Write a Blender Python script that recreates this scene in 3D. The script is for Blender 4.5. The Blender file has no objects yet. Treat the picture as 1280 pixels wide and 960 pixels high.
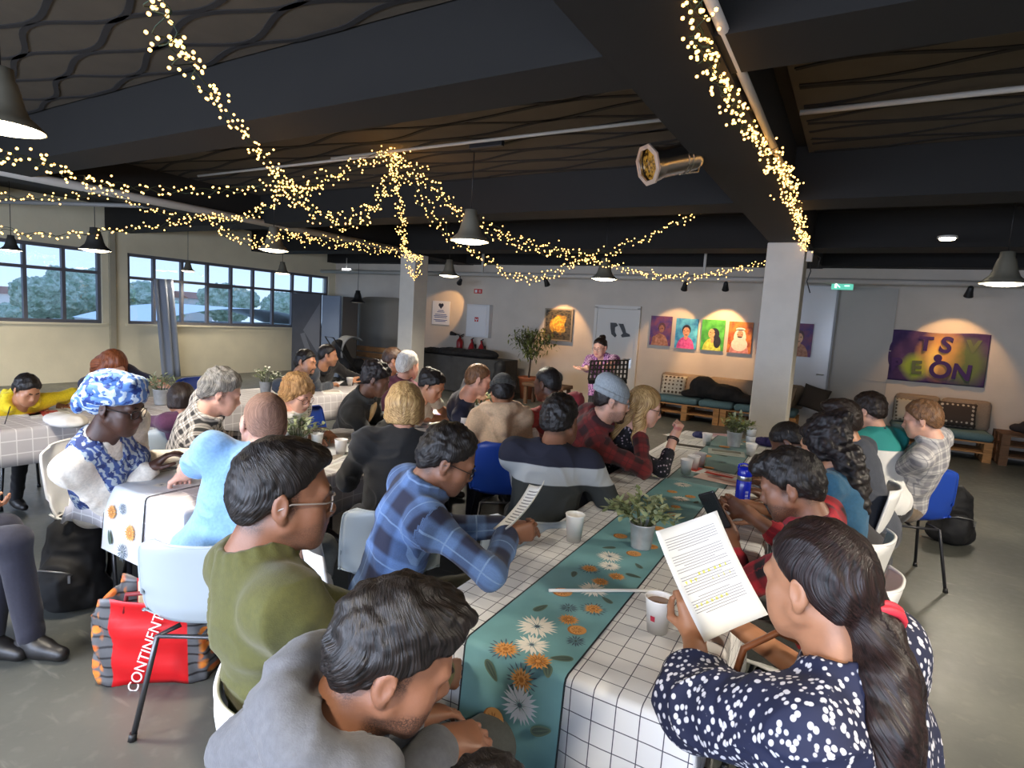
import bpy, bmesh, math, random
import numpy as np
from mathutils import Vector, Matrix

S = bpy.context.scene
C = S.collection
PI = math.pi
R = math.radians

# ---------------------------------------------------------------- camera
cam_data = bpy.data.cameras.new('camera')
cam = bpy.data.objects.new('camera', cam_data)
C.objects.link(cam)
def camera_matrix(yaw, pitch, roll, loc):
    f = Vector((math.sin(yaw)*math.cos(pitch), math.cos(yaw)*math.cos(pitch), math.sin(pitch)))
    r0 = f.cross(Vector((0, 0, 1))).normalized()
    u0 = r0.cross(f)
    r = r0*math.cos(roll)+u0*math.sin(roll)
    u = -r0*math.sin(roll)+u0*math.cos(roll)
    m = Matrix((r, u, -f)).transposed().to_4x4()
    m.translation = loc
    return m
cam.matrix_world = camera_matrix(R(-30.0525), R(-6.4043), R(3.5508), Vector((0, 0, 1.65)))
cam_data.sensor_fit = 'HORIZONTAL'
cam_data.sensor_width = 36
cam_data.lens = 732.0*36/1280
cam_data.clip_start = 0.05
cam_data.clip_end = 500
S.camera = cam

# ---------------------------------------------------------------- view, world, daylight
S.view_settings.view_transform = 'Standard'
S.view_settings.look = 'None'
S.view_settings.gamma = 1.0
S.view_settings.use_curve_mapping = False
S.view_settings.exposure = 1.3
try:
    S.cycles.use_denoising = True
    S.cycles.max_bounces = 6
    S.cycles.diffuse_bounces = 4
    S.cycles.glossy_bounces = 3
    S.cycles.transmission_bounces = 4
    S.cycles.transparent_max_bounces = 8
    S.cycles.sample_clamp_indirect = 4.0
    S.cycles.caustics_reflective = False
    S.cycles.caustics_refractive = False
    S.cycles.use_light_tree = True
except Exception:
    pass

def lin(c):
    return tuple((v/12.92 if v <= 0.04045 else ((v+0.055)/1.055)**2.4) for v in c)
def rgb(r, g, b):
    return lin((r/255, g/255, b/255))

W = bpy.data.worlds.new('overcast_sky')
S.world = W
W.use_nodes = True
wn = W.node_tree.nodes; wl = W.node_tree.links
wn.clear()
wo = wn.new('ShaderNodeOutputWorld'); wb = wn.new('ShaderNodeBackground')
tc = wn.new('ShaderNodeTexCoord'); sx = wn.new('ShaderNodeSeparateXYZ')
mp = wn.new('ShaderNodeMapping'); mp.inputs['Scale'].default_value = (1, 1, 3.5)
nz = wn.new('ShaderNodeTexNoise'); nz.inputs['Scale'].default_value = 3.0; nz.inputs['Detail'].default_value = 5
rp = wn.new('ShaderNodeValToRGB')
rp.color_ramp.elements[0].position = 0.0; rp.color_ramp.elements[0].color = (*rgb(180, 206, 242), 1)
rp.color_ramp.elements[1].position = 0.35; rp.color_ramp.elements[1].color = (*rgb(132, 174, 232), 1)
cl = wn.new('ShaderNodeValToRGB')
cl.color_ramp.elements[0].position = 0.46; cl.color_ramp.elements[0].color = (0, 0, 0, 1)
cl.color_ramp.elements[1].position = 0.75; cl.color_ramp.elements[1].color = (1, 1, 1, 1)
mx = wn.new('ShaderNodeMixRGB'); mx.inputs['Color2'].default_value = (*rgb(182, 204, 234), 1)
wl.new(tc.outputs['Generated'], sx.inputs[0]); wl.new(sx.outputs['Z'], rp.inputs['Fac'])
wl.new(tc.outputs['Generated'], mp.inputs[0]); wl.new(mp.outputs[0], nz.inputs['Vector'])
wl.new(nz.outputs[0], cl.inputs['Fac']); wl.new(cl.outputs[0], mx.inputs['Fac'])
wl.new(rp.outputs[0], mx.inputs['Color1']); wl.new(mx.outputs[0], wb.inputs['Color'])
wb.inputs['Strength'].default_value = 0.80
wl.new(wb.outputs[0], wo.inputs['Surface'])

def area_light(name, loc, rot, sx_, sy_, power, col):
    d = bpy.data.lights.new(name, 'AREA'); d.shape = 'RECTANGLE'; d.size = sx_; d.size_y = sy_
    d.energy = power; d.color = col
    o = bpy.data.objects.new(name, d); o.location = loc; o.rotation_euler = rot
    C.objects.link(o)
    return o
# added area light as daylight from unseen windows behind; portal at the left windows
area_light('added_front_daylight', (-3.5, -2.85, 1.55), (R(60), 0, 0), 10.0, 1.1, 300, rgb(214, 228, 255))
pl = area_light('window_portal', (-12.05, 6.0, 1.75), (R(90), 0, R(-90)), 10.5, 1.36, 1, (1, 1, 1)); pl.data.cycles.is_portal = True

# ---------------------------------------------------------------- node materials
def new_mat(name):
    m = bpy.data.materials.new(name); m.use_nodes = True
    nt = m.node_tree
    b = nt.nodes['Principled BSDF']
    return m, nt, nt.nodes, nt.links, b

MATS = {}
def mat(name, col, rough=0.6, metal=0.0, noise=0.0, nscale=20.0, bump=0.0, bscale=60.0, spec=0.5, stretch=None, coat=0.0, sheen=0.0):
    if name in MATS: return MATS[name]
    m, nt, N, L, b = new_mat(name)
    b.inputs['Roughness'].default_value = rough
    b.inputs['Metallic'].default_value = metal
    b.inputs['Specular IOR Level'].default_value = spec
    b.inputs['Coat Weight'].default_value = coat
    b.inputs['Sheen Weight'].default_value = sheen
    c = rgb(*col)
    b.inputs['Base Color'].default_value = (*c, 1)
    if noise or bump:
        t = N.new('ShaderNodeTexCoord'); mp = N.new('ShaderNodeMapping')
        L.new(t.outputs['Object'], mp.inputs[0])
        if stretch: mp.inputs['Scale'].default_value = stretch
    if noise:
        n = N.new('ShaderNodeTexNoise'); n.inputs['Scale'].default_value = nscale; n.inputs['Detail'].default_value = 4
        L.new(mp.outputs[0], n.inputs['Vector'])
        r = N.new('ShaderNodeValToRGB')
        r.color_ramp.elements[0].position = 0.3; r.color_ramp.elements[1].position = 0.7
        r.color_ramp.elements[0].color = (*[v*(1-noise) for v in c], 1)
        r.color_ramp.elements[1].color = (*[min(1, v*(1+noise)) for v in c], 1)
        L.new(n.outputs[0], r.inputs[0]); L.new(r.outputs[0], b.inputs['Base Color'])
    if bump:
        n2 = N.new('ShaderNodeTexNoise'); n2.inputs['Scale'].default_value = bscale; n2.inputs['Detail'].default_value = 3
        L.new(mp.outputs[0], n2.inputs['Vector'])
        bp = N.new('ShaderNodeBump'); bp.inputs['Strength'].default_value = bump; bp.inputs['Distance'].default_value = 0.01
        L.new(n2.outputs[0], bp.inputs['Height']); L.new(bp.outputs[0], b.inputs['Normal'])
    MATS[name] = m
    return m

def emit(name, col, strength, sampling=None):
    if name in MATS: return MATS[name]
    m, nt, N, L, b = new_mat(name)
    b.inputs['Base Color'].default_value = (*rgb(*col), 1)
    b.inputs['Emission Color'].default_value = (*rgb(*col), 1)
    b.inputs['Emission Strength'].default_value = strength
    if sampling:
        m.cycles.emission_sampling = sampling
    MATS[name] = m
    return m

class Nodes:
    """small expression helper over a material's node tree"""
    def __init__(s, name):
        s.m, s.nt, s.N, s.L, s.b = new_mat(name)
        MATS[name] = s.m
    def val(s, sock, v):
        if hasattr(v, 'is_linked') or hasattr(v, 'links'): s.L.new(v, sock)
        else: sock.default_value = v
    def math(s, op, a, b=0.0, c=0.0):
        n = s.N.new('ShaderNodeMath'); n.operation = op
        for i, v in enumerate((a, b, c)): s.val(n.inputs[i], v)
        return n.outputs[0]
    def mix(s, f, a, b):
        n = s.N.new('ShaderNodeMixRGB')
        s.val(n.inputs[0], f)
        for i, v in ((1, a), (2, b)):
            if isinstance(v, tuple): n.inputs[i].default_value = (*v, 1)
            else: s.L.new(v, n.inputs[i])
        return n.outputs[0]
    def attr(s, name):
        n = s.N.new('ShaderNodeAttribute'); n.attribute_name = name
        return n
    def xyz(s, v):
        n = s.N.new('ShaderNodeSeparateXYZ'); s.L.new(v, n.inputs[0]); return n.outputs
    def tex(s, kind='Object'):
        return s.N.new('ShaderNodeTexCoord').outputs[kind]
    def noise(s, v, scale, detail=3):
        n = s.N.new('ShaderNodeTexNoise'); n.inputs['Scale'].default_value = scale; n.inputs['Detail'].default_value = detail
        s.L.new(v, n.inputs['Vector']); return n.outputs[0]
    def voronoi(s, v, scale, feature='F1'):
        n = s.N.new('ShaderNodeTexVoronoi'); n.inputs['Scale'].default_value = scale; n.feature = feature
        s.L.new(v, n.inputs['Vector']); return n
    def step(s, x, lo, hi):
        n = s.N.new('ShaderNodeMapRange'); n.inputs[1].default_value = lo; n.inputs[2].default_value = hi
        s.L.new(x, n.inputs[0]); return n.outputs[0]
    def scale(s, v, k):
        n = s.N.new('ShaderNodeMapping'); n.inputs['Scale'].default_value = k; s.L.new(v, n.inputs[0]); return n.outputs[0]
    def color(s, v): s.L.new(v, s.b.inputs['Base Color'])
    def bump(s, h, strength=0.3, dist=0.01):
        n = s.N.new('ShaderNodeBump'); n.inputs['Strength'].default_value = strength; n.inputs['Distance'].default_value = dist
        s.L.new(h, n.inputs['Height']); s.L.new(n.outputs[0], s.b.inputs['Normal'])
    def stripe(s, x, period, width, phase=0.0, soft=0.15):
        """1 on a band of the given share of each period"""
        t = s.math('FRACT', s.math('ADD', s.math('DIVIDE', x, period), phase+100.0))
        d = s.math('ABSOLUTE', s.math('SUBTRACT', t, 0.5))
        n = s.N.new('ShaderNodeMapRange'); n.interpolation_type = 'SMOOTHSTEP'
        n.inputs[1].default_value = width/2*(1+soft); n.inputs[2].default_value = width/2*(1-soft)
        s.L.new(d, n.inputs[0]); return n.outputs[0]

# ---------------------------------------------------------------- objects
def tag(o, label=None, cat=None, group=None, kind=None):
    if label: o['label'] = label
    if cat: o['category'] = cat
    if group: o['group'] = group
    if kind: o['kind'] = kind
    return o
def empty(name, loc=(0, 0, 0), rz=0.0):
    o = bpy.data.objects.new(name, None); C.objects.link(o)
    o.location = loc; o.rotation_euler = (0, 0, rz); o.empty_display_size = 0.05
    return o
def thing(name, label, cat, loc=(0, 0, 0), rz=0.0, group=None):
    return tag(empty(name, loc, rz), label, cat, group)
def link(name, me, mats, parent=None):
    o = bpy.data.objects.new(name, me); C.objects.link(o)
    for m in (mats if isinstance(mats, (list, tuple)) else [mats]):
        me.materials.append(m)
    if parent: o.parent = parent
    return o
def copy_tree(o, parent=None):
    c = o.copy(); C.objects.link(c); c.parent = parent
    for ch in list(o.children): copy_tree(ch, c)
    return c

class MB:
    """collects simple shapes into one mesh"""
    def __init__(s): s.bm = bmesh.new()
    def _tf(s, vs, M):
        bmesh.ops.transform(s.bm, matrix=M, verts=vs)
    def box(s, c, size, rot=None, bevel=0.0, mi=0):
        r = bmesh.ops.create_cube(s.bm, size=1.0)
        vs = r['verts']
        bmesh.ops.scale(s.bm, vec=size, verts=vs)
        if bevel:
            es = list({e for v in vs for e in v.link_edges})
            rb = bmesh.ops.bevel(s.bm, geom=es, offset=bevel, segments=2, affect='EDGES', profile=0.5)
            vs = list({v for f in rb['faces'] for v in f.verts} | {v for v in vs if v.is_valid})
            # bevel keeps the inset originals
            seen = set(vs); st = list(vs)
            while st:
                v = st.pop()
                for e in v.link_edges:
                    w = e.other_vert(v)
                    if w not in seen: seen.add(w); st.append(w)
            vs = list(seen)
        for f in {f for v in vs for f in v.link_faces}: f.material_index = mi
        M = Matrix.Translation(c)
        if rot is not None: M = M @ (rot if isinstance(rot, Matrix) else Matrix.Rotation(rot, 4, 'Z'))
        s._tf(vs, M)
        return s
    def tube(s, pts, r, seg=8, mi=0, closed=False, cap=True):
        pts = [Vector(p) for p in pts]; n = len(pts)
        rs = r if isinstance(r, (list, tuple)) else [r]*n
        rings = []; prev = None
        for i, p in enumerate(pts):
            if closed: t = pts[(i+1) % n]-pts[i-1]
            else: t = pts[min(i+1, n-1)]-pts[max(i-1, 0)]
            t.normalize()
            if prev is None:
                a = Vector((0, 0, 1)) if abs(t.z) < 0.9 else Vector((1, 0, 0))
                u = t.cross(a).normalized()
            else:
                u = (prev-t*prev.dot(t))
                u = u.normalized() if u.length > 1e-6 else t.orthogonal().normalized()
            prev = u; v = t.cross(u)
            rings.append([s.bm.verts.new(p+(u*math.cos(2*PI*k/seg)+v*math.sin(2*PI*k/seg))*rs[i]) for k in range(seg)])
        m = n if closed else n-1
        for i in range(m):
            A, B = rings[i], rings[(i+1) % n]
            for k in range(seg):
                f = s.bm.faces.new((A[k], A[(k+1) % seg], B[(k+1) % seg], B[k])); f.material_index = mi; f.smooth = True
        if cap and not closed:
            f = s.bm.faces.new(rings[0][::-1]); f.material_index = mi
            f = s.bm.faces.new(rings[-1]); f.material_index = mi
        return s
    def lathe(s, prof, c=(0, 0, 0), seg=24, mi=0, M=None, cap0=False, cap1=False):
        """profile of (radius, z) revolved about z"""
        rings = []
        for r_, z in prof:
            rings.append([s.bm.verts.new(Vector((r_*math.cos(2*PI*k/seg), r_*math.sin(2*PI*k/seg), z))) for k in range(seg)])
        for i in range(len(prof)-1):
            A, B = rings[i], rings[i+1]
            for k in range(seg):
                f = s.bm.faces.new((A[k], A[(k+1) % seg], B[(k+1) % seg], B[k])); f.smooth = True; f.material_index = mi
        if cap0: s.bm.faces.new(rings[0][::-1]).material_index = mi
        if cap1: s.bm.faces.new(rings[-1]).material_index = mi
        T = Matrix.Translation(c) @ (M if M is not None else Matrix.Identity(4))
        s._tf([v for rg in rings for v in rg], T)
        return s
    def grid(s, fn, nu, nv, mi=0, flip=False, smooth=True):
        vs = [[s.bm.verts.new(fn(i/nu, j/nv)) for j in range(nv+1)] for i in range(nu+1)]
        for i in range(nu):
            for j in range(nv):
                q = (vs[i][j], vs[i+1][j], vs[i+1][j+1], vs[i][j+1])
                f = s.bm.faces.new(q[::-1] if flip else q); f.material_index = mi; f.smooth = smooth
        return s
    def poly(s, pts, thick, mi=0, axis=None):
        """a flat outline given depth along axis"""
        ax = Vector(axis) if axis is not None else Vector((0, 0, 1))
        a = [s.bm.verts.new(Vector(p)) for p in pts]; b = [s.bm.verts.new(Vector(p)+ax*thick) for p in pts]
        s.bm.faces.new(a[::-1]).material_index = mi; s.bm.faces.new(b).material_index = mi
        n = len(a)
        for i in range(n): s.bm.faces.new((a[i], a[(i+1) % n], b[(i+1) % n], b[i])).material_index = mi
        return s
    def sphere(s, c, r, seg=12, mi=0, scale=None, rot=None):
        rr = bmesh.ops.create_uvsphere(s.bm, u_segments=seg, v_segments=max(6, seg*2//3), radius=r)
        vs = rr['verts']
        for f in {f for v in vs for f in v.link_faces}: f.smooth = True; f.material_index = mi
        M = Matrix.Translation(c)
        if rot is not None: M = M @ rot
        if scale: M = M @ Matrix.Diagonal((*scale, 1))
        s._tf(vs, M)
        return s
    def build(s, name, mats, parent=None, smooth=None, fix=True):
        if fix: bmesh.ops.recalc_face_normals(s.bm, faces=s.bm.faces)
        me = bpy.data.meshes.new(name); s.bm.to_mesh(me); s.bm.free()
        if smooth: me.polygons.foreach_set('use_smooth', [True]*len(me.polygons))
        return link(name, me, mats, parent)

def bevel_mod(o, w=0.004, seg=2):
    m = o.modifiers.new('bevel', 'BEVEL'); m.width = w; m.segments = seg; m.limit_method = 'ANGLE'
    return o

# ---------------------------------------------------------------- value noise for folds and curls
_rng = np.random.RandomState(5)
_NT = _rng.rand(32, 32, 32).astype(np.float32)*2-1
def vnoise(P):
    i = np.floor(P).astype(np.int64); f = (P-i).astype(np.float32); f = f*f*(3-2*f)
    i0 = i & 31; i1 = (i+1) & 31
    x0, y0, z0 = i0.T; x1, y1, z1 = i1.T; fx, fy, fz = f.T
    def l(a, b, t): return a+(b-a)*t
    return l(l(l(_NT[x0, y0, z0], _NT[x1, y0, z0], fx), l(_NT[x0, y1, z0], _NT[x1, y1, z0], fx), fy),
             l(l(_NT[x0, y0, z1], _NT[x1, y0, z1], fx), l(_NT[x0, y1, z1], _NT[x1, y1, z1], fx), fy), fz)

# ---------------------------------------------------------------- blended solids -> one continuous mesh
V3 = lambda *a: np.array(a, dtype=np.float64)
def unit(v): return v/(np.linalg.norm(v)+1e-12)

class Solid:
    """ordered list of rounded primitives joined with a soft union; meshed by surface nets"""
    def __init__(s): s.p = []
    def cap(s, a, b, ra, rb=None, k=0.02, op='u', flat=None, ratio=1.0):
        a = np.asarray(a, float); b = np.asarray(b, float); rb = ra if rb is None else rb
        s.p.append(('c', op, k, a, b, ra, rb, flat, ratio, (a+b)/2, np.linalg.norm(b-a)/2+max(ra, rb)*max(1, 1/ratio if ratio < 1 else 1)))
        return s
    def ell(s, c, r, M=None, k=0.02, op='u'):
        c = np.asarray(c, float); r = np.asarray(r, float)
        s.p.append(('e', op, k, c, r, np.eye(3) if M is None else M, None, None, None, c, max(r)))
        return s
    def plane(s, p0, n, k=0.004):
        """keep the side n points to"""
        s.p.append(('p', 'i', k, np.asarray(p0, float), unit(np.asarray(n, float)), None, None, None, None, None, None))
        return s
    @staticmethod
    def dist(q, P):
        if q[0] == 'c':
            _, _, _, a, b, ra, rb, flat, ratio = q[:9]
            ab = b-a; L2 = ab@ab+1e-12
            t = np.clip((P-a)@ab/L2, 0, 1)
            D = P-a-t[:, None]*ab
            if flat is not None:
                w = D@flat
                D = D+np.outer(w*(1/ratio-1), flat)
                return (np.sqrt((D*D).sum(1))-(ra+(rb-ra)*t))*min(1.0, ratio)*1.0
            return np.sqrt((D*D).sum(1))-(ra+(rb-ra)*t)
        if q[0] == 'e':
            _, _, _, c, r, M = q[:6]
            l = (P-c)@M.T if M is not None else P-c
            k0 = np.sqrt(((l/r)**2).sum(1)); k1 = np.sqrt(((l/(r*r))**2).sum(1))+1e-9
            return k0*(k0-1)/k1
        return -(P-q[3])@q[4]
    def evaluate(s, P, pad=None, cen=None):
        """P (M, B, 3) blocks; cen block centres; pad block radius"""
        M_, B, _ = P.shape
        d = np.full((M_, B), 0.5)
        for q in s.p:
            if q[0] == 'p' or q[1] == 'i':
                if q[0] == 'p': sel = np.arange(M_)
                else: sel = np.arange(M_)
            else:
                sel = np.nonzero(np.linalg.norm(cen-q[9], axis=1) < q[10]+pad+q[2]+0.02)[0]
            if not len(sel): continue
            e = s.dist(q, P[sel].reshape(-1, 3)).reshape(len(sel), B)
            x = d[sel]; k = q[2]
            if q[1] == 'u':
                h = np.maximum(k-np.abs(x-e), 0)/k if k else 0
                d[sel] = np.minimum(x, e)-h*h*k*0.25
            else:
                if q[1] == 's': e = -e
                h = np.maximum(k-np.abs(x-e), 0)/k if k else 0
                d[sel] = np.maximum(x, e)+h*h*k*0.25
        return d
    def mesh(s, h):
        us = [q for q in s.p if q[1] == 'u']
        lo = np.min([q[9]-q[10] for q in us], axis=0)-3*h; hi = np.max([q[9]+q[10] for q in us], axis=0)+3*h
        nb = np.ceil((hi-lo)/(4*h)).astype(int)+1
        gi = np.stack(np.meshgrid(*[np.arange(n) for n in nb], indexing='ij'), -1).reshape(-1, 3)
        cen = lo+(gi*4+1.5)*h
        # blocks touched by any primitive
        near = np.zeros(len(cen), bool); pad = 3.5*h
        for q in us:
            w = np.nonzero(~near)[0]
            near[w] |= np.linalg.norm(cen[w]-q[9], axis=1) < q[10]+pad+q[2]
        gi = gi[near]; cen = cen[near]
        d0 = s.evaluate(cen[:, None, :], 0.0, cen)[:, 0]
        D = np.full(nb*4, 0.5, np.float32)
        D4 = D.reshape(nb[0], 4, nb[1], 4, nb[2], 4)
        D4[gi[:, 0], :, gi[:, 1], :, gi[:, 2], :] = d0[:, None, None, None]
        act = np.abs(d0) < 7.5*h
        gi = gi[act]; cen = cen[act]
        o = np.stack(np.meshgrid(*[np.arange(4)]*3, indexing='ij'), -1).reshape(-1, 3)
        CH = 4000
        for i in range(0, len(gi), CH):
            g = gi[i:i+CH]
            P = lo+(g[:, None, :]*4+o[None])*h
            D4[g[:, 0], :, g[:, 1], :, g[:, 2], :] = s.evaluate(P, pad, cen[i:i+CH]).reshape(-1, 4, 4, 4)
        V, F = surface_nets(D)
        return V*h+lo, F

def surface_nets(D):
    n = np.array(D.shape)
    neg = D < 0
    c = [neg[i:n[0]-1+i, j:n[1]-1+j, k:n[2]-1+k] for i in (0, 1) for j in (0, 1) for k in (0, 1)]
    s_ = np.zeros(c[0].shape, np.int8)
    for a in c: s_ += a
    cells = np.argwhere((s_ > 0) & (s_ < 8))
    m = len(cells)
    idx = np.full(n, -1, np.int64); idx[cells[:, 0], cells[:, 1], cells[:, 2]] = np.arange(m)
    corners = [(i, j, k) for i in (0, 1) for j in (0, 1) for k in (0, 1)]
    val = {q: D[cells[:, 0]+q[0], cells[:, 1]+q[1], cells[:, 2]+q[2]] for q in corners}
    acc = np.zeros((m, 3)); cnt = np.zeros(m)
    for q in corners:
        for ax in range(3):
            if q[ax]: continue
            w = list(q); w[ax] = 1; w = tuple(w)
            a, b = val[q], val[w]
            x = (a < 0) != (b < 0)
            t = np.where(x, a/np.where(x, a-b, 1), 0)
            p = np.tile(np.array(q, float), (m, 1)); p[:, ax] += t
            acc += p*x[:, None]; cnt += x
    V = cells+acc/np.maximum(cnt, 1)[:, None]
    F = []
    for ax in range(3):
        u, v = (ax+1) % 3, (ax+2) % 3
        sl0 = [slice(1, -1)]*3; sl1 = [slice(1, -1)]*3
        sl0[ax] = slice(0, -1); sl1[ax] = slice(1, None)
        A = neg[tuple(sl0)]; B = neg[tuple(sl1)]
        e = np.argwhere(A != B); off = np.ones(3, int); off[ax] = 0
        g = e+off
        inside = A[e[:, 0], e[:, 1], e[:, 2]]
        def at(du, dv):
            w = g.copy(); w[:, u] -= du; w[:, v] -= dv
            return idx[w[:, 0], w[:, 1], w[:, 2]]
        q = np.stack([at(1, 1), at(0, 1), at(0, 0), at(1, 0)], 1)
        q[~inside] = q[~inside][:, ::-1]
        F.append(q)
    F = np.concatenate(F); F = F[(F >= 0).all(1)]
    return V, F

def vert_normals(V, F):
    a = V[F[:, 2]]-V[F[:, 0]]; b = V[F[:, 3]]-V[F[:, 1]]
    fn = np.cross(a, b); N = np.zeros_like(V)
    for k in range(4): np.add.at(N, F[:, k], fn)
    return N/(np.linalg.norm(N, axis=1)[:, None]+1e-12)
def smooth_verts(V, F, it=1, f=0.5):
    for _ in range(it):
        A = np.zeros_like(V); c = np.zeros(len(V))
        for k in range(4):
            np.add.at(A, F[:, k], V[F[:, (k+1) % 4]]+V[F[:, k-1]]); np.add.at(c, F[:, k], 2)
        V = V*(1-f)+f*A/np.maximum(c, 1)[:, None]
    return V

def quad_mesh(name, V, F, mats, parent=None, mi=None, attrs=None):
    me = bpy.data.meshes.new(name)
    n, m = len(V), len(F)
    me.vertices.add(n); me.vertices.foreach_set('co', V.astype(np.float32).ravel())
    me.loops.add(m*4); me.loops.foreach_set('vertex_index', F.astype(np.int32).ravel())
    me.polygons.add(m); me.polygons.foreach_set('loop_start', np.arange(m, dtype=np.int32)*4)
    me.polygons.foreach_set('loop_total', np.full(m, 4, np.int32))
    me.polygons.foreach_set('use_smooth', np.ones(m, bool))
    if mi is not None: me.polygons.foreach_set('material_index', mi.astype(np.int32))
    for k, a in (attrs or {}).items():
        if a.ndim == 2:
            at = me.attributes.new(k, 'FLOAT_VECTOR', 'POINT'); at.data.foreach_set('vector', a.astype(np.float32).ravel())
        else:
            at = me.attributes.new(k, 'FLOAT', 'POINT'); at.data.foreach_set('value', a.astype(np.float32).ravel())
    me.update(calc_edges=True)
    return link(name, me, mats, parent)

# ---------------------------------------------------------------- people
SKIN = {'deep': (74, 46, 34), 'dark': (98, 64, 46), 'brown': (130, 88, 66), 'tan': (176, 124, 92), 'fair': (222, 168, 142), 'pink': (214, 164, 144), 'olive': (196, 148, 116)}
def skin_mat(k):
    n = 'skin_'+k
    if n in MATS: return MATS[n]
    q = Nodes(n); c = rgb(*SKIN[k])
    p = q.tex('Object')
    base = q.mix(q.step(q.noise(p, 14, 3), 0.3, 0.7), tuple(v*0.86 for v in c), tuple(min(1, v*1.12) for v in c))
    a = q.attr('stubble')
    base = q.mix(q.math('MULTIPLY', a.outputs['Fac'], q.step(q.noise(p, 420, 1), 0.25, 0.6)), base, (0.012, 0.009, 0.008))
    lips = q.attr('lips')
    lc = {'deep': (90, 48, 46), 'dark': (112, 62, 56), 'brown': (140, 80, 70), 'tan': (160, 92, 84), 'fair': (196, 110, 104), 'pink': (196, 110, 104), 'olive': (166, 98, 88)}[k]
    base = q.mix(lips.outputs['Fac'], base, rgb(*lc))
    q.color(base)
    q.b.inputs['Roughness'].default_value = 0.48
    q.b.inputs['Subsurface Weight'].default_value = 0.06
    q.b.inputs['Subsurface Radius'].default_value = (0.012, 0.005, 0.003)
    q.bump(q.noise(p, 260, 2), 0.12, 0.002)
    return q.m
def hair_mat(name, dark, light, rough=0.42, stretch=(1, 1, 0.06), scale=180):
    n = 'hair_'+name
    if n in MATS: return MATS[n]
    q = Nodes(n)
    p = q.scale(q.attr('pat').outputs['Vector'], stretch)
    t = q.noise(p, scale, 4)
    q.color(q.mix(q.step(t, 0.35, 0.68), rgb(*dark), rgb(*light)))
    q.b.inputs['Roughness'].default_value = rough
    q.b.inputs['Specular IOR Level'].default_value = 0.35
    q.bump(t, 0.6, 0.006)
    return q.m

def rotz(a): return np.array([[math.cos(a), math.sin(a), 0], [-math.sin(a), math.cos(a), 0], [0, 0, 1]])  # azimuth from +y towards +x
def frame(az, pitch=0.0, roll=0.0):
    """rows: right, forward, up for a heading az (deg, from +y towards +x), nose down by pitch, right ear down by roll"""
    a = R(az); p = R(pitch); r = R(roll)
    f0 = V3(math.sin(a), math.cos(a), 0); rt = V3(math.cos(a), -math.sin(a), 0); up = V3(0, 0, 1)
    f = f0*math.cos(p)-up*math.sin(p); u = up*math.cos(p)+f0*math.sin(p)
    r2 = rt*math.cos(r)-u*math.sin(r); u2 = u*math.cos(r)+rt*math.sin(r)
    return np.array([r2, f, u2])

def ik(a, t, l1, l2, pole):
    d = t-a; L = np.linalg.norm(d)
    mx = (l1+l2)*0.995
    if L > mx: t = a+d/L*mx; d = t-a; L = mx
    L = max(L, abs(l1-l2)+0.02)
    u = unit(d)
    x = (l1*l1-l2*l2+L*L)/(2*L); y = math.sqrt(max(l1*l1-x*x, 0))
    w = pole-u*(pole@u); w = unit(w)
    return a+u*x+w*y, t

def head_solid(s, M, c, k, nose=1.0, jaw=1.0, closed=True, ears=True):
    """M rows right/forward/up; c centre of the head; k scale"""
    def T(x, y, z): return c+k*(x*M[0]+y*M[1]+z*M[2])
    E = lambda p, r, kk=0.02, op='u', MM=M: s.ell(T(*p), V3(*r)*k, MM, kk*k, op)
    Cp = lambda a, b, ra, rb=None, kk=0.015, op='u': s.cap(T(*a), T(*b), ra*k, (rb or ra)*k, kk*k, op)
    E((0, -.014, .036), (.076, .097, .085))
    E((0, .030, -.022), (.060, .062, .078), .03)
    for sg in (-1, 1):
        Cp((sg*.054, .012, -.052), (sg*.024*jaw, .068, -.094), .021, .019, .03)
        E((sg*.043, .060, -.022), (.023, .022, .021), .025)
        E((sg*.036, .062, -.062), (.024, .024, .028), .03)
    E((0, .070, -.096), (.024*jaw, .020, .018), .03)
    Cp((-.038, .079, .020), (.038, .079, .020), .0125, .0125, .02)
    for sg in (-1, 1):
        E((sg*.031, .096, -.001), (.019, .013, .0115), .012, 's')
        E((sg*.031, .0725, -.001), (.0160, .0140, .0125), .006)
        Cp((sg*.017, .088, -.004), (sg*.046, .080, -.004), .0018, .0018, .003, 's')
    Cp((0, .084, .010), (0, .104, -.030*nose), .0075, .0120, .014)
    Cp((0, .104, -.030), (0, .102, -.037), .0115, .0100, .010)
    for sg in (-1, 1): E((sg*.0125, .094, -.037), (.0095, .012, .008), .008)
    E((0, .084, -.062), (.026, .016, .018), .02)
    Cp((-.021, .087, -.0615), (0, .097, -.059), .005, .0065, .007); Cp((.021, .087, -.0615), (0, .097, -.059), .005, .0065, .007)
    Cp((-.017, .088, -.0735), (.017, .088, -.0735), .0070, .0070, .008)
    Cp((-.024, .092, -.0670), (.024, .092, -.0670), .0022, .0022, .004, 's')
    if ears:
        for sg in (-1, 1):
            A = np.array([M[0]*math.cos(R(22))+sg*M[1]*-math.sin(R(22)), M[1]*math.cos(R(22))+sg*M[0]*math.sin(R(22)), M[2]])
            E((sg*.080, -.012, -.006), (.0085, .019, .031), .008, 'u', A)
            E((sg*.076, -.004, -.034), (.007, .010, .012), .008, 'u', A)
            E((sg*.088, -.008, -.004), (.005, .010, .019), .006, 's', A)

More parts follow.
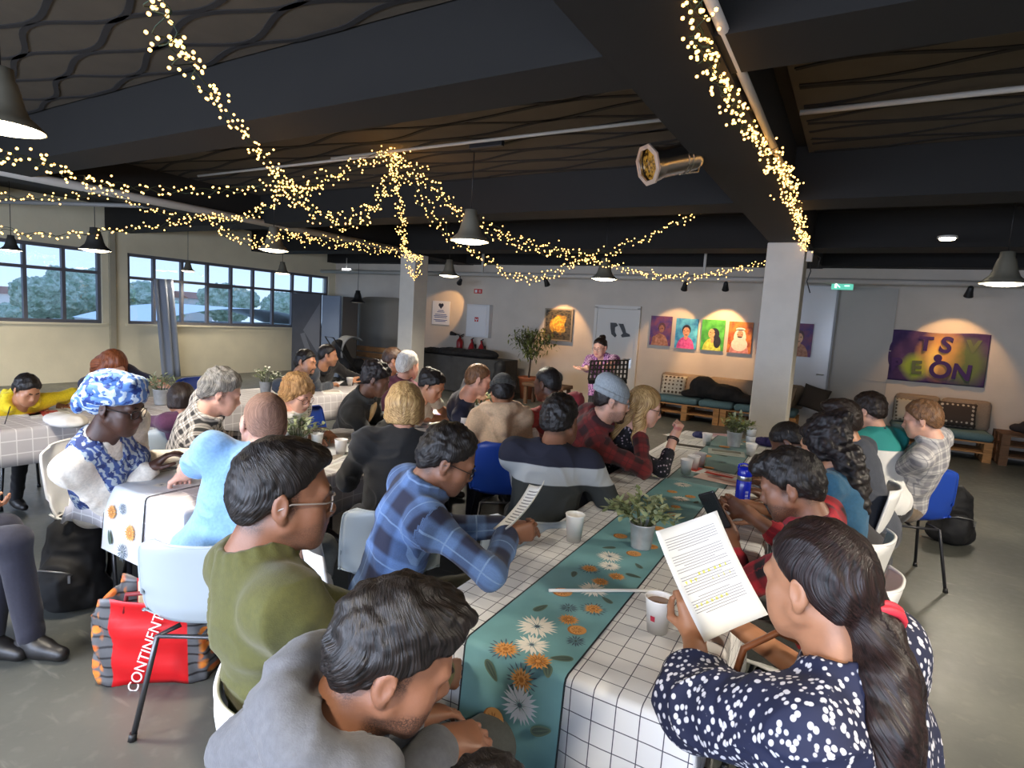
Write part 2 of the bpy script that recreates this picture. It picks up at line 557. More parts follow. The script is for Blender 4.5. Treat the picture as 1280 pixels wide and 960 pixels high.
def hand_solid(s, W, d, n, th, k, curl=(25, 35, 25), spread=1.0, thumb=0.5, grip=0.0):
    """W wrist, d finger direction, n palm normal (out of the palm), th direction of the thumb side"""
    d = unit(d); n = unit(n-d*(n@d)); th = unit(th-d*(th@d)-n*(th@n))
    offs = (.030, .0105, -.0095, -.028); lens = (.076, .084, .078, .060); rr = (.0092, .0095, .0090, .0080)
    s.cap(W-d*.02*k, W+d*.03*k, .026*k, .029*k, .02*k, flat=n, ratio=.72)
    for o, Ln, r in zip(offs, lens, rr):
        b = W+(d*.018+th*o*.62)*k; kn = W+(d*(.094-abs(o)*.25)+th*o)*k
        s.cap(b, kn, .0145*k, (r+.0018)*k, .018*k)
        ang = 0.0; p = kn; dd = d+th*o*1.6*(spread-0.6)
        for q, (fr, c) in enumerate(zip((.46, .30, .24), curl)):
            ang += R(c)
            v = unit(dd*math.cos(ang)+n*math.sin(ang))
            e = p+v*Ln*fr*k
            s.cap(p, e, (r-.0008*q)*k, (r-.0008*(q+1))*k, .0035*k)
            p = e
    b = W+(d*.022+th*.024+n*.006)*k
    m = b+unit(d*.62+th*.72+n*(.25+.5*thumb))*.046*k
    e = m+unit(d*.85+th*(.35-.7*thumb)+n*(.2+.5*thumb))*.034*k
    t = e+unit(d*.9+th*(.05-.6*thumb)+n*(.2+.5*thumb))*.026*k
    s.cap(b, m, .0155*k, .0120*k, .014*k); s.cap(m, e, .0112*k, .0102*k, .005*k); s.cap(e, t, .0102*k, .0085*k, .004*k)

def person(label, head, seat, az, head_az=None, pitch=15, roll=0, k=1.0, sex='m', skin='brown', hair=None, top=None, bottom=None,
           LH=None, RH=None, leg_az=None, stand=False, h=0.008, hc=0.010, feet=None, glasses=None, stubble=0.0, brow=(20, 14, 11), shoe=(40, 36, 34),
           wide=1.0, belly=1.0, extra=None, eyes=False, group=None, nose=1.0, seat_z=0.455, barefoot=False, knees=None, legs_apart=.10):
    head = V3(*head); head_az = az if head_az is None else head_az
    root = thing('person', label, 'person', (float(seat[0]), float(seat[1]), 0.0), 0, group)
    O = V3(seat[0], seat[1], 0.0)
    Fz = frame(az); rt, fw, up = Fz
    Mh = frame(head_az, pitch, roll)
    hk = k if k > 0.8 else 0.45+0.5*k+0.05
    hip = V3(seat[0], seat[1], (0.93*k if stand else seat_z+0.085*k))
    nb = head-Mh[2]*.112*hk-Mh[1]*.052*hk-V3(0, 0, .040*hk)
    spine = unit(nb-hip); SL = np.linalg.norm(nb-hip)
    rt2 = unit(rt-spine*(rt@spine)); fw2 = np.cross(spine, rt2)*1.0
    fw2 = unit(fw2 if fw2@fw > 0 else -fw2)
    f = 1.0 if sex == 'm' else 0.88
    sw = .160*f*k*wide
    def sp(t, x=0, y=0): return hip+spine*SL*t+rt2*x+fw2*y
    sh = {sg: sp(.90, sg*sw, .005*k) for sg in (-1, 1)}
    l1, l2 = .285*k, .250*k
    arms = {}
    for sg, H in ((-1, LH), (1, RH)):
        H = dict(H or {})
        if 'at' not in H:
            H['at'] = hip+fw*.30*k+rt*sg*.10*k+V3(0, 0, .02) if not stand else hip+rt*sg*.26*k+fw*.05-V3(0, 0, .02)
            H.setdefault('curl', (30, 35, 25))
        t = V3(*H['at'])
        pole = V3(*H['pole']) if 'pole' in H else rt*sg*.55-up*1.0-fw*.35
        el, t = ik(sh[sg], t, l1, l2, pole)
        fd = unit(t-el)
        d = unit(V3(*H['dir'])) if 'dir' in H else fd
        n = V3(*H['palm']) if 'palm' in H else V3(0, 0, -1)
        if abs(unit(n)@d) > .95: n = -rt*sg
        th = np.cross(d, n)*(1 if sg < 0 else -1)     # thumb towards the body's middle with the palm down
        arms[sg] = (sh[sg], el, t, d, n, th, H)
    lf = V3(math.sin(R(leg_az if leg_az is not None else az)), math.cos(R(leg_az if leg_az is not None else az)), 0)
    lr = V3(lf[1], -lf[0], 0)
    legs = {}
    for i, sg in enumerate((-1, 1)):
        hj = hip+lr*sg*.085*k-V3(0, 0, .01)
        if stand:
            an = V3(seat[0], seat[1], .085)+lr*sg*.10*k+lf*(.02+sg*.04)
            kn, an = ik(hj, an, .44*k, .43*k, lf)
        else:
            kn = hj+unit(lf+lr*sg*legs_apart*2)*.42*k; kn[2] = seat_z+.045*k
            if knees: kn = V3(*knees[i])
            an = V3(*feet[i]) if feet else kn*V3(1, 1, 0)-lf*(.05+.05*sg)+V3(0, 0, .09*k)
        legs[sg] = (hj, kn, an)
    # ------ body: one continuous skin
    s = Solid()
    head_solid(s, Mh, head, hk, nose=nose, jaw=1.0 if sex == 'm' else .85)
    nr = (.056 if sex == 'm' else .047)*hk
    skull = head-Mh[2]*.07*hk-Mh[1]*.028*hk
    s.cap(skull, nb+spine*.0, nr*.98, nr*1.10, .03)
    s.cap(head-Mh[2]*.095*hk+Mh[1]*.015*hk, nb+fw2*.03*k-spine*.03, .034*hk, .040*hk, .03)
    s.cap(nb-spine*.02, sp(.86), .05*k, .07*k, .05)
    for sg in (-1, 1): s.cap(nb-spine*.022, sh[sg]-spine*.004, .026*k, .036*k, .05)
    s.ell(sp(.72), V3(.135*f*wide, .095, .15)*k, np.array([rt2, fw2, spine]), .05)
    s.ell(sp(.36), V3(.12*f*wide, .085*belly, .16)*k, np.array([rt2, fw2, spine]), .05)
    s.ell(sp(.04), V3(.15, .10, .10)*k, np.array([rt2, fw2, spine]), .05)
    rU = .041*k*(1 if sex == 'm' else .9)*max(1, wide*.95)
    for sg in (-1, 1):
        a, e, t, d, n, th, H = arms[sg]
        s.cap(a, e, rU, rU*.86, .03)
        s.cap(e, e+(t-e)*.35, rU*.86, rU*.88, .02); s.cap(e+(t-e)*.35, t, rU*.88, .027*k, .02, flat=None)
        hand_solid(s, t, d, n, th, k*.98 if sex == 'm' else k*.92, H.get('curl', (20, 30, 20)), H.get('spread', 1.0), H.get('thumb', .4))
        hj, kn, an = legs[sg]
        s.cap(hj, kn, .070*k, .050*k, .03); s.cap(kn, an, .050*k, .034*k, .02)
        s.cap(an-V3(0, 0, .03), an+lf*.10*k-V3(0, 0, .055*k), .030*k, .025*k, .02)
    Vv, Ff = s.mesh(h)
    L = ((Vv-head)@Mh.T)/hk
    st = np.zeros(len(Vv)); lp = np.zeros(len(Vv))
    x, y, z = L.T
    if stubble:
        m1 = np.clip((-.040-z-.35*np.clip(.06-y, -.02, .08))/.012, 0, 1)*np.clip((y+.015)/.02, 0, 1)*np.clip((z+.150)/.03, 0, 1)
        m2 = np.clip((-.046-z)/.006, 0, 1)*np.clip((y-.07)/.01, 0, 1)
        lipz = np.clip(1-(((x/.028)**2)+((z+.067)/.012)**2), 0, 1)*(y > .07)
        st = np.clip(np.maximum(m1*.8, m2)*(1-np.clip(lipz*4, 0, 1)), 0, 1)*stubble
    if hair and hair['style'] in ('short', 'crop', 'quiff', 'comb', 'afro') and hair.get('fade', .8):
        nape = np.clip((z+.082)/.02, 0, 1)*np.clip((-.028-y)/.02, 0, 1)*(z < .08)
        side = np.clip((z+.030)/.02, 0, 1)*np.clip((.030-y)/.008, 0, 1)*np.clip((np.abs(x)-.050)/.01, 0, 1)*(np.abs(x) < .0795)
        st = np.maximum(st, np.clip(np.maximum(nape, side), 0, 1)*hair.get('fade', .8))
    st = st*(np.linalg.norm(L, axis=1) < .145)
    lp = np.clip((1-((x/.025)**2)-((z+.0665)/.0125)**2)*3, 0, 1)*(y > .078)*(.8 if sex == 'f' else .55)
    quad_mesh('body', Vv-O, Ff, skin_mat(skin), root, attrs={'stubble': st, 'lips': lp})
    def part(name, s, hh, mats, fn=None, disp=None, smooth=0, parent=root, mi=None):
        Vv, Ff = s.mesh(hh)
        if smooth: Vv = smooth_verts(Vv, Ff, smooth)
        if disp:
            N = vert_normals(Vv, Ff); Vv = Vv+N*disp(Vv)[:, None]
        pat = fn(Vv) if fn else (Vv-O)
        return quad_mesh(name, Vv-O, Ff, mats, parent, attrs={'pat': pat}, mi=mi(Vv, Ff) if mi else None)
    # ------ clothes coordinates
    def cloth_pat(P):
        q = P-hip
        out = np.stack([q@rt2, q@spine, q@fw2], 1)
        dbest = np.full(len(P), 1e9)
        Mt = np.array([rt2, fw2, spine])
        tv = np.full(len(P), 9.0)
        for c_, r_ in ((sp(.73), V3(.145*f*wide, .105, .155)*k+.011), (sp(.40), V3(.132*f*wide, .098*belly, .17)*k+.011), (sp(.08), V3(.158*wide, .115*belly, .12)*k+.011)):
            tv = np.minimum(tv, np.sqrt((((P-c_)@Mt.T/r_)**2).sum(1)))
        best = tv*1.0
        for sg in (-1, 1):
            a, e, t = arms[sg][:3]
            for (p0, p1, base, lo) in ((a, e, 0.0, .012*k), (e, t, l1, -.03)):
                ab = p1-p0; Ld = np.linalg.norm(ab)+1e-9; u = ab/Ld
                raw = (P-p0)@u
                tt = np.clip(raw, 0, Ld)
                D = P-p0-tt[:, None]*u
                av = np.linalg.norm(D, axis=1)/(rU*1.05+.010)
                m = (av < best) & (raw > lo) & (av < 2.2)
                b1 = unit(np.cross(u, V3(.3, .2, .9))); b2 = np.cross(u, b1)
                an_ = np.arctan2(D@b2, D@b1)
                out[m] = np.stack([an_*.055*k, base+tt, D@b1], 1)[m]
                best[m] = av[m]
        return out
    seed = (abs(hash(label)) % 97)*0.37 if False else sum(map(ord, label)) % 97*0.37
    def folds(amp, sc=9.0):
        def g(P):
            q = P+V3(0, 0, .25)*vnoise(P*6+seed)[:, None]
            a = 1-np.abs(vnoise(q*V3(sc, sc, sc*.8)+seed)*1.4)
            b = vnoise(q*sc*2.3+seed*2)
            return amp*(np.clip(a, 0, 1)**2*1.2-.4)+amp*.35*b
        return g
    # ------ top garment
    if top:
        g = Solid(); th_ = top.get('thick', .011)
        I = lambda r: r*k+th_
        bl = top.get('belly', belly)
        g.ell(sp(.73), V3(.145*f*wide, .105, .155)*k+th_, np.array([rt2, fw2, spine]), .05)
        g.ell(sp(.40), V3(.132*f*wide, .098*bl, .17)*k+th_, np.array([rt2, fw2, spine]), .06)
        g.ell(sp(.08), V3(.158*wide, .115*bl, .12)*k+th_, np.array([rt2, fw2, spine]), .05)
        if sex == 'f':
            for sg in (-1, 1): g.ell(sp(.66, sg*.070*k, .085*k), V3(.062, .055, .06)*k+th_, None, .04)
        for sg in (-1, 1): g.cap(sp(.97), sh[sg]+spine*.004*k, .046*k+th_*.6, .045*k+th_*.6, .06)
        sl = top.get('sleeve', 'long'); loose = top.get('loose', 1.0)
        for sg in (-1, 1):
            a, e, t = arms[sg][:3]
            g.cap(a, a+(e-a)*.05, .049*k+th_, .048*k+th_, .05)
            if sl == 'long':
                g.cap(a, e, (rU+.001)*loose+th_, rU*.92*loose+th_, .05); g.cap(e, e+(t-e)*.90, rU*.95*loose+th_, .033*k*loose+th_, .02)
            elif sl == 'short':
                g.cap(a, a+(e-a)*.62, (rU+.008)*loose+th_, rU*1.08*loose+th_, .03)
            elif sl == 'elbow':
                g.cap(a, a+(e-a)*1.0, (rU+.008)*loose+th_, rU*1.18*loose+th_, .03); g.cap(e, e+(t-e)*.18, rU*1.18*loose+th_, rU*1.2*loose+th_, .03)
            elif sl == 'three':
                g.cap(a, e, (rU+.006)*loose+th_, rU*.95*loose+th_, .03); g.cap(e, e+(t-e)*.45, rU*.95*loose+th_, rU*.9*loose+th_, .02)
        if top.get('skirt'):
            for sg in (-1, 1):
                hj, kn, an = legs[sg]
                g.cap(hj, kn, .092*k, .085*k, .06)
                g.cap(kn, kn+(an-kn)*top['skirt'], .085*k, .105*k, .06)
        # neckline
        ndir = unit(head-nb)
        g.cap(nb+spine*.050*k*(2.05-top.get('neck', 1.05))+fw2*.012*k, nb+unit(spine*.8+ndir*.5)*.26*k+fw2*.02, nr*top.get('neck', 1.05), nr*1.7, .008, op='s')
        if top.get('vneck'):
            g.cap(nb+fw2*.06*k, nb-spine*top['vneck']+fw2*.14*k, .045*k, .008, .01, op='s')
        if top.get('collar'):
            for j in range(14):
                a0 = 2*PI*j/14; a1 = 2*PI*(j+1)/14
                def rg(a): return nb+spine*.030*k+ndir*.016*k+(rt2*math.sin(a)*(nr+.014)+fw2*(math.cos(a)*(nr+.014)+.012*k))-up*.026*k*max(0, math.cos(a))
                if top['collar'] == 'shirt' and abs(math.cos(a0)-1) < .05: continue
                g.cap(rg(a0), rg(a1), .0105*k, .0105*k, .008); g.cap(rg(a0)-spine*.018*k, rg(a1)-spine*.018*k, .014*k, .014*k, .012)
        if top.get('hood'):
            for j in range(9):
                a0 = -2.1+4.2*j/9; a1 = -2.1+4.2*(j+1)/9
                def rg(a): return nb+spine*.026*k+(rt2*math.sin(a)*.112*k-fw2*(math.cos(a)*.104*k-.016))+up*.016*max(0, math.cos(a))
                g.cap(rg(a0), rg(a1), .040*k, .040*k, .02)
            g.cap(nb-fw2*.085*k-spine*.01, nb-fw2*.13*k-spine*.10*k, .052*k, .035*k, .04)
        if top.get('hem') is not None:
            g.plane(sp(top['hem']), spine, .006)
        elif not top.get('skirt'):
            g.plane(sp(-.10), spine, .01)
        part('shirt' if not top.get('name') else top['name'], g, hc, top['mat'], cloth_pat, folds(top.get('fold', .006), top.get('fs', 9.0)), 0)
    # ------ trousers or skirt
    if bottom:
        g = Solid()
        g.ell(sp(.05), V3(.160, .112, .13)*k+.008, np.array([rt2, fw2, spine]), .05)
        for sg in (-1, 1):
            hj, kn, an = legs[sg]
            g.cap(hj, kn, .084*k, .066*k, .05); g.cap(kn, an+V3(0, 0, .02), .066*k, .054*k, .03)
        def leg_pat(P):
            return P-O
        part(bottom.get('name', 'trousers'), g, max(hc, .012), bottom['mat'], leg_pat, folds(.006))
        for sg in (-1, 1):
            hj, kn, an = legs[sg]
            ff = lf
            w = Solid(); b0 = an*V3(1, 1, 0)
            w.cap(b0-ff*.03*k+V3(0, 0, .045), b0+ff*.06*k+V3(0, 0, .048), .040*k, .042*k, .03)
            w.cap(b0+ff*.04*k+V3(0, 0, .040), b0+ff*.16*k+V3(0, 0, .034), .043*k, .033*k, .03)
            w.cap(an, b0-ff*.02+V3(0, 0, .06), .042*k, .044*k, .03)
            w.plane((0, 0, .002), (0, 0, 1), .004)
            part('shoe', w, .011, mat('shoe_%d_%d_%d' % shoe, shoe, .45))
    # ------ hair and headwear
    def T(x, y, z): return head+hk*(x*Mh[0]+y*Mh[1]+z*Mh[2])
    def lpat(P):
        l = ((P-head)@Mh.T)/hk
        az_ = np.arctan2(l[:, 0], l[:, 1])
        el_ = np.arctan2(np.hypot(l[:, 0], l[:, 1]), l[:, 2]-.02)
        return np.stack([az_*.12*np.clip(np.sin(el_), .25, 1), el_*.02*0+el_*.1*0+l[:, 0]*.5, el_*.1], 1)
    if hair:
        hs = Solid(); st_ = hair['style']; hm = hair['mat']; tk = hair.get('t', .010); hh = hair.get('h', max(h, .006))
        E = lambda p, r, kk=.02, op='u': hs.ell(T(*p), V3(*r)*hk, Mh, kk*hk, op)
        Cp = lambda a, b, ra, rb=None, kk=.03, op='u', **q: hs.cap(T(*a), T(*b), ra*hk, (ra if rb is None else rb)*hk, kk*hk, op, **q)
        cut = lambda p, n, kk=.012: hs.plane(T(*p), n[0]*Mh[0]+n[1]*Mh[1]+n[2]*Mh[2], kk*hk)
        amp, sc = hair.get('amp', .003), hair.get('sc', 60)
        if st_ in ('short', 'crop', 'quiff', 'afro', 'bun', 'tail', 'comb'):
            E((0, -.014, .036), (.076+tk*.8, .097+tk*.75, .085+tk))
            E((0, -.050, -.015), (.068+tk*.4, .058+tk*.5, .07), .03)
            if st_ == 'quiff':
                E((0, .020, .088), (.066, .080, .040), .03); E((0, .060, .088), (.056, .046, .032), .03)
            if st_ == 'comb':
                E((.02, .055, .090), (.056, .052, .030), .03); E((-.03, .02, .098), (.05, .07, .03), .03)
            if st_ == 'afro':
                E((0, -.022, .062), (.094, .108, .082), .03)
            hl = hair.get('line', .078)          # height of the hairline at the brow
            cut((0, .082, hl), (0, -.50, .55), .016)
            hs.plane(T(0, .075, hl-.012), -Mh[1]*.95+Mh[2]*.45, .02*hk)
            if hair.get('nape', 1): cut((0, -.09, hair.get('napez', -.082)), (0, -.15, 1), .01)
            for sg in (-1, 1): hs.ell(T(sg*.094, -.010, -.012), V3(.018, .024, .032)*hk, Mh, .006, 's')
            if st_ == 'bun': E((0, -.085, .105), (.045, .040, .040), .012)
            if st_ == 'tail':
                pts = hair['pts']; rs = hair['rs']
                for i in range(len(pts)-1): hs.cap(V3(*pts[i]), V3(*pts[i+1]), rs[i], rs[i+1], .03)
        elif st_ == 'bob':
            Ln = hair.get('len', -.10)
            E((0, -.016, .040), (.088, .106, .090)); 
            for sg in (-1, 1):
                Cp((sg*.070, -.005, .02), (sg*.076, .002, Ln+.03), .026, .028, .03)
            Cp((0, -.085, .0), (0, -.085, Ln+.02), .050, .040, .05); Cp((-.045, -.07, .0), (-.05, -.06, Ln+.02), .04, .035, .05); Cp((.045, -.07, .0), (.05, -.06, Ln+.02), .04, .035, .05)
            hs.ell(T(0, .085, hair.get('fr', -.045)), V3(.060, .070, .100)*hk, Mh, .012, 's')
            cut((0, 0, Ln), (0, -.1, 1), .006)
        elif st_ == 'curls':
            E((0, -.018, .052), (.100, .112, .092)); E((0, -.055, -.02), (.088, .062, .075), .03)
            for sg in (-1, 1): E((sg*.082, -.012, .0), (.026, .05, .06), .03)
            hs.ell(T(0, .095, -.035), V3(.062, .065, .095)*hk, Mh, .012, 's')
        elif st_ == 'long':
            E((0, -.016, .040), (.086, .106, .092))
            hs.ell(T(0, .090, -.030), V3(.058, .065, .100)*hk, Mh, .012, 's')
            for ln in hair['locks']:
                pts, rs = ln
                P_ = [T(*p) if len(p) == 3 else V3(*p[1]) for p in pts]
                for i in range(len(P_)-1): hs.cap(P_[i], P_[i+1], rs[i]*hk, rs[i+1]*hk, .03)
        for q in hair.get('add', []):
            E(q[0], q[1], .02)
        def hd(P):
            l = (P-head)@Mh.T
            if hair.get('strand'):
                return amp*(vnoise(l*V3(sc, sc*.25, sc*.25)+seed)+.5*vnoise(l*V3(sc*2.1, sc*.5, sc*.5)))
            return amp*(vnoise(l*sc+seed)+.5*vnoise(l*sc*2.1+seed))
        part('hair', hs, hh, hm, lpat, hd)
    if hair is None or hair.get('brows', True):
        for sg in (-1, 1):
            b = Solid()
            pr = [(sg*.014, .0935, .0205), (sg*.030, .0920, .0245), (sg*.048, .0800, .0200)]
            for i in (0, 1): b.cap(T(*pr[i]), T(*pr[i+1]), .0046*hk if sex == 'm' else .0034*hk, .0038*hk if sex == 'm' else .0028*hk, .004)
            part('eyebrow', b, .0022 if h < .006 else .003, mat('brow_%d_%d_%d' % brow, brow, .8))
    if eyes:
        for sg in (-1, 1):
            b = MB()
            b.sphere(Vector(T(sg*.031, .0745, -.0030)-O), .0126*hk, 16)
            Vc = Vector(T(sg*.031, .0745, -.0030)-O); look = Vector(Mh[1]*math.cos(R(16))-Mh[2]*math.sin(R(16)))
            for fa in b.bm.faces:
                if (fa.calc_center_median()-Vc).normalized().dot(look) > .86: fa.material_index = 1
            b.build('eye', [mat('eye_white', (214, 208, 200), .25), mat('iris', (30, 20, 16), .15)], root)
    if hair and hair.get('beard'):
        b = Solid()
        bt = hair['beard']
        for sg in (-1, 1):
            b.cap(T(sg*.044, .052, -.084), T(sg*.024, .078, -.098), .015*hk*bt, .020*hk*bt, .02)
            b.cap(T(sg*.020, .098, -.052), T(sg*.030, .086, -.078), .0058*hk, .010*hk, .01)
            b.cap(T(0, .103, -.0505), T(sg*.022, .096, -.054), .0058*hk, .0058*hk, .006)
        b.ell(T(0, .078, -.105), V3(.034, .028, .028)*hk*bt, Mh, .02)
        b.ell(T(0, .094, -.067), V3(.024, .022, .0135)*hk, Mh, .006, 's')
        part('beard', b, max(.004, h*.8), hair.get('bmat', hair['mat']), lpat, lambda P: .0015*vnoise((P-head)*180))
    if glasses:
        gm = mat(*glasses)
        b = MB()
        for sg in (-1, 1):
            ring = []
            for j in range(20):
                a = 2*PI*j/20; ca, sa = math.cos(a), math.sin(a)
                ring.append(Vector(T(sg*.033+.024*math.copysign(abs(ca)**.75, ca), .103-abs(.024*ca*0)-.006*(1 if ca*sg > .5 else 0), -.004+.019*math.copysign(abs(sa)**.75, sa))-O))
            b.tube(ring, .0020*hk, 6, closed=True)
            b.tube([Vector(T(*p)-O) for p in ((sg*.056, .097, .004), (sg*.074, .080, .004), (sg*.083, .010, .003), (sg*.082, -.018, -.012))], .0020*hk, 6)
        b.tube([Vector(T(*p)-O) for p in ((-.010, .104, .0), (0, .107, .002), (.010, .104, .0))], .0018*hk, 6)
        gl = b.build('glasses', gm, root)
    info = dict(root=root, O=O, head=head, Mh=Mh, hk=hk, T=T, nb=nb, sp=sp, arms=arms, legs=legs, sh=sh, part=part, fw=fw, rt=rt, fw2=fw2, rt2=rt2, spine=spine, k=k, cloth_pat=cloth_pat, folds=folds, nr=nr)
    if extra: extra(info)
    return info

# ---------------------------------------------------------------- the room
XL, XR, YB, YF, ZC = -12.2, 4.6, 11.3, -3.0, 3.2
def struct(o):
    o['kind'] = 'structure'; return o

q = Nodes('floor_concrete'); p = q.tex('Object')
n1 = q.noise(p, 1.3, 6); n2 = q.noise(p, 14, 4); n3 = q.noise(q.scale(p, (1, 1, 1)), 60, 2)
base = q.mix(q.step(n1, .35, .68), rgb(78, 80, 76), rgb(101, 102, 95))
base = q.mix(q.math('MULTIPLY', q.step(n2, .55, .72), .35), base, rgb(124, 124, 116))
vs = q.voronoi(p, 3.0).outputs['Distance']
scuff = q.step(q.noise(q.scale(p, (1, 6, 1)), 2.2, 8), .66, .74)
base = q.mix(q.math('MULTIPLY', scuff, .45), base, rgb(150, 150, 140))
q.color(base)
q.val(q.b.inputs['Roughness'], q.math('MULTIPLY_ADD', n2, .30, .22))
q.bump(n3, .05, .004)
FLOOR = q.m
WALLW = mat('wall_white', (204, 194, 180), .75, noise=.05, nscale=2.5, bump=.15, bscale=25)
WALLC = mat('wall_cream', (230, 220, 190), .75, noise=.06, nscale=2.0, bump=.15, bscale=20)
WALLG = mat('wall_grey', (150, 150, 146), .75, noise=.08, nscale=3)
BEAM = mat('beam_dark', (19, 16, 12), .8, noise=.12, nscale=4)
PANEL = mat('ceiling_panel', (78, 69, 56), .8, noise=.08, nscale=6)
GROOVE = mat('ceiling_groove', (30, 26, 23), .9)
PIPE = mat('pipe_white', (196, 190, 180), .5)
PILLAR = mat('pillar_cream', (216, 210, 198), .7, noise=.04, nscale=5, bump=.25, bscale=35)
FRAME = mat('window_frame_grey', (98, 98, 104), .5)

def wall_box(name, lo, hi, m, part=None):
    c = [(a+b)/2 for a, b in zip(lo, hi)]; sz = [b-a for a, b in zip(lo, hi)]
    return struct(MB().box(c, sz).build(name, m))
wall_box('floor', (XL-.3, YF-.3, -.2), (XR+.3, YB+.3, 0), FLOOR)
wall_box('ceiling', (XL-.3, YF-.3, ZC+.06), (XR+.3, YB+.3, ZC+.3), BEAM)
wall_box('wall_back', (XL-.3, YB, 0), (XR+.3, YB+.25, ZC+.06), WALLW)
wall_box('wall_right', (XR, YF, 0), (XR+.25, YB, ZC+.06), WALLW)

# unseen wall behind the photographer, given a row of windows for daylight
w = MB()
w.box((-3.8, YF-.12, .5), (17.4, .24, 1.0)); w.box((-3.8, YF-.12, 2.68), (17.4, .24, 1.16))
for x in (-12.0, -9.3, 2.6, 4.4): w.box((x, YF-.12, 1.85), (.9 if x > -11 and x < 4 else .8, .24, 1.7))
struct(w.build('wall_front', WALLW))

# wall with the long windows
WY = [(0.55, 5.642), (6.09, 11.08)]
Z0, Z1 = 1.078, 2.44
w = MB()
w.box((XL-.12, (YF+YB)/2, Z0/2), (.24, YB-YF, Z0)); w.box((XL-.12, (YF+YB)/2, (Z1+ZC+.06)/2), (.24, YB-YF, ZC+.06-Z1))
w.box((XL-.12, (YF+.55)/2, (Z0+Z1)/2), (.24, .55-YF, Z1-Z0)); w.box((XL-.12, 5.866, (Z0+Z1)/2), (.24, .448, Z1-Z0)); w.box((XL-.12, 11.19, (Z0+Z1)/2), (.24, .22, Z1-Z0))
struct(w.build('wall_left', WALLC))
struct(MB().box((XL+.03, 5.80, 1.6), (.06, .10, 3.2)).build('trim_1', mat('conduit_cream', (170, 162, 140), .7)))
GLASS, nt_, N_, L_, b_ = new_mat('window_glass')
tr = N_.new('ShaderNodeBsdfTransparent'); gs = N_.new('ShaderNodeBsdfGlossy'); gs.inputs['Roughness'].default_value = .02
ms = N_.new('ShaderNodeMixShader'); ms.inputs[0].default_value = .05
tr.inputs['Color'].default_value = (.94, .96, .97, 1)
L_.new(tr.outputs[0], ms.inputs[1]); L_.new(gs.outputs[0], ms.inputs[2]); L_.new(ms.outputs[0], N_['Material Output'].inputs['Surface'])
mulls = [[1.12, 1.68, 2.24, 2.80, 3.36, 3.92, 4.48, 5.048], [6.611, 7.178, 7.738, 8.295, 8.852, 9.395, 9.965, 10.53]]
for i, (ya, yb) in enumerate(WY):
    f = MB(); zt = 2.015 if i == 0 else 1.975
    for z, hgt in ((Z0+.03, .06), (Z1-.03, .06), (zt, .055)): f.box((XL-.08, (ya+yb)/2, z), (.07, yb-ya, hgt))
    for y in [ya+.03]+mulls[i]+[yb-.03]: f.box((XL-.08, y, (Z0+Z1)/2), (.075, .055, Z1-Z0))
    if i == 1: f.box((XL-.06, 8.30, 1.72), (.06, .04, .06)); f.box((XL-.07, 8.02, 1.93), (.09, .56, .05))
    win = struct(f.build('window_%d' % (i+1), FRAME))
    MB().box((XL-.10, (ya+yb)/2, (Z0+Z1)/2), (.008, yb-ya, Z1-Z0)).build('pane', GLASS, win)
    MB().box((XL+.005, (ya+yb)/2, Z0-.015), (.09, yb-ya+.1, .035)).build('sill', WALLC, win)

# beams along and across, and the wavy panels between them
BY1 = (-1.08, -.62); BY2 = (-8.2, -7.75); ZB = 2.8
wall_box('trim_2', (BY1[0], YF, ZB), (BY1[1], YB, ZC+.06), BEAM)
wall_box('trim_3', (BY2[0], YF, ZB), (BY2[1], YB, ZC+.06), BEAM)
for j, (x0, x1) in enumerate(((BY2[1], BY1[0]), (BY1[1], XR), (XL, BY2[0]))):
    for i, (ya, yb) in enumerate(((-1.0, -.6), (2.5, 2.88), (5.70, 6.15), (8.75, 9.3), (11.0, 11.3))):
        wall_box('trim_%d' % (4+j*5+i), (x0, ya, ZB+.01), (x1, yb, ZC+.06), BEAM)
def wavy_panel(name, x0, x1, y0, y1, amp, wl):
    b = MB()
    b.box(((x0+x1)/2, (y0+y1)/2, ZC+.03), (x1-x0, y1-y0, .06))
    n = int((y1-y0)/.165)
    nx = int((x1-x0)/.07)
    for i in range(n+1):
        yy = y0+.05+(y1-y0-.1)*i/max(n, 1)
        sg = 1 if i % 2 else -1
        ph = i*.35
        pts = []
        for k in range(nx+1):
            x = x0+.04+(x1-x0-.08)*k/nx
            y = yy+sg*amp*math.sin(2*PI*x/wl+ph)+.02*math.sin(2*PI*x/1.31+i)
            pts.append(Vector((x, min(max(y, y0+.02), y1-.02), ZC-.006)))
        vs = []
        for k, pt in enumerate(pts):
            t = (pts[min(k+1, nx)]-pts[max(k-1, 0)]).normalized(); sd = Vector((-t.y, t.x, 0))*.017
            vs.append([b.bm.verts.new(pt+sd), b.bm.verts.new(pt-sd), b.bm.verts.new(pt-sd+Vector((0, 0, .012))), b.bm.verts.new(pt+sd+Vector((0, 0, .012)))])
        for k in range(nx):
            A, B = vs[k], vs[k+1]
            for e in range(4): b.bm.faces.new((A[e], A[(e+1) % 4], B[(e+1) % 4], B[e])).material_index = 1
    o = b.build(name, [PANEL, GROOVE]); o['kind'] = 'structure'
    return o
wavy_panel('ceiling_panel', BY2[1]+.02, BY1[0]-.02, -.58, 2.48, .075, 1.25)
wavy_panel('ceiling_panel', BY2[1]+.02, BY1[0]-.02, 2.90, 5.68, .075, 1.9)
wavy_panel('ceiling_panel', BY1[1]+.10, XR-.02, 2.90, 5.68, .075, 1.9)
wavy_panel('ceiling_panel', BY1[1]+.10, XR-.02, -.58, 2.48, .075, 1.6)

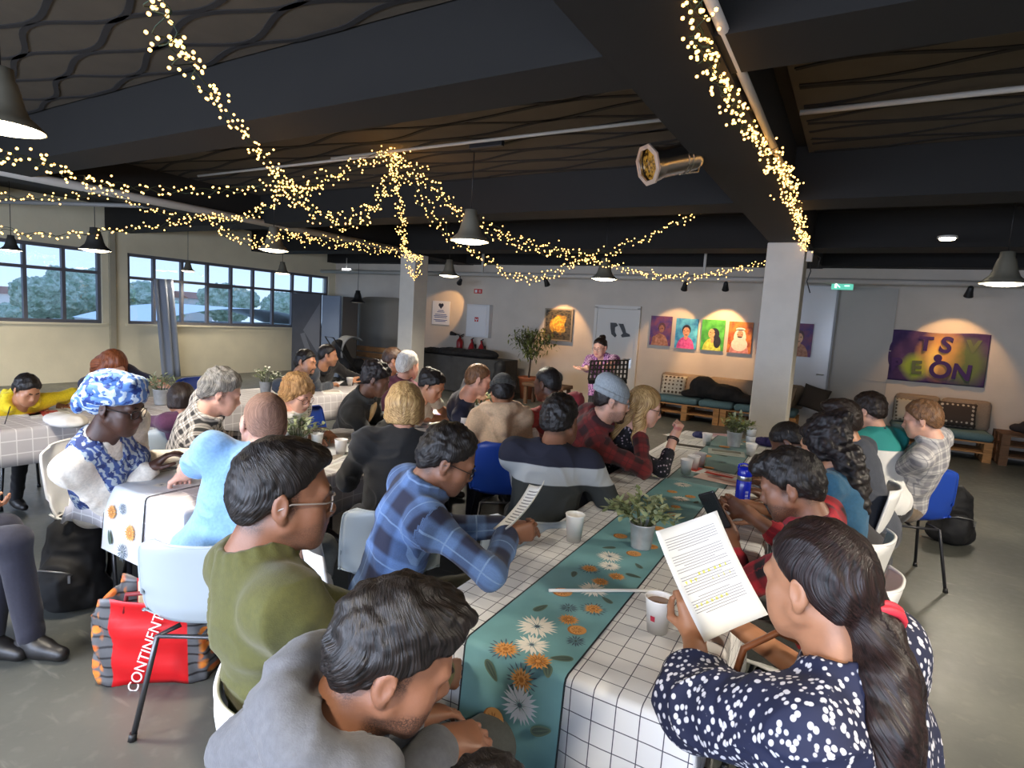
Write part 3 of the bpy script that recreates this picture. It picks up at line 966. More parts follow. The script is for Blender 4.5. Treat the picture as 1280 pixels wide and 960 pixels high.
# pillars
for x0, x1, y0, y1 in ((-1.10, -.66, 8.13, 8.62), (-8.10, -7.72, 9.2, 9.62)):
    o = MB().box(((x0+x1)/2, (y0+y1)/2, ZB/2), (x1-x0, y1-y0, ZB), bevel=.012).build('pillar', PILLAR)
    o['kind'] = 'structure'

# pipes under the beams and along the back wall
def pipe(name, pts, r, label, m=PIPE):
    o = MB().tube(pts, r, 10).build(name, m)
    return tag(o, label, 'pipe')
pipe('conduit_pipe', [(-.585, 1.0, 2.83), (-.585, 5.3, 2.83)], .022, 'white pipe running along the bottom edge of the dark beam above the near table')
pipe('conduit_pipe', [(-7.70, -1.0, 2.82), (-7.70, 9.1, 2.82)], .05, 'long pale trunking along the lower edge of the dark beam towards the windows')
pipe('conduit_pipe', [(-.5, 4.55, 3.16), (3.4, 4.55, 3.16)], .018, 'white tube light rail across the wavy ceiling panel on the door side of the beam')
o = thing('track_light_rail', 'white ceiling track across the wavy panel with a black joint box', 'light track', (-3.4, 4.4, 3.15))
MB().tube([(-1.4, -.05, 0), (2.2, -.05, 0)], .014, 8).build('rail', PIPE, o); MB().tube([(-3.8, .02, 0), (-.6, .02, 0)], .014, 8).build('rail', PIPE, o)
MB().box((.45, .0, -.02), (.34, .05, .05), bevel=.006).build('joint_box', mat('black_plastic', (24, 24, 26), .4), o)
pipe('ventilation_pipe', [(-11.9, 10.55, 2.535), (4.5, 10.55, 2.535)], .045, 'long white pipe along the top of the back wall')
struct(MB().box((-3.8, YB-.06, 2.95), (16.6, .12, .25)).build('trim_20', WALLW))
pipe('ceiling_pipe', [(-11.9, 3.3, 2.86), (-8.3, 4.6, 2.86)], .03, 'thin grey pipe slanting under the dark ceiling near the windows', mat('pipe_grey', (140, 138, 134), .5))

# doors in the back wall
DOORW = mat('door_white', (214, 210, 202), .5)
d = MB(); d.box((-4.18, YB-.02, .98), (.86, .05, 1.96), bevel=.004)
for a, b_ in (((-4.63, YB-.03, .99), (.06, .07, 2.0)), ((-3.73, YB-.03, .99), (.06, .07, 2.0)), ((-4.18, YB-.03, 2.0), (.96, .07, .06))): d.box(a, b_)
door = struct(d.build('door_1', DOORW))
h = MB(); h.tube([(-3.83, YB-.05, .98), (-3.83, YB-.10, .98), (-3.95, YB-.10, .98)], .011, 8); h.box((-3.83, YB-.05, .90), (.045, .012, .20)); h.build('handle', mat('steel', (190, 190, 188), .3, 1.0), door)
d = MB(); d.box((-.62, YB-.06, 1.26), (.52, .05, 2.5), bevel=.004); d2 = struct(d.build('door_2', mat('door_gloss', (214, 214, 214), .22)))
MB().box((-.345, YB-.07, 1.26), (.03, .09, 2.5)).build('door_edge', mat('door_edge_grey', (150, 150, 150), .5), d2)
h = MB(); h.tube([(-.42, YB-.09, 1.02), (-.42, YB-.14, 1.02), (-.52, YB-.14, 1.02)], .011, 8); h.build('handle', mat('steel', (190, 190, 188), .3, 1.0), d2)
SHUT = mat('shutter_grey', (168, 162, 150), .45, noise=.05, nscale=2)
s_ = MB(); s_.box((.1, YB-.02, 1.25), (.8, .04, 2.5))
for z in (.5, 1.0, 1.5, 2.0): s_.box((.1, YB-.045, z), (.8, .012, .012))
struct(s_.build('trim_21', SHUT))

# ---------------------------------------------------------------- outside the windows
LEAF = None
q = Nodes('tree_leaves'); p = q.tex('Object')
q.color(q.mix(q.step(q.noise(p, 2.2, 5), .35, .65), rgb(160, 180, 148), rgb(226, 234, 212)))
q.b.inputs['Roughness'].default_value = .8; q.bump(q.noise(p, 6, 6), 1.0, .3); TREE = q.m
BARK = mat('bark', (84, 70, 58), .9)
rnd = random.Random(4)
def tree(loc, r, hgt, label, sq=.8):
    t = thing('tree', label, 'tree', loc, 0, 'trees beyond the windows')
    MB().tube([(0, 0, 0), (.1, 0, hgt*.5), (0, .1, hgt)], [.3, .22, .12], 8).build('trunk', BARK, t)
    s = Solid()
    for i in range(16):
        a = rnd.uniform(0, 2*PI); e = rnd.uniform(-.4, 1.0)
        c = V3(math.cos(a)*r*.62*math.cos(e), math.sin(a)*r*.62*math.cos(e), hgt+math.sin(e)*r*.6*sq)
        s.ell(c, V3(1, 1, .8)*r*rnd.uniform(.30, .48), None, r*.08)
    s.ell(V3(0, 0, hgt), V3(.7, .7, .6)*r, None, r*.1)
    Vv, Ff = s.mesh(r/26)
    N = vert_normals(Vv, Ff)
    Vv = Vv+N*(r*.07*(vnoise(Vv*5/r*1.4+r)+.8*vnoise(Vv*13/r)+.6*vnoise(Vv*28/r)))[:, None]
    quad_mesh('crown', Vv, Ff, TREE, t)
for px, r, lab, sq in (((-47.905, 18.699, 0.976), 2.1, 'large pale green tree seen through the near window', .8),
                          ((-53.637, 23.530, 1.048), 3.0, 'rounded tree filling the last panes of the near window', .9),
                          ((-45.514, 23.596, 1.177), 1.9, 'tree behind the hanging grey curtain', .9),
                          ((-59.504, 39.917, 1.186), 3.3, 'broad dark tree above the white roof', .6),
                          ((-76.883, 48.382, 0.563), 1.6, 'small tree beside the broad dark tree over the roof', .6),
                          ((-45.786, 36.230, 1.206), 2.0, 'rounded green tree in the last low pane by the dark screens', .8),
                          ((-74.341, 26.355, -1.341), 2.3, 'low hedge of foliage at the lower edge of the near window', .5),
                          ((-57.076, 31.913, 0.350), 1.5, 'tree beside the curtain above the white roof', .8)):
    tree((px[0], px[1], -3.0), r, 3.0+px[2], lab, sq)
ground = MB(); ground.box((-70, 30, -3.3), (110, 140, .3)); struct(ground.build('ground', mat('ground_far', (160, 166, 150), .9)))
rf = thing('white_roofed_hall', 'low white hall with a shallow curved roof seen through the long window', 'building', (-38, 24.5, -3.0))
def roof(u, v):
    a = (u-.5)*2
    return Vector((-4+8*v, a*6.8, 3.05+1.15*(1-a*a)))
b = MB(); b.grid(roof, 24, 2); b.build('roof', mat('roof_white', (240, 242, 246), .6), rf)
b = MB(); b.box((0, 0, 1.52), (7.8, 13.4, 3.04)); b.build('wall', mat('hall_wall', (214, 214, 212), .8), rf)
for px, w_, h_, lb in (((-137.843, 47.405, -3.945), 9, 3.4, 'small pale house far off at the corner of the near window'), ((-118.428, 70.749, -0.202), 9, 4.6, 'row of pale houses far behind the curtain')):
    bt_ = thing('house', lb, 'house', (px[0], px[1], -3.0), R(-60))
    MB().box((0, 0, h_/2), (w_, 5, h_)).build('wall', mat('house_wall', (214, 206, 198), .8), bt_)
    b = MB(); b.poly([(-w_/2-.3, -2.8, h_), (-w_/2-.3, 2.8, h_), (-w_/2-.3, 0, h_+1.3)], w_+.6, axis=(1, 0, 0)); b.build('roof', mat('house_roof', (170, 122, 104), .8), bt_)
    b = MB()
    for k_ in range(4): b.box((-w_*.36+k_*w_*.24, -2.51, h_*.6), (.9, .04, 1.2))
    b.build('window', mat('house_window', (90, 100, 112), .3), bt_)
for i, x in enumerate((-7, -2.4, 2.4)):
    wall_box('trim_%d' % (22+i), (x-.02, 10.53, 2.56), (x+.02, 10.57, 3.3), PIPE)

# ---------------------------------------------------------------- lamps, lights and garlands
BLACK = mat('black_metal', (26, 25, 25), .45)
LAMPD = mat('lamp_shade_dark', (62, 60, 56), .5)
LAMPG = mat('lamp_shade_olive', (110, 106, 92), .5)
LAMPIN = mat('lamp_inside', (236, 230, 214), .6)
def pendant(loc, label, lit=True, r=.19, m=LAMPG, watts=38):
    t = thing('pendant_lamp', label, 'pendant lamp', loc, 0, 'factory pendant lamps')
    sc = r/.19
    b = MB(); prof = [(.19, 0), (.188, .010), (.150, .045), (.118, .075), (.100, .12), (.084, .19), (.070, .235), (.062, .245), (.058, .30), (.030, .305)]
    b.lathe([(x*sc, z*sc) for x, z in prof], seg=28, cap1=True)
    b.lathe([(x*sc-.004, z*sc+.001) for x, z in prof[:7]], seg=28, mi=1)
    b.build('lamp_shade', [m, LAMPIN], t, fix=False)
    b = MB(); b.tube([(0, 0, .30*sc), (0, 0, ZC+.07-loc[2])], .005, 6); b.build('cord', BLACK, t)
    b = MB(); b.lathe([(.001, -.024*sc), (.07*sc, -.022*sc), (.13*sc, -.013*sc), (.160*sc, .002), (.14*sc, .02), (.05, .05)], seg=28)
    b.build('bulb', emit('lamp_glow', (255, 240, 206), 6.0) if lit else mat('bulb_off', (190, 180, 160), .3), t)
    if lit:
        d = bpy.data.lights.new('lamp_light', 'SPOT'); d.energy = watts*1.9; d.color = rgb(255, 242, 222); d.spot_size = R(150); d.spot_blend = .6; d.shadow_soft_size = .12
        o = bpy.data.objects.new('lamp_light', d); C.objects.link(o); o.parent = t; o.location = (0, 0, -.06)
    return t
pendant((-3.327, 4.761, 2.360), 'lit olive pendant lamp hanging in the middle of the room below the ceiling track', watts=64)
pendant((-3.284, 8.176, 2.300), 'lit pendant lamp hanging in front of the white door')
pendant((-6.037, 8.083, 2.290), 'lit pendant lamp just beside the pillar with the looped fairy lights', r=.17)
pendant((1.201, 7.576, 2.290), 'large lit pendant lamp above the banner end of the room', r=.20)
pendant((-3.137, 1.085, 2.300), 'lit pendant lamp cut by the frame under the wavy ceiling', r=.15)
pendant((-6.327, 4.850, 2.300), 'lit pendant lamp over the middle of the long window wall', r=.18)
pendant((-9.441, 4.284, 2.240), 'lit pendant lamp in front of the post between the two windows', r=.20, m=LAMPD)
pendant((-10.942, 3.848, 2.190), 'small grey pendant lamp hanging before the near window', r=.14, m=LAMPD, watts=14)
pendant((-11.818, 7.043, 2.190), 'small pendant lamp hanging above the grey curtain', r=.13, watts=14)
pendant((-10.338, 8.146, 2.270), 'pendant lamp hanging in front of the far end of the window', r=.15, watts=18)
pendant((-9.952, 9.900, 1.790), 'black unlit pendant lamp hanging low near the folding screens', lit=False, r=.17, m=BLACK)

for loc_, lb_ in (((1.3, .9, 2.33), 'added unseen pendant lamp over the floor beside the nearest table'), ((-.5, -.7, 2.33), 'added unseen pendant lamp hanging just behind the photographer'), ((1.9, 3.4, 2.33), 'added unseen pendant lamp over the open floor right of the near row'), ((-3.6, -1.3, 2.31), 'added unseen pendant lamp by the windows behind the photographer')):
    pendant(loc_, lb_, watts=85 if loc_[0] == 1.9 else 44)  # unseen lamps added outside the frame to brighten the near tables
def spot_can(loc, aim, label, watts, size=42):
    t = thing('track_spotlight', label, 'spotlight', loc, 0, 'black spotlights on the back wall pipe')
    v = (Vector(aim)-Vector(loc)).normalized(); rot = (-v).to_track_quat('Z', 'Y').to_matrix().to_4x4()
    b = MB(); b.lathe([(.020, .09), (.036, .07), (.045, .0), (.060, -.07)], seg=16, M=rot, cap0=True); b.build('lamp_housing', BLACK, t)
    b = MB(); b.tube([(0, 0, .02), (0, .0, .16)], .008, 6); b.build('bracket', BLACK, t)
    b = MB(); b.lathe([(.001, -.05), (.050, -.055)], seg=14, M=rot); b.build('lens', emit('spot_glow', (255, 214, 150), 6.0), t)
    d = bpy.data.lights.new('spot_light', 'SPOT'); d.energy = watts; d.color = rgb(255, 196, 130); d.spot_size = R(size); d.spot_blend = .35; d.shadow_soft_size = .03
    o = bpy.data.objects.new('spot_light', d); C.objects.link(o); o.parent = t
    o.rotation_euler = (-v).to_track_quat('Z', 'Y').to_euler(); o.location = v*.08
YS = 10.55
spot_can((-5.456, 10.550, 2.401), (-5.35, YB, 1.35), 'black spotlight aimed at the golden painting', 34, 60)
spot_can((-2.709, 10.550, 2.394), (-3.05, YB, 1.4), 'black spotlight aimed at the first two portraits', 24, 60)
spot_can((-2.019, 10.550, 2.412), (-2.15, YB, 1.45), 'black spotlight aimed at the green and orange portraits', 52, 60)
spot_can((1.313, 10.550, 2.420), (1.25, YB, 1.2), 'black spotlight above the painted banner', 20, 76)
spot_can((-7.570, 10.550, 2.370), (-8.45, YB, 1.75), 'black spotlight aimed at the heart notice beside the pillar', 20, 46)

# theatre can light clamped to the beam
t = thing('theatre_can_light', 'silver theatre can light clamped to the side of the dark beam', 'stage light', (-1.175, 4.059, 2.782))
ax = (Vector((-1.374, 3.875, 2.699))-Vector((-1.122, 4.176, 2.824))).normalized()
rot = ax.to_track_quat('Z', 'Y').to_matrix().to_4x4() @ Matrix.Scale(1.15, 4)
CHROME = mat('polished_aluminium', (200, 196, 190), .22, 1.0)
b = MB(); b.lathe([(.035, -.17), (.075, -.14), (.088, -.10), (.088, .12), (.098, .14), (.108, .20)], seg=32, M=rot, cap0=True)
b.lathe([(.0885, -.03), (.091, -.025), (.0885, -.02)], seg=32, M=rot); b.lathe([(.0885, -.06), (.091, -.055), (.0885, -.05)], seg=32, M=rot); b.build('can', CHROME, t)
b = MB()
oc = [(math.cos(2*PI*k/8+PI/8), math.sin(2*PI*k/8+PI/8)) for k in range(8)]
for k in range(8):
    a, c = oc[k], oc[(k+1) % 8]
    P = [rot @ Vector((a[0]*r_, a[1]*r_, z)) for r_, z in ((.118, .205), (.092, .208))]+[rot @ Vector((c[0]*r_, c[1]*r_, z)) for r_, z in ((.092, .208), (.118, .205))]
    P2 = [p_-ax*.012 for p_ in P]
    v = [b.bm.verts.new(p_) for p_ in P+P2]
    for f in ((0, 1, 2, 3), (7, 6, 5, 4), (0, 4, 5, 1), (2, 6, 7, 3), (1, 5, 6, 2), (3, 7, 4, 0)): b.bm.faces.new([v[i] for i in f])
b.build('gel_frame', mat('gel_frame_metal', (222, 200, 184), .35, .7), t)
q = Nodes('lamp_lens'); q.color(q.mix(q.step(q.noise(q.tex('Object'), 40, 3), .4, .6), rgb(70, 46, 14), rgb(196, 140, 52))); q.b.inputs['Roughness'].default_value = .15
b = MB(); b.lathe([(.001, .18), (.094, .17)], seg=24, M=rot); b.build('lens', q.m, t)
sd = ax.cross(Vector((0, 0, 1))).normalized(); up = sd.cross(ax)
b = MB(); b.tube([-ax*.02+up*.10, -ax*.02-sd*.0+up*.09, -ax*.15+up*.10, -ax*.22, -ax*.15-up*.11, -ax*.0-up*.098], .007, 8)
b.tube([-ax*.22, -ax*.34], .012, 8); b.build('yoke', CHROME, t)

# green exit sign and small ceiling lights
t = thing('exit_sign', 'small glowing green and white exit sign hanging before the grey shutter', 'exit sign', (-0.279, 10.550, 2.470))
b = MB(); b.box((0, 0, 0), (.30, .03, .13), bevel=.006); b.build('sign_panel', emit('exit_green', (84, 176, 152), .5), t)
b = MB(); b.box((-.02, -.017, .045), (.22, .005, .02)); b.box((-.09, -.017, -.01), (.03, .005, .06)); b.tube([(-.09, -.018, .03), (-.06, -.018, .0), (-.03, -.018, -.03)], .008, 6); b.tube([(.03, -.018, -.005), (.10, -.018, -.005)], .008, 6); b.build('pictogram', emit('exit_white', (220, 245, 238), .7), t)
b = MB(); b.tube([(0, 0, .06), (0, 0, .10)], .006, 6); b.build('hanger', PIPE, t)
t = thing('emergency_light', 'small white emergency light on the pipe above the folding screens', 'emergency light', (-11.018, 10.550, 2.567)); MB().box((0, 0, 0), (.26, .06, .10), bevel=.01).build('light_box', emit('emergency_glow', (240, 246, 250), 1.3), t)
MB().tube([(0, 0, .05), (0, 0, .3)], .01, 6).build('bracket', PIPE, t)
t = thing('recessed_ceiling_light', 'small warm recessed light under the dark ceiling beyond the pillar', 'ceiling light', (0.729, 7.945, 2.780)); MB().lathe([(.001, 0), (.07, .0), (.075, .02)], seg=18).build('lens', emit('lamp_glow', (255, 240, 206), 6.0), t)
MB().lathe([(.075, .02), (.095, .015), (.09, .04)], seg=18).build('trim_ring', PIPE, t)
t = thing('cable_box', 'small white junction box with hanging cables at the corner of the near pillar', 'cable box', (-.60, 8.10, 2.60)); MB().box((.0, -.02, .02), (.07, .05, .13), bevel=.006).build('box_body', PIPE, t)
b = MB(); b.tube([(0, -.02, -.04), (.03, -.03, -.16), (.0, -.03, -.28), (.05, -.02, -.42)], .007, 6); b.tube([(.02, -.02, .06), (.12, -.05, .0), (.10, -.05, -.12)], .006, 6); b.build('cable', BLACK, t)

# fairy lights
GLOW = emit('fairy_bulb', (255, 190, 100), 2.6)
WIRE = mat('fairy_wire', (40, 58, 34), .6)
bulb_me = None
def catmull(P, n=14):
    P = [Vector(p) for p in P]; out = []
    for i in range(len(P)-1):
        p0 = P[max(i-1, 0)]; p1 = P[i]; p2 = P[i+1]; p3 = P[min(i+2, len(P)-1)]
        for k in range(n):
            t = k/n
            out.append(.5*((2*p1)+(-p0+p2)*t+(2*p0-5*p1+4*p2-p3)*t*t+(-p0+3*p1-3*p2+p3)*t**3))
    out.append(P[-1]); return out
rg = random.Random(11)
def garland(label, P, density=1.0, spread=.035, strands=2):
    global bulb_me
    t = thing('fairy_light_string', label, 'fairy lights', P[0], 0, 'warm fairy light strings')
    O = Vector(P[0]); path = catmull(P)
    bulbs = []; w = MB()
    for s in range(strands):
        off = Vector((rg.uniform(-1, 1), rg.uniform(-1, 1), rg.uniform(-1, 1)))*spread*.8
        ph = rg.uniform(0, 6)
        pts = [p-O+off+Vector((math.sin(i*.9+ph), math.cos(i*.8+ph), math.sin(i*.7+ph*2)))*spread*.5 for i, p in enumerate(path)]
        w.tube(pts, .0022, 4)
        acc = 0.0; stepl = .044/density
        for a, c in zip(pts, pts[1:]):
            L = (c-a).length; u = 0.0
            while acc+(L-u) >= stepl:
                u += stepl-acc; acc = 0.0
                bulbs.append(a.lerp(c, min(u/L, 1))+Vector((rg.gauss(0, 1), rg.gauss(0, 1), rg.gauss(0, 1)))*spread*.45)
            acc += L-u
    w.build('wire', WIRE, t)
    if bulb_me is None:
        bm = bmesh.new(); bmesh.ops.create_icosphere(bm, subdivisions=1, radius=.0075)
        bulb_me = bpy.data.meshes.new('fairy_bulb'); bm.to_mesh(bulb_me); bm.free(); bulb_me.materials.append(GLOW)
    cl = Vector((0, 0, 1.65))-O
    bulbs.sort(key=lambda p: (p-cl).length)
    for p in bulbs[:100]:
        o = bpy.data.objects.new('bulb', bulb_me); C.objects.link(o); o.parent = t; o.location = p
    if len(bulbs) > 100:
        b = MB()
        for p in bulbs[100:]:
            r = bmesh.ops.create_icosphere(b.bm, subdivisions=1, radius=.0075)
            bmesh.ops.translate(b.bm, vec=p, verts=r['verts'])
        o = b.build('bulb', GLOW, t, fix=False); o['kind'] = 'stuff'
HOOK = (-4.018, 4.381, 3.170); HUB = (-4.020, 3.145, 2.596); KNOT = (-2.742, 6.181, 2.377); LFT = (-5.814, 3.724, 2.516); PILM = (-6.072, 7.411, 2.516); BEAMP = (-0.560, 4.183, 2.760); PILR = (-.64, 8.10, 2.76)
garland('fairy light string coming down from the top of the frame to the ceiling cluster', [(-1.931, 1.037, 2.574), (-2.053, 1.131, 2.501), (-2.479, 1.477, 2.585), (-2.989, 1.997, 2.598), (-3.525, 2.617, 2.593), HUB], .9, .05)
garland('fairy light string from the left edge under the wavy ceiling to the cluster', [(-3.392, 1.135, 2.229), (-3.662, 1.452, 2.287), (-4.056, 1.808, 2.313), (-4.370, 2.215, 2.372), (-4.365, 2.693, 2.446), (-4.241, 3.008, 2.530), HUB], .8, .04)
garland('fairy light string drooping across the pale trunking near the windows', [(-5.967, 1.988, 2.363), (-6.013, 2.436, 2.438), (-6.007, 2.806, 2.569), (-6.001, 3.148, 2.493), (-6.001, 3.495, 2.481), LFT], .8, .04)
garland('lowest fairy light string hanging in front of the near window', [(-5.422, 1.800, 2.067), (-5.487, 2.112, 2.071), (-5.630, 2.503, 2.147), (-5.659, 2.967, 2.261), (-5.724, 3.412, 2.396), LFT], .8, .035)
garland('fairy light string rising from the window side to the ceiling cluster', [LFT, (-5.201, 3.606, 2.459), (-4.394, 3.384, 2.527), HUB], .8, .045)
garland('short fairy light swag below the window side knot', [LFT, (-5.564, 3.727, 2.319), (-5.545, 4.081, 2.281), (-5.642, 4.511, 2.440), (-5.969, 5.257, 2.480), (-6.072, 6.366, 2.528), PILM], 1.3, .05)
garland('fairy light string from the ceiling hook down to the left cluster', [HOOK, (-4.039, 3.993, 2.949), (-4.087, 3.584, 2.699), (-4.073, 3.343, 2.567), HUB], 1.0, .06, 3)
garland('doubled fairy light swag below the ceiling hook', [HUB, (-4.067, 3.447, 2.446), (-4.030, 3.813, 2.416), (-4.053, 4.176, 2.632), (-4.167, 4.501, 2.955), HOOK], 1.1, .06, 3)
garland('fairy light string dropping from the hook to the far pillar top', [HOOK, (-4.333, 4.869, 2.944), (-4.936, 5.647, 2.668), (-5.782, 6.761, 2.486), PILM, (-6.095, 7.301, 2.217), (-6.169, 7.223, 2.395)], 1.3, .05)
garland('fairy light string sweeping from the hook to the central knot', [HOOK, (-3.955, 4.862, 3.001), (-3.798, 5.154, 2.753), (-3.436, 5.566, 2.526), (-3.092, 5.868, 2.426), KNOT], 1.2, .06, 3)
garland('lower fairy light swag between the hook and the central knot', [HOOK, (-3.945, 4.733, 2.854), (-3.823, 4.995, 2.538), (-3.641, 5.421, 2.319), (-3.299, 5.824, 2.112), (-2.961, 6.036, 2.235), KNOT], 1.2, .05)
garland('fairy light string rising from the central knot to the beam', [KNOT, (-2.226, 6.270, 2.552), (-1.684, 6.267, 2.799), (-1.187, 6.236, 3.041), BEAMP], 1.0, .05)
garland('fairy light string drooping from the central knot to the near pillar', [KNOT, (-2.447, 6.691, 2.308), (-2.090, 7.476, 2.283), (-1.569, 8.262, 2.437), (-1.155, 8.760, 2.631), PILR], 1.2, .045)
garland('thick bundle of fairy lights along the bottom of the dark beam', [(-0.555, 2.050, 2.760), (-0.621, 2.385, 2.750), (-0.626, 2.766, 2.760), (-0.620, 3.150, 2.750), (-0.591, 3.783, 2.760), (-0.533, 4.291, 2.760), (-0.558, 5.130, 2.760), (-0.594, 6.368, 2.760), PILR], 1.25, .055, 3)

# ---------------------------------------------------------------- pictures, notices, things on the back wall
def paint(name, c0, c1, sc=9):
    if name in MATS: return MATS[name]
    q = Nodes(name); q.color(q.mix(q.step(q.noise(q.tex('Object'), sc, 5), .35, .65), rgb(*c0), rgb(*c1))); q.b.inputs['Roughness'].default_value = .55; return q.m
def disc(b, cx, cz, rx, rz, y, mi, a0=0, a1=2*PI, n=20, top=None):
    v = [b.bm.verts.new((cx+rx*math.cos(a0+(a1-a0)*i/n), y, cz+rz*math.sin(a0+(a1-a0)*i/n))) for i in range(n if a1-a0 > 6.2 else n+1)]
    b.bm.faces.new(v).material_index = mi
def portrait(x, z, w, h, label, bg, hair, skin, cloth, kind):
    t = thing('portrait_canvas', label, 'painting', (x, YB-.03, z), 0, 'painted portraits on the back wall')
    b = MB(); b.box((0, 0, 0), (w, .03, h)); b.build('canvas', paint('bg_'+label[:18], *bg), t)
    b = MB(); y = -.0165
    sk = paint('pskin_'+kind, skin, tuple(min(255, v+30) for v in skin), 30)
    disc(b, 0, -h*.5, w*.40, h*.40, y, 2, 0, PI)
    if kind == 'veil':
        disc(b, 0, .0, w*.26, h*.28, y-.001, 0); disc(b, 0, -h*.22, w*.34, h*.22, y-.0012, 0); disc(b, 0, .06, w*.13, h*.12, y-.002, 1); disc(b, 0, .15, w*.20, h*.05, y-.003, 0); disc(b, 0, .135, w*.19, h*.018, y-.004, 3); disc(b, 0, .02, w*.11, h*.05, y-.0035, 3, PI, 2*PI)
    elif kind == 'long':
        disc(b, .03, .02, w*.22, h*.20, y-.001, 0); disc(b, .09, -.12, w*.16, h*.20, y-.0012, 0); disc(b, 0, -.08, w*.07, h*.12, y-.0015, 1); disc(b, -.02, .03, w*.14, h*.15, y-.002, 1)
    elif kind == 'hands':
        disc(b, .02, .07, w*.17, h*.16, y-.001, 0); disc(b, .02, .04, w*.12, h*.13, y-.002, 1); disc(b, -.01, -.10, w*.10, h*.10, y-.003, 1); disc(b, -.12, -.17, w*.08, h*.12, y-.003, 1)
    else:
        disc(b, 0, .07, w*.20, h*.17, y-.001, 0); disc(b, 0, -.06, w*.08, h*.10, y-.0015, 1); disc(b, 0, .03, w*.155, h*.16, y-.002, 1); disc(b, 0, .115, w*.16, h*.06, y-.003, 0, 0, PI); disc(b, 0, -.02, w*.06, h*.02, y-.003, 3, PI, 2*PI)
    for sx in (-.035, .035): disc(b, sx-.005, .05, .012, .007, y-.005, 3)
    b.build('portrait_figure', [paint('phair_'+label[:14], hair, tuple(min(255, v+16) for v in hair), 30), sk, paint('pcloth_'+label[:14], cloth, tuple(min(255, v+40) for v in cloth), 20), mat('paint_dark', (30, 18, 18), .6)], t)
pw, ph = .41, .565
for (px, lab, bg, hr, sk, cl, kd) in (((826, 413.5), 'purple portrait of a person with folded hands, first in the row', ((60, 40, 110), (120, 60, 90)), (70, 36, 40), (130, 80, 56), (150, 96, 66), 'hands'),
                             ((858, 417), 'bright blue portrait of a smiling person in a pink scarf', ((30, 120, 180), (90, 190, 220)), (20, 16, 18), (206, 140, 96), (196, 60, 130), 'scarf'),
                             ((891, 419), 'green portrait of a person with long dark hair', ((50, 140, 40), (90, 190, 70)), (22, 16, 24), (206, 150, 96), (190, 200, 60), 'long'),
                             ((925, 422), 'orange portrait of a person in a pale headdress', ((150, 60, 20), (214, 130, 40)), (226, 206, 190), (186, 126, 90), (190, 120, 110), 'veil'),
                             ((962, 424), 'portrait half hidden by the near pillar, pink and red', ((150, 40, 60), (196, 80, 90)), (30, 20, 20), (190, 130, 100), (120, 40, 50), 'plain')):
    P = {826: (-3.274, 11.270, 1.584), 858: (-2.781, 11.270, 1.563), 891: (-2.297, 11.270, 1.566), 925: (-1.818, 11.270, 1.555), 962: (-1.321, 11.270, 1.561)}[px[0]]
    portrait(P[0], P[2], pw, ph, lab, bg, hr, sk, cl, kd)
P = (-0.819, 11.200, 1.583)
portrait(P[0]-.03, P[2], pw, ph, 'purple portrait of a laughing person on the glossy door beyond the pillar', ((96, 40, 90), (120, 60, 110)), (20, 14, 20), (200, 150, 110), (50, 40, 90), 'laugh')
for o in list(C.objects):
    if o.get('label', '').startswith('purple portrait of a laughing'): o.location.y = YB-.12
# golden painting
P = (-5.475, 11.270, 1.570)
t = thing('framed_painting', 'dark square painting with a golden blossom beside the ficus', 'painting', (P[0]+.0, YB-.03, P[2]))
q = Nodes('golden_paint'); p = q.tex('Object'); l = q.xyz(p)
rr_ = q.math('SQRT', q.math('ADD', q.math('POWER', l[0], 2.0), q.math('POWER', q.math('ADD', l[2], -.02), 2.0)))
blob = q.step(q.math('ADD', rr_, q.math('MULTIPLY', q.noise(p, 9, 4), .30)), .36, .28)
brick = q.step(q.voronoi(q.scale(p, (1, 1, 2)), 14).outputs['Distance'], .2, .6)
q.color(q.mix(blob, q.mix(brick, rgb(28, 30, 28), rgb(84, 76, 56)), q.mix(q.step(q.noise(p, 22, 3), .35, .65), rgb(196, 120, 20), rgb(250, 206, 70))))
MB().box((0, 0, 0), (.60, .03, .62)).build('canvas', q.m, t)
b = MB()
for c_, s_ in (((0, -.002, .325), (.66, .04, .03)), ((0, -.002, -.325), (.66, .04, .03)), ((-.315, -.002, 0), (.03, .04, .62)), ((.315, -.002, 0), (.03, .04, .62))): b.box(c_, s_)
b.build('frame', mat('frame_grey', (140, 130, 112), .5), t)
# notice with the heart bird, red sign, hose cabinet, extinguishers
def lettering(txt, loc, size, m, parent, rot=(R(90), 0, 0), name='lettering', ext=.001, align='CENTER', shear=0, off=0.0):
    c = bpy.data.curves.new(name, 'FONT'); c.body = txt; c.size = size; c.extrude = ext; c.align_x = align; c.align_y = 'CENTER'; c.shear = shear; c.offset = off
    o = bpy.data.objects.new(name, c); C.objects.link(o); o.location = loc; o.rotation_euler = rot; o.parent = parent; c.materials.append(m)
    me = bpy.data.meshes.new_from_object(o); me.name = name
    n = bpy.data.objects.new(name, me); C.objects.link(n); n.location = loc; n.rotation_euler = rot; n.parent = parent
    bpy.data.objects.remove(o); return n
P = (-8.601, 11.270, 1.672)
t = thing('notice_board', 'white notice with a dark heart bird emblem beside the far pillar', 'notice', (P[0], YB-.02, P[2]))
MB().box((0, 0, 0), (.52, .02, .56), bevel=.004).build('board', mat('notice_white', (226, 230, 236), .4), t)
b = MB(); disc(b, -.035, .185, .04, .04, -.012, 0); disc(b, .035, .185, .04, .04, -.012, 0)
b.bm.faces.new([b.bm.verts.new(v) for v in ((-.07, -.0125, .17), (0, -.0125, .09), (.07, -.0125, .17))]); b.build('emblem', mat('ink_dark', (34, 40, 58), .6), t)
b = MB()
for i, (z, w_) in enumerate(((.055, .16), (.02, .22), (-.04, .34), (-.075, .40), (-.11, .36), (-.17, .40), (-.20, .30))): b.box((0, -.0115, z), (w_, .002, .016))
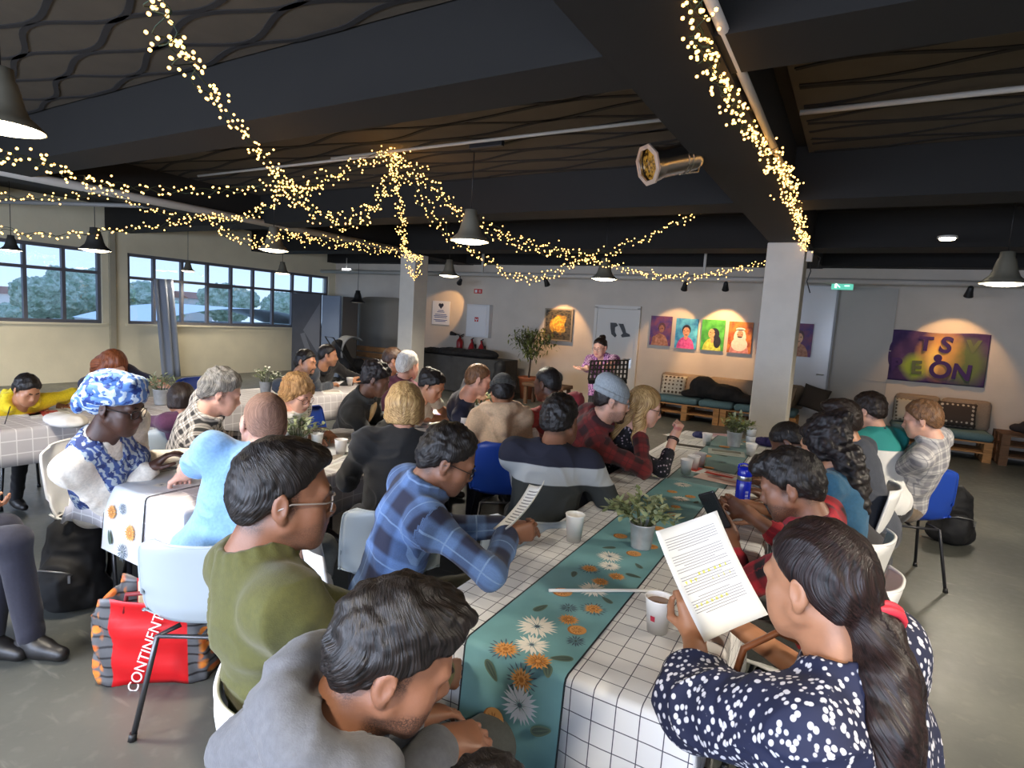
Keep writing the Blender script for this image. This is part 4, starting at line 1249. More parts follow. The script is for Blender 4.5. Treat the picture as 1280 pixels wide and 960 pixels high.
b.build('text_lines', mat('ink_blue', (60, 92, 160), .6), t)
P = (-7.468, 11.200, 1.561)
t = thing('fire_hose_cabinet', 'white wall cabinet with a red square and a flame mark', 'cabinet', (P[0], YB-.07, P[2]-.02))
MB().box((0, 0, 0), (.62, .14, .74), bevel=.008).build('cabinet_body', mat('cabinet_white', (216, 216, 216), .4), t)
MB().box((-.02, -.074, 0), (.52, .01, .66), bevel=.004).build('cabinet_door', mat('cabinet_door_white', (224, 224, 224), .35), t)
b = MB(); b.box((-.02, -.081, .03), (.10, .003, .10)); b.build('sticker', mat('sign_red', (196, 50, 46), .5), t)
b = MB(); b.box((-.02, -.083, .01), (.02, .002, .05)); b.box((-.045, -.083, .035), (.02, .002, .03)); b.box((.005, -.083, .035), (.02, .002, .03)); b.build('sticker_mark', mat('notice_white', (226, 230, 236), .4), t)
P = (-7.580, 11.270, 2.213)
t = thing('fire_sign', 'small red fire sign high above the hose cabinet', 'sign', (P[0], YB-.01, P[2])); MB().box((0, 0, 0), (.22, .012, .10), bevel=.002).build('plate', mat('sign_red', (196, 50, 46), .5), t)
b = MB(); b.box((-.05, -.007, 0), (.06, .002, .06)); b.box((.05, -.007, .015), (.06, .002, .012)); b.box((.05, -.007, -.015), (.06, .002, .012)); b.build('pictogram', mat('notice_white', (226, 230, 236), .4), t)
RED = mat('extinguisher_red', (150, 28, 34), .35)
t = thing('fire_extinguisher', 'red fire extinguisher with a black horn on the back wall', 'fire extinguisher', (-7.949, 11.190, 0.771)); MB().box((0, .09, .2), (.05, .06, .12)).build('wall_bracket', BLACK, t)
b = MB(); b.lathe([(.001, 0), (.07, .0), (.078, .02), (.078, .26), (.06, .31), (.025, .34), (.025, .37)], seg=20, cap1=True); b.build('cylinder', RED, t)
b = MB(); b.tube([(0, 0, .36), (-.02, -.02, .42), (-.10, -.03, .42)], .012, 8); b.tube([(-.10, -.03, .42), (-.24, -.03, .44)], [.025, .055], 10); b.build('horn', BLACK, t)
b = MB(); b.tube([(-.02, 0, .38), (.10, 0, .44)], .012, 6); b.tube([(-.02, 0, .36), (.09, 0, .39)], .01, 6); b.build('lever', BLACK, t)
for px, lb in (((-7.580, 11.150, 0.747), 'red extinguisher hung on the wall, nearer the horned extinguisher'), ((-7.315, 11.150, 0.733), 'red extinguisher hung on the wall under the hose cabinet')):
    t = thing('fire_extinguisher', lb, 'fire extinguisher', px, 0, 'pair of draped red extinguishers'); MB().box((0, .11, .2), (.05, .12, .10)).build('wall_bracket', BLACK, t)
    b = MB(); b.lathe([(.001, .02), (.10, .0), (.105, .05), (.085, .16), (.045, .26), (.022, .30), (.03, .34), (.001, .38)], seg=20); b.build('cylinder', RED, t)
    b = MB(); b.tube([(-.03, 0, .36), (.06, -.02, .40)], .012, 6); b.tube([(.03, -.02, .34), (.09, -.03, .22), (.08, -.03, .06)], .010, 6); b.build('hose', BLACK, t)
    b = MB(); b.box((0, -.107, .07), (.09, .004, .09)); b.build('label_plate', mat('notice_white', (226, 230, 236), .4), t)
# shoes silhouette on the door
P = (-4.133, 11.220, 1.553)
t = thing('shoe_plaque', 'black cut-out of two boots on the white door', 'door plaque', (P[0], YB-.05, P[2]))
for (dx, dz, pts) in ((-.07, 0, [(-.10, .13), (.02, .13), (.06, .08), (.0, .04), (.01, -.06), (.05, -.12), (.02, -.16), (-.06, -.10), (-.09, .02)]), (.08, .0, [(-.08, .12), (.02, .12), (.06, .03), (.09, -.05), (.17, -.08), (.18, -.12), (.02, -.15), (-.01, -.11), (.03, -.07), (-.03, .04)])):
    b = MB(); b.poly([(dx+x, -.012, dz+z) for x, z in pts], .012, axis=(0, 1, 0)); b.build('boot_shape', BLACK, t)

# banner
P0 = (0.389, 11.250, 1.838); P1 = (1.744, 11.250, 1.839); P2 = (1.755, 11.250, 1.041)
bw = P1[0]-P0[0]; bh = P1[2]-P2[2]
t = thing('painted_banner', 'purple painted cloth banner with dark letters and a golden glow', 'banner', (P0[0]+bw/2, YB-.03, P0[2]-bh/2))
q = Nodes('banner_paint'); p = q.tex('Object'); l = q.xyz(p)
nz_ = q.noise(p, 5, 5)
def rad(cx, cz, sx, sz):
    return q.math('ADD', q.math('SQRT', q.math('ADD', q.math('POWER', q.math('DIVIDE', q.math('ADD', l[0], -cx), sx), 2.0), q.math('POWER', q.math('DIVIDE', q.math('ADD', l[2], -cz), sz), 2.0))), q.math('MULTIPLY', nz_, .45))
c_ = q.mix(q.step(q.noise(p, 3, 4), .35, .65), rgb(50, 30, 78), rgb(84, 58, 104))
c_ = q.mix(q.step(rad(.40, -.05, .36, .42), 1.25, .7), c_, rgb(96, 110, 66))
c_ = q.mix(q.step(rad(-.20, -.16, .24, .24), 1.25, .75), c_, rgb(150, 170, 62))
c_ = q.mix(q.step(rad(.08, .06, .30, .42), 1.35, .5), c_, rgb(232, 172, 92))
c_ = q.mix(q.step(rad(.0, -.04, .12, .3), 1.2, .6), c_, rgb(250, 206, 110))
q.color(c_); q.b.inputs['Roughness'].default_value = .8
b = MB()
def bann(u, v): return Vector(((u-.5)*bw, .008*math.sin(u*31+v*3)+.006*math.sin(u*13-v*6)*(1-v*.2), (v-.5)*bh+.012*math.sin(u*9)*(1 if v > .9 else 0)))
b.grid(bann, 60, 24); bn = b.build('cloth', q.m, t); sm = bn.modifiers.new('thick', 'SOLIDIFY'); sm.thickness = .004
LT = mat('banner_letters', (58, 34, 92), .8)
for tx, x, z, s_, rz in (('T', -.12, .20, .30, 0), ('S', .14, .20, .34, -8), ('V', .48, .20, .26, 0), ('B', -.46, -.16, .30, 4), ('E', -.20, -.18, .28, 3), ('O', .11, -.19, .36, 0), ('N', .38, -.20, .32, -4)):
    m_ = LT if tx not in 'EV' else mat('banner_letters_green', (96, 104, 70) if tx == 'V' else (118, 136, 60), .8)
    o = lettering(tx, (x, -.022, z), s_, m_, t, rot=(R(90), R(-rz), 0), name='letter', ext=.003, off=.012)
b = MB(); disc(b, .06, .0, .055, .06, -.024, 0); b.build('painted_dot', LT, t)

# ---------------------------------------------------------------- furniture along the back wall
PINE = mat('pallet_pine', (170, 124, 76), .7, noise=.25, nscale=6, stretch=(1, 6, 6), bump=.2, bscale=30)
PINED = mat('pallet_dark', (104, 74, 50), .7, noise=.25, nscale=6, stretch=(1, 6, 6))
TEAL = mat('cushion_teal', (84, 112, 120), .9, noise=.10, nscale=50, bump=.3, bscale=250)
TAUPE = mat('cushion_taupe', (142, 126, 110), .9, noise=.08, nscale=50, bump=.3, bscale=250)
def pallet(b, x0, x1, y0, y1, z):
    d = .145
    n = 5
    for i in range(n):
        yy = y0+.05+(y1-y0-.1)*i/(n-1); b.box(((x0+x1)/2, yy, z+d-.011), (x1-x0, .10, .022))
    for x in (x0+.05, (x0+x1)/2, x1-.05):
        for yy in (y0+.07, (y0+y1)/2, y1-.07): b.box((x, yy, z+d/2), (.10, .13, d-.044))
        b.box((x, (y0+y1)/2, z+.011), (.10, y1-y0, .022))
def cushion(name, label, c, size, m, group=None, rot=None, soft=.06):
    o = MB().box((0, 0, 0), size, bevel=min(size)*.42).build(name, m, smooth=True)
    o.location = c
    if rot is not None: o.rotation_euler = rot
    if label: tag(o, label, 'cushion', group)
    return o
def sofa(x0, x1, label, n):
    t = thing('pallet_bench', label, 'bench', ((x0+x1)/2, 10.95, 0))
    w = (x1-x0)/n
    for i in range(n):
        for z in (0, .15):
            b = MB(); pallet(b, -(x1-x0)/2+i*w+.008, -(x1-x0)/2+(i+1)*w-.008, -.32, .30, z); b.build('pallet', PINE, t)
    return t
sofa(-3.15, -.70, 'long pallet bench with teal seat cushions under the portraits', 2)
for i, (a, c_) in enumerate(((-3.13, -2.32), (-2.30, -1.72), (-1.70, -.72))):
    cushion('seat_cushion', ('teal seat cushion at the patterned pillow end of the portrait bench', 'short teal seat cushion in the middle of the portrait bench', 'teal seat cushion at the pillar end of the portrait bench')[i], ((a+c_)/2, 10.93, .355), (c_-a, .66, .12), TEAL)
for i, (a, c_) in enumerate(((-3.15, -2.28), (-2.26, -1.45), (-1.43, -.66))):
    cushion('back_cushion', ('taupe back cushion behind the patterned pillow', 'taupe back cushion behind the dark coat', 'taupe back cushion behind the brown cardboard panel')[i], ((a+c_)/2, 11.16, .60), (c_-a, .16, .42), TAUPE, rot=(R(-8), 0, 0))
def pillow_mat(name, c0, c1, sc):
    q = Nodes(name); v = q.voronoi(q.tex('Object'), sc); v.inputs['Randomness'].default_value = 0.12
    q.color(q.mix(q.step(v.outputs['Distance'], .30, .36), rgb(*c1), rgb(*c0))); q.b.inputs['Roughness'].default_value = .9; return q.m
def pillow(c, w, h_, m, label, rot):
    def f(s):
        def g(u, v):
            x, z = (u-.5)*2, (v-.5)*2
            e = (1-x**4)*(1-z**4)
            k_ = 1-.06*(1-abs(x)**2)*(abs(z)**6)-.06*(1-abs(z)**2)*(abs(x)**6)
            return Vector((x*w/2*k_, s*.085*max(e, 0)**.5, z*h_/2*k_))
        return g
    b = MB(); b.grid(f(-1), 16, 16); b.grid(f(1), 16, 16, flip=True)
    bmesh.ops.remove_doubles(b.bm, verts=b.bm.verts, dist=.001)
    o = b.build('patterned_pillow', m); o.location = c; o.rotation_euler = rot
    return tag(o, label, 'cushion')
pillow((-2.86, 11.0, .58), .46, .40, pillow_mat('pillow_white_dots', (196, 188, 172), (84, 66, 50), 14), 'pale pillow with brown dots at the end of the portrait bench', (R(-18), 0, R(4)))
PX = 1.23
sofa(.60, 1.86, 'short pallet bench under the painted banner', 1)
cushion('seat_cushion', 'teal seat cushion under the painted banner', (1.23, 10.93, .355), (1.24, .66, .12), TEAL)
cushion('back_cushion', 'taupe back cushion behind the pale pillow under the banner', (.93, 11.16, .62), (.60, .16, .46), TAUPE, rot=(R(-8), 0, 0))
cushion('back_cushion', 'taupe back cushion behind the dark diamond pillow', (1.55, 11.16, .62), (.62, .16, .46), TAUPE, rot=(R(-8), 0, 0))
pillow((1.42, 10.98, .62), .50, .38, pillow_mat('pillow_diamonds', (62, 52, 46), (186, 176, 160), 16), 'dark pillow with pale diamonds below the banner', (R(-16), 0, 0))
pillow((.82, 11.0, .60), .40, .38, pillow_mat('pillow_pale', (176, 168, 152), (96, 84, 70), 18), 'pale dotted pillow behind the man in checks', (R(-16), 0, R(5)))
t = thing('pallet_table', 'wooden pallet side table at the end of the banner bench', 'table', (2.45, 10.95, 0))
for z in (.0, .15, .30):
    b = MB(); pallet(b, -.52, .52, -.34, .32, z); b.build('pallet', PINED, t)
s = Solid(); s.ell((0, 0, .10), (.16, .13, .10), None, .05); s.ell((.22, 0, .14), (.12, .10, .15), None, .05); s.ell((-.17, 0, .08), (.08, .07, .06), None, .05); s.ell((.24, 0, .30), (.08, .07, .08), None, .04)
Vv, Ff = s.mesh(.016); Vv = Vv+vert_normals(Vv, Ff)*(.012*vnoise(Vv*20))[:, None]
o = quad_mesh('dark_bag', Vv, Ff, mat('bag_dark', (52, 44, 42), .8)); o.location = (2.30, 10.9, .45); tag(o, 'dark slouched bag on the pallet table', 'bag')
# coat on the bench and cardboard panel
def lump(name, label, cat, loc, ells, m, h=.014, amp=.014, sc=10, k=.06, group=None, floor_z=None):
    s = Solid()
    for c, r in ells: s.ell(c, V3(*r), None, k)
    if floor_z is not None: s.plane((0, 0, floor_z), (0, 0, 1), .01)
    Vv, Ff = s.mesh(h); N = vert_normals(Vv, Ff)
    d = amp*(1-1.6*np.abs(vnoise(Vv*sc+3.3)))+amp*.4*vnoise(Vv*sc*2.7)
    if floor_z is not None: d = d*np.clip((Vv[:, 2]-floor_z)/.03, 0, 1)
    Vv = Vv+N*d[:, None]
    o = quad_mesh(name, Vv, Ff, m); o.location = loc
    return tag(o, label, cat, group)
COAT = mat('coat_black', (24, 22, 22), .85, noise=.2, nscale=12)
lump('black_coat', 'black coat heaped on the teal cushions of the portrait bench', 'coat', (-2.0, 10.9, .415), [((-.30, .05, .20), (.24, .14, .20)), ((.05, .02, .14), (.34, .2, .15)), ((.42, 0, .07), (.26, .18, .08)), ((-.52, 0, .06), (.16, .14, .06))], COAT, floor_z=0)
lump('brown_jacket', 'brown satin jacket lying beside the black coat', 'jacket', (-1.22, 10.92, .415), [((0, .05, .14), (.24, .14, .16)), ((.25, .06, .20), (.18, .10, .14))], mat('jacket_brown', (104, 76, 54), .5, noise=.2, nscale=9), floor_z=0)
t = tag(MB().box((0, 0, 0), (.40, .03, .42), bevel=.004).build('cardboard_panel', mat('cardboard', (130, 112, 92), .9, noise=.1)), 'flat brown cardboard panel propped at the end of the portrait bench', 'cardboard')
t.location = (-.98, 10.70, .62); t.rotation_euler = (R(-10), R(8), R(-14))
o = pillow((-.50, 10.98, .63), .42, .40, mat('pillow_charcoal', (66, 58, 52), .9), 'charcoal pillow standing behind the near pillar', (R(-14), R(12), R(-10)))

# ficus in a pot and its saucer stand
t = thing('potted_ficus', 'tall potted ficus with drooping leaves beside the golden painting', 'potted plant', (-5.80, 10.70, 0))
b = MB(); b.lathe([(.001, .0), (.15, 0), (.20, .40), (.22, .42), (.22, .46), (.18, .46), (.17, .40)], seg=24); b.build('pot', mat('terracotta', (150, 84, 52), .7), t)
b = MB(); rl = random.Random(8); trunk = [(0, 0, .4), (.02, 0, .8), (-.01, .02, 1.15)]
b.tube(trunk, [.022, .018, .014], 8); tips = []
for i in range(16):
    a = i*2.4; ln = rl.uniform(.30, .58); z0 = rl.uniform(.70, 1.15)
    p1 = Vector((.01, .01, z0)); p2 = p1+Vector((math.cos(a)*ln*.6, math.sin(a)*ln*.35, ln*.75)); p3 = p2+Vector((math.cos(a)*ln*.45, math.sin(a)*ln*.25, -ln*.12))
    if p3.z > 1.62: p3.z = 1.62
    b.tube([p1, p2, p3], [.009, .006, .003], 5); tips += [p1.lerp(p2, f_) for f_ in (.55, .8)]+[p2, p2.lerp(p3, .5), p3]
b.build('stem', BARK, t)
def leaf_mesh(b, c, d, L, wd, droop=.3, mi=0):
    d = d.normalized(); s_ = d.cross(Vector((0, 0, 1))); s_ = s_.normalized() if s_.length > .01 else Vector((1, 0, 0)); u = s_.cross(d)
    v = [b.bm.verts.new(c+d*L*t_+s_*wd*w_+u*(h_*L)) for t_, w_, h_ in ((0, 0, 0), (.35, .5, .04), (.35, -.5, .04), (.35, 0, .0), (.72, .36, -droop*.4), (.72, -.36, -droop*.4), (.72, 0, -droop*.45), (1, 0, -droop))]
    for f in ((0, 3, 1), (0, 2, 3), (1, 3, 6, 4), (3, 2, 5, 6), (4, 6, 7), (6, 5, 7)):
        fa = b.bm.faces.new([v[i] for i in f]); fa.material_index = mi; fa.smooth = True
def leaf_mat(n, a, c):
    q = Nodes(n); q.color(q.mix(q.step(q.noise(q.tex('Object'), 16, 2), .35, .65), rgb(*a), rgb(*c))); q.b.inputs['Roughness'].default_value = .5; return q.m
b = MB()
for p in tips:
    for k_ in range(7):
        d = Vector((rl.gauss(0, 1), rl.gauss(0, 1), rl.uniform(-1.3, .3)))
        leaf_mesh(b, p+Vector((rl.gauss(0, .05), rl.gauss(0, .05), rl.gauss(0, .06))), d, rl.uniform(.08, .13), .035, .3, rl.randrange(2))
b.build('foliage', [leaf_mat('ficus_leaf', (96, 106, 48), (150, 150, 84)), leaf_mat('ficus_leaf_dark', (66, 78, 36), (110, 116, 60))], t, fix=False)
# draped table with bags, left of the ficus
DRAPE = mat('drape_charcoal', (60, 60, 60), .85, noise=.15, nscale=8)
t = thing('draped_table', 'long table under a charcoal cloth below the fire hose cabinet', 'table', (-7.45, 10.55, 0))
b = MB(); b.box((0, 0, .74), (2.5, .70, .05), bevel=.01); b.build('table_top', DRAPE, t)
def skirt(u, v):
    per = 2*(2.5+.7); s_ = u*per; 
    if s_ < 2.5: x, y, nx, ny = -1.25+s_, -.35, 0, -1
    elif s_ < 3.2: x, y, nx, ny = 1.25, -.35+s_-2.5, 1, 0
    elif s_ < 5.7: x, y, nx, ny = 1.25-(s_-3.2), .35, 0, 1
    else: x, y, nx, ny = -1.25, .35-(s_-5.7), -1, 0
    o_ = (1-v)*(.02+.02*math.sin(s_*19))
    return Vector((x+nx*o_, y+ny*o_, .02+.735*v))
b = MB(); b.grid(skirt, 160, 4); sk_ = b.build('cloth', DRAPE, t)
BAGM = mat('bag_black', (22, 22, 24), .7, noise=.2, nscale=10)
lump('black_jacket', 'black jackets heaped along the charcoal draped table', 'jacket', (-7.5, 10.5, .77), [((-.7, 0, .04), (.35, .26, .07)), ((-.1, 0, .06), (.45, .28, .09)), ((.6, .02, .07), (.42, .26, .10))], COAT, floor_z=0)
lump('black_backpack', 'black backpack leaning at the end of the draped table', 'backpack', (-6.08, 9.98, 0), [((0, 0, .30), (.17, .15, .32)), ((0, -.08, .22), (.14, .10, .20)), ((0, 0, .66), (.12, .10, .14))], BAGM, floor_z=0)
lump('black_bag', 'glossy black bag in front of the ficus pot', 'bag', (-5.05, 10.15, .42), [((0, 0, .12), (.26, .14, .12)), ((.1, 0, .16), (.16, .12, .12))], mat('bag_gloss', (26, 26, 28), .3), floor_z=0)
t = thing('low_bench', 'low dark bench carrying the glossy black bag', 'bench', (-5.1, 10.2, 0)); MB().box((0, 0, .385), (.9, .45, .07), bevel=.015).build('seat', PINED, t)
for x in (-.38, .38):
    for y in (-.17, .17): MB().box((x, y, .175), (.06, .06, .35)).build('leg', PINED, t)

# folding screens, board roll, stroller and bench in the far corner
SCRD = mat('screen_dark', (72, 74, 80), .8, noise=.1, nscale=3)
SCRB = mat('screen_blue', (118, 130, 148), .7)
def screen(x0, x1, y0, y1, h_, m, label, name='folding_screen', tri=False):
    L_ = math.hypot(x1-x0, y1-y0); t = thing(name, label, 'screen', ((x0+x1)/2, (y0+y1)/2, 0), math.atan2(y1-y0, x1-x0))
    MB().box((0, 0, h_/2+.02), (L_, .05, h_-.04), bevel=.008).build('panel', m, t)
    b = MB()
    if tri: b.poly([(L_*.48, -.028, h_*.9), (-L_*.1, -.028, h_*.55), (L_*.48, -.028, h_*.25)], .004, axis=(0, 1, 0)); b.poly([(-L_*.2, -.028, h_*.5), (L_*.25, -.028, 0.1), (L_*.45, -.028, .1), (-L_*.05, -.028, h_*.52)], .004, axis=(0, 1, 0)); b.build('painted_shape', mat('screen_grey', (104, 106, 112), .8), t)
    b = MB()
    for x in (-L_/2+.06, L_/2-.06): b.box((x, 0, .02), (.05, .34, .04))
    b.build('foot', BLACK, t)
    return t
pa = (-11.72, 9.55, 0); pb = (-11.005, 9.780, 1.893); pc = (-10.241, 9.660, 1.875); pd = (-9.932, 9.900, 1.901)
screen(pa[0], pb[0], 9.55, 9.78, 1.93, SCRD, 'dark folding screen with grey painted triangles by the window', tri=True)
screen(pb[0]+.05, pc[0], 9.78, 9.66, 1.91, SCRB, 'plain blue grey screen beside the dark triangle screen')
screen(pc[0]+.05, pd[0], 9.68, 9.9, 1.90, mat('screen_brown', (58, 52, 46), .8), 'narrow dark brown board beside the blue grey screen')
b = MB()
def sheet(u, v): return Vector(((u-.5)*1.6, .06*math.sin(u*7), v*1.95-(.08*(abs(u-.5)*2)**6 if v > .95 else 0)))
b.grid(sheet, 24, 8); o = b.build('stacked_boards', mat('board_beige', (150, 140, 124), .8, noise=.06, nscale=2)); o.location = ((-10.239, 11.020, 1.404)[0], 11.02, .02)
o.modifiers.new('thick', 'SOLIDIFY').thickness = .05; tag(o, 'large beige boards leaning in the corner behind the far pillar', 'board')
t = thing('wooden_bench', 'low wooden bench in the corner below the beige boards', 'bench', (-9.902, 10.300, 0.417)); t.location.z = 0
for z in (.70, .55): MB().box((0, .22, z), (1.9, .04, .12), bevel=.01).build('back_slat', PINE, t)
MB().box((0, 0, .42), (1.9, .46, .05), bevel=.01).build('seat', PINE, t)
for x in (-.88, .88): MB().box((x, .0, .20), (.07, .42, .40)).build('leg', PINE, t)
sp_ = (-9.335, 9.050, 0.198)
t = thing('stroller', 'grey and black stroller parked before the folding screens', 'stroller', (sp_[0], 9.05, 0), R(70))
b = MB()
def hood(u, v):
    a = R(-20)+R(150)*u; return Vector((-.28*math.cos(a)+.05, (v-.5)*.44, .72+.34*math.sin(a)))
b.grid(hood, 14, 6); o = b.build('canopy', mat('stroller_grey', (140, 140, 138), .8), t); o.modifiers.new('thick', 'SOLIDIFY').thickness = .015
b = MB(); b.tube([(.34, -.22, .0+.08), (-.1, -.22, .55), (-.42, -.22, 1.02), (-.42, .22, 1.02), (-.1, .22, .55), (.34, .22, .08)], .014, 8); b.tube([(-.34, -.24, .09), (.1, -.22, .56)], .014, 8); b.tube([(-.34, .24, .09), (.1, .22, .56)], .014, 8); b.build('frame', BLACK, t)
s = Solid(); s.cap((-.22, 0, .82), (-.02, 0, .42), .16, .17, .05); s.cap((-.02, 0, .42), (.26, 0, .44), .17, .14, .05); Vv, Ff = s.mesh(.02); quad_mesh('seat', Vv, Ff, BAGM, t)
for x, y in ((.36, -.22), (.36, .22), (-.36, -.25), (-.36, .25)):
    b = MB(); b.lathe([(.04, -.02), (.09, -.02), (.10, 0), (.09, .02), (.04, .02)], seg=16, M=Matrix.Rotation(R(90), 4, 'X')); o = b.build('wheel', BLACK, t); o.location = (x, y, .10)
# hanging grey curtain by the windows
cp = [(-11.950, 6.437, 1.974), (-11.950, 6.811, 2.007)]; cb_ = [(-11.950, 6.596, -0.037), (-11.950, 6.970, 0.040)]
b = MB()
def curt(u, v):
    a = Vector(cb_[0]).lerp(Vector(cb_[1]), u); c = Vector(cp[0]).lerp(Vector(cp[1]), u); p = a.lerp(c, v); p.z = max(p.z, .015)
    p.x += .02*math.sin(u*16)+(.03 if .45 < u < .62 else 0); return p
b.grid(curt, 30, 10); o = b.build('grey_curtain', mat('curtain_grey', (146, 154, 168), .85)); o.modifiers.new('thick', 'SOLIDIFY').thickness = .006
tag(o, 'folded blue grey curtain hanging before the long window', 'curtain')
# music stand
st = (-2.335, 6.050, 1.012)
t = thing('music_stand', 'black perforated music stand before the standing woman', 'music stand', (st[0], 6.15, 0))
az_ = R(200)
b = MB()
Rm = Matrix.Rotation(R(8), 4, 'Z') @ Matrix.Rotation(R(-52), 4, 'X') @ Matrix.Rotation(R(-9), 4, 'Y')
for r_ in range(5):
    b.box(Rm @ Vector((0, 0, -.15+r_*.075)), (.42, .006, .020), rot=Rm)
for c_ in range(11):
    b.box(Rm @ Vector((-.205+c_*.041, 0, 0)), (.022, .006, .32), rot=Rm)
b.box(Rm @ Vector((0, .03, -.165)), (.42, .06, .008), rot=Rm)
o = b.build('desk', BLACK, t); o.location = (0, 0, 1.15)
b = MB(); b.tube([(0, .02, .30), (0, .02, 1.16)], .012, 8); b.build('pole', BLACK, t)
for k_ in range(3):
    a = k_*2*PI/3; b = MB(); b.tube([(0, .02, .34), (math.cos(a)*.28, .02+math.sin(a)*.28, .012)], .009, 6); b.build('leg', BLACK, t)

# ---------------------------------------------------------------- tables
q = Nodes('cloth_check_white'); p = q.tex('Object'); l = q.xyz(p)
ln = q.math('MAXIMUM', q.stripe(q.attr('pat').outputs['Vector'] and q.xyz(q.attr('pat').outputs['Vector'])[0], .061, .045), q.stripe(q.xyz(q.attr('pat').outputs['Vector'])[1], .061, .045))
q.color(q.mix(ln, rgb(226, 226, 226), rgb(70, 70, 84))); q.b.inputs['Roughness'].default_value = .6; CHECKW = q.m
q = Nodes('cloth_check_grey'); pt = q.xyz(q.attr('pat').outputs['Vector'])
ln = q.math('MAXIMUM', q.stripe(pt[0], .085, .08), q.stripe(pt[1], .085, .08))
q.color(q.mix(ln, rgb(198, 194, 196), rgb(232, 230, 230))); q.b.inputs['Roughness'].default_value = .7; CHECKG = q.m
TOP = mat('table_top_white', (206, 206, 204), .5)
STEEL = mat('table_leg_dark', (38, 38, 42), .45)
ZT = .735
def table(x0, x1, y0, y1, label):
    t = thing('folding_table', label, 'table', ((x0+x1)/2, (y0+y1)/2, 0), 0, None)
    w, d = x1-x0, y1-y0
    MB().box((0, 0, ZT-.03), (w-.02, d-.02, .04), bevel=.01).build('table_top', TOP, t)
    for sy in (-1, 1):
        for sx in (-1, 1):
            b = MB(); b.tube([(sx*(w/2-.09), sy*(d/2-.25), .0), (sx*(w/2-.09), sy*(d/2-.25), ZT-.05)], .016, 8); b.build('leg', STEEL, t)
        b = MB(); b.tube([(-(w/2-.09), sy*(d/2-.25), .28), ((w/2-.09), sy*(d/2-.25), .28)], .012, 6); b.build('brace', STEEL, t)
    return t
def cloth(name, x0, x1, y0, y1, drop, m, label, end_drop=None, seed=1, group=None, skew=0.0):
    """tablecloth draped over a table: top, rounded edge and hanging sides with soft folds"""
    e = end_drop if end_drop is not None else drop
    z = ZT+.004; r = .018
    nx = max(8, int((x1-x0)/.05)); ny = max(12, int((y1-y0)/.08))
    us = [-drop-r*1.57, -drop*.66-r*1.57, -drop*.33-r*1.57, -r*1.57, -r*.78, 0]+[(x1-x0)*i/nx for i in range(1, nx)]+[(x1-x0), (x1-x0)+r*.78, (x1-x0)+r*1.57, (x1-x0)+r*1.57+drop*.33, (x1-x0)+r*1.57+drop*.66, (x1-x0)+r*1.57+drop]
    vs = [-e-r*1.57, -e*.66-r*1.57, -e*.33-r*1.57, -r*1.57, -r*.78, 0]+[(y1-y0)*i/ny for i in range(1, ny)]+[(y1-y0), (y1-y0)+r*.78, (y1-y0)+r*1.57, (y1-y0)+r*1.57+e*.33, (y1-y0)+r*1.57+e*.66, (y1-y0)+r*1.57+e]
    def fold(s, L):
        if s < 0: a = -s; sg = -1
        elif s > L: a = s-L; sg = 1
        else: return s, 0.0, 0.0, 0
        if a < r*1.57: th = a/r; return (0 if sg < 0 else L)+sg*r*math.sin(th), -(r-r*math.cos(th)), 0.0, sg
        return (0 if sg < 0 else L)+sg*r, -r-(a-r*1.57), a-r*1.57, sg
    P = []; pat = []
    for i, u in enumerate(us):
        for j, v in enumerate(vs):
            x, dz1, h1, s1 = fold(u, x1-x0); y, dz2, h2, s2 = fold(v, y1-y0)
            dz = min(dz1, dz2)
            if h1 > 0 and h2 > 0:      # corner: cloth pulls into a hanging cone
                hm = max(h1, h2); k = .34
                x += s1*h1*k*min(1, h2/.1)*.7; y += s2*h2*k*min(1, h1/.1)*.7; dz = -r-min(math.hypot(h1, h2), hm*1.12)
            f1 = h1/.25; f2 = h2/.25
            x += s1*f1*.012*(math.sin(v*9+seed)+.6*math.sin(v*21+seed*2)+.5); y += s2*f2*.012*(math.sin(u*9+seed)+.6*math.sin(u*23+seed)+.5)
            P.append((x0+x+skew*(y), y0+y, z+dz)); pat.append((u, v, 0))
    n_, m_ = len(us), len(vs)
    F = [(i*m_+j, (i+1)*m_+j, (i+1)*m_+j+1, i*m_+j+1) for i in range(n_-1) for j in range(m_-1)]
    c = V3((x0+x1)/2, (y0+y1)/2, 0)
    o = quad_mesh(name, np.array(P)-c, np.array(F), m, attrs={'pat': np.array(pat)}); o.location = c
    sm = o.modifiers.new('thick', 'SOLIDIFY'); sm.thickness = .0015; sm.offset = 1
    return tag(o, label, 'tablecloth', group)
AX0, AX1 = -1.05, -.25
table(-1.03, -.25, 1.36, 3.14, 'near folding table under the white checked cloth, closest to the camera')
table(-1.17, -.33, 3.18, 5.28, 'folding table at the pillar end of the near row')
table(-3.28, -2.45, 1.46, 3.22, 'middle row folding table behind the man in the light blue polo')
table(-3.36, -2.45, 3.26, 5.05, 'middle row folding table at the speaker end')
table(-5.40, -4.66, .6, 2.6, 'window side folding table where the child in yellow sits')
table(-5.42, -4.68, 2.64, 5.35, 'window side folding table at the far end')
cloth('tablecloth', -1.05, -.235, 1.335, 3.16, .27, CHECKW, 'white tablecloth with fine dark squares on the nearest table', seed=1, skew=-.02)
cloth('tablecloth', -1.20, -.29, 3.14, 5.32, .25, CHECKW, 'white checked tablecloth on the table before the near pillar', seed=4, end_drop=.004, skew=-.015)
cloth('tablecloth', -3.31, -2.42, 1.43, 3.24, .22, CHECKG, 'pale grey checked tablecloth with the flowered runner hanging at its end', seed=2)
cloth('tablecloth', -3.39, -2.42, 3.22, 5.08, .22, CHECKG, 'pale grey checked tablecloth at the speaker end of the middle row', seed=6, end_drop=.004)
cloth('tablecloth', -5.43, -4.62, .55, 2.62, .22, CHECKG, 'pale grey checked tablecloth under the drawing sheets of the child in yellow', seed=3)
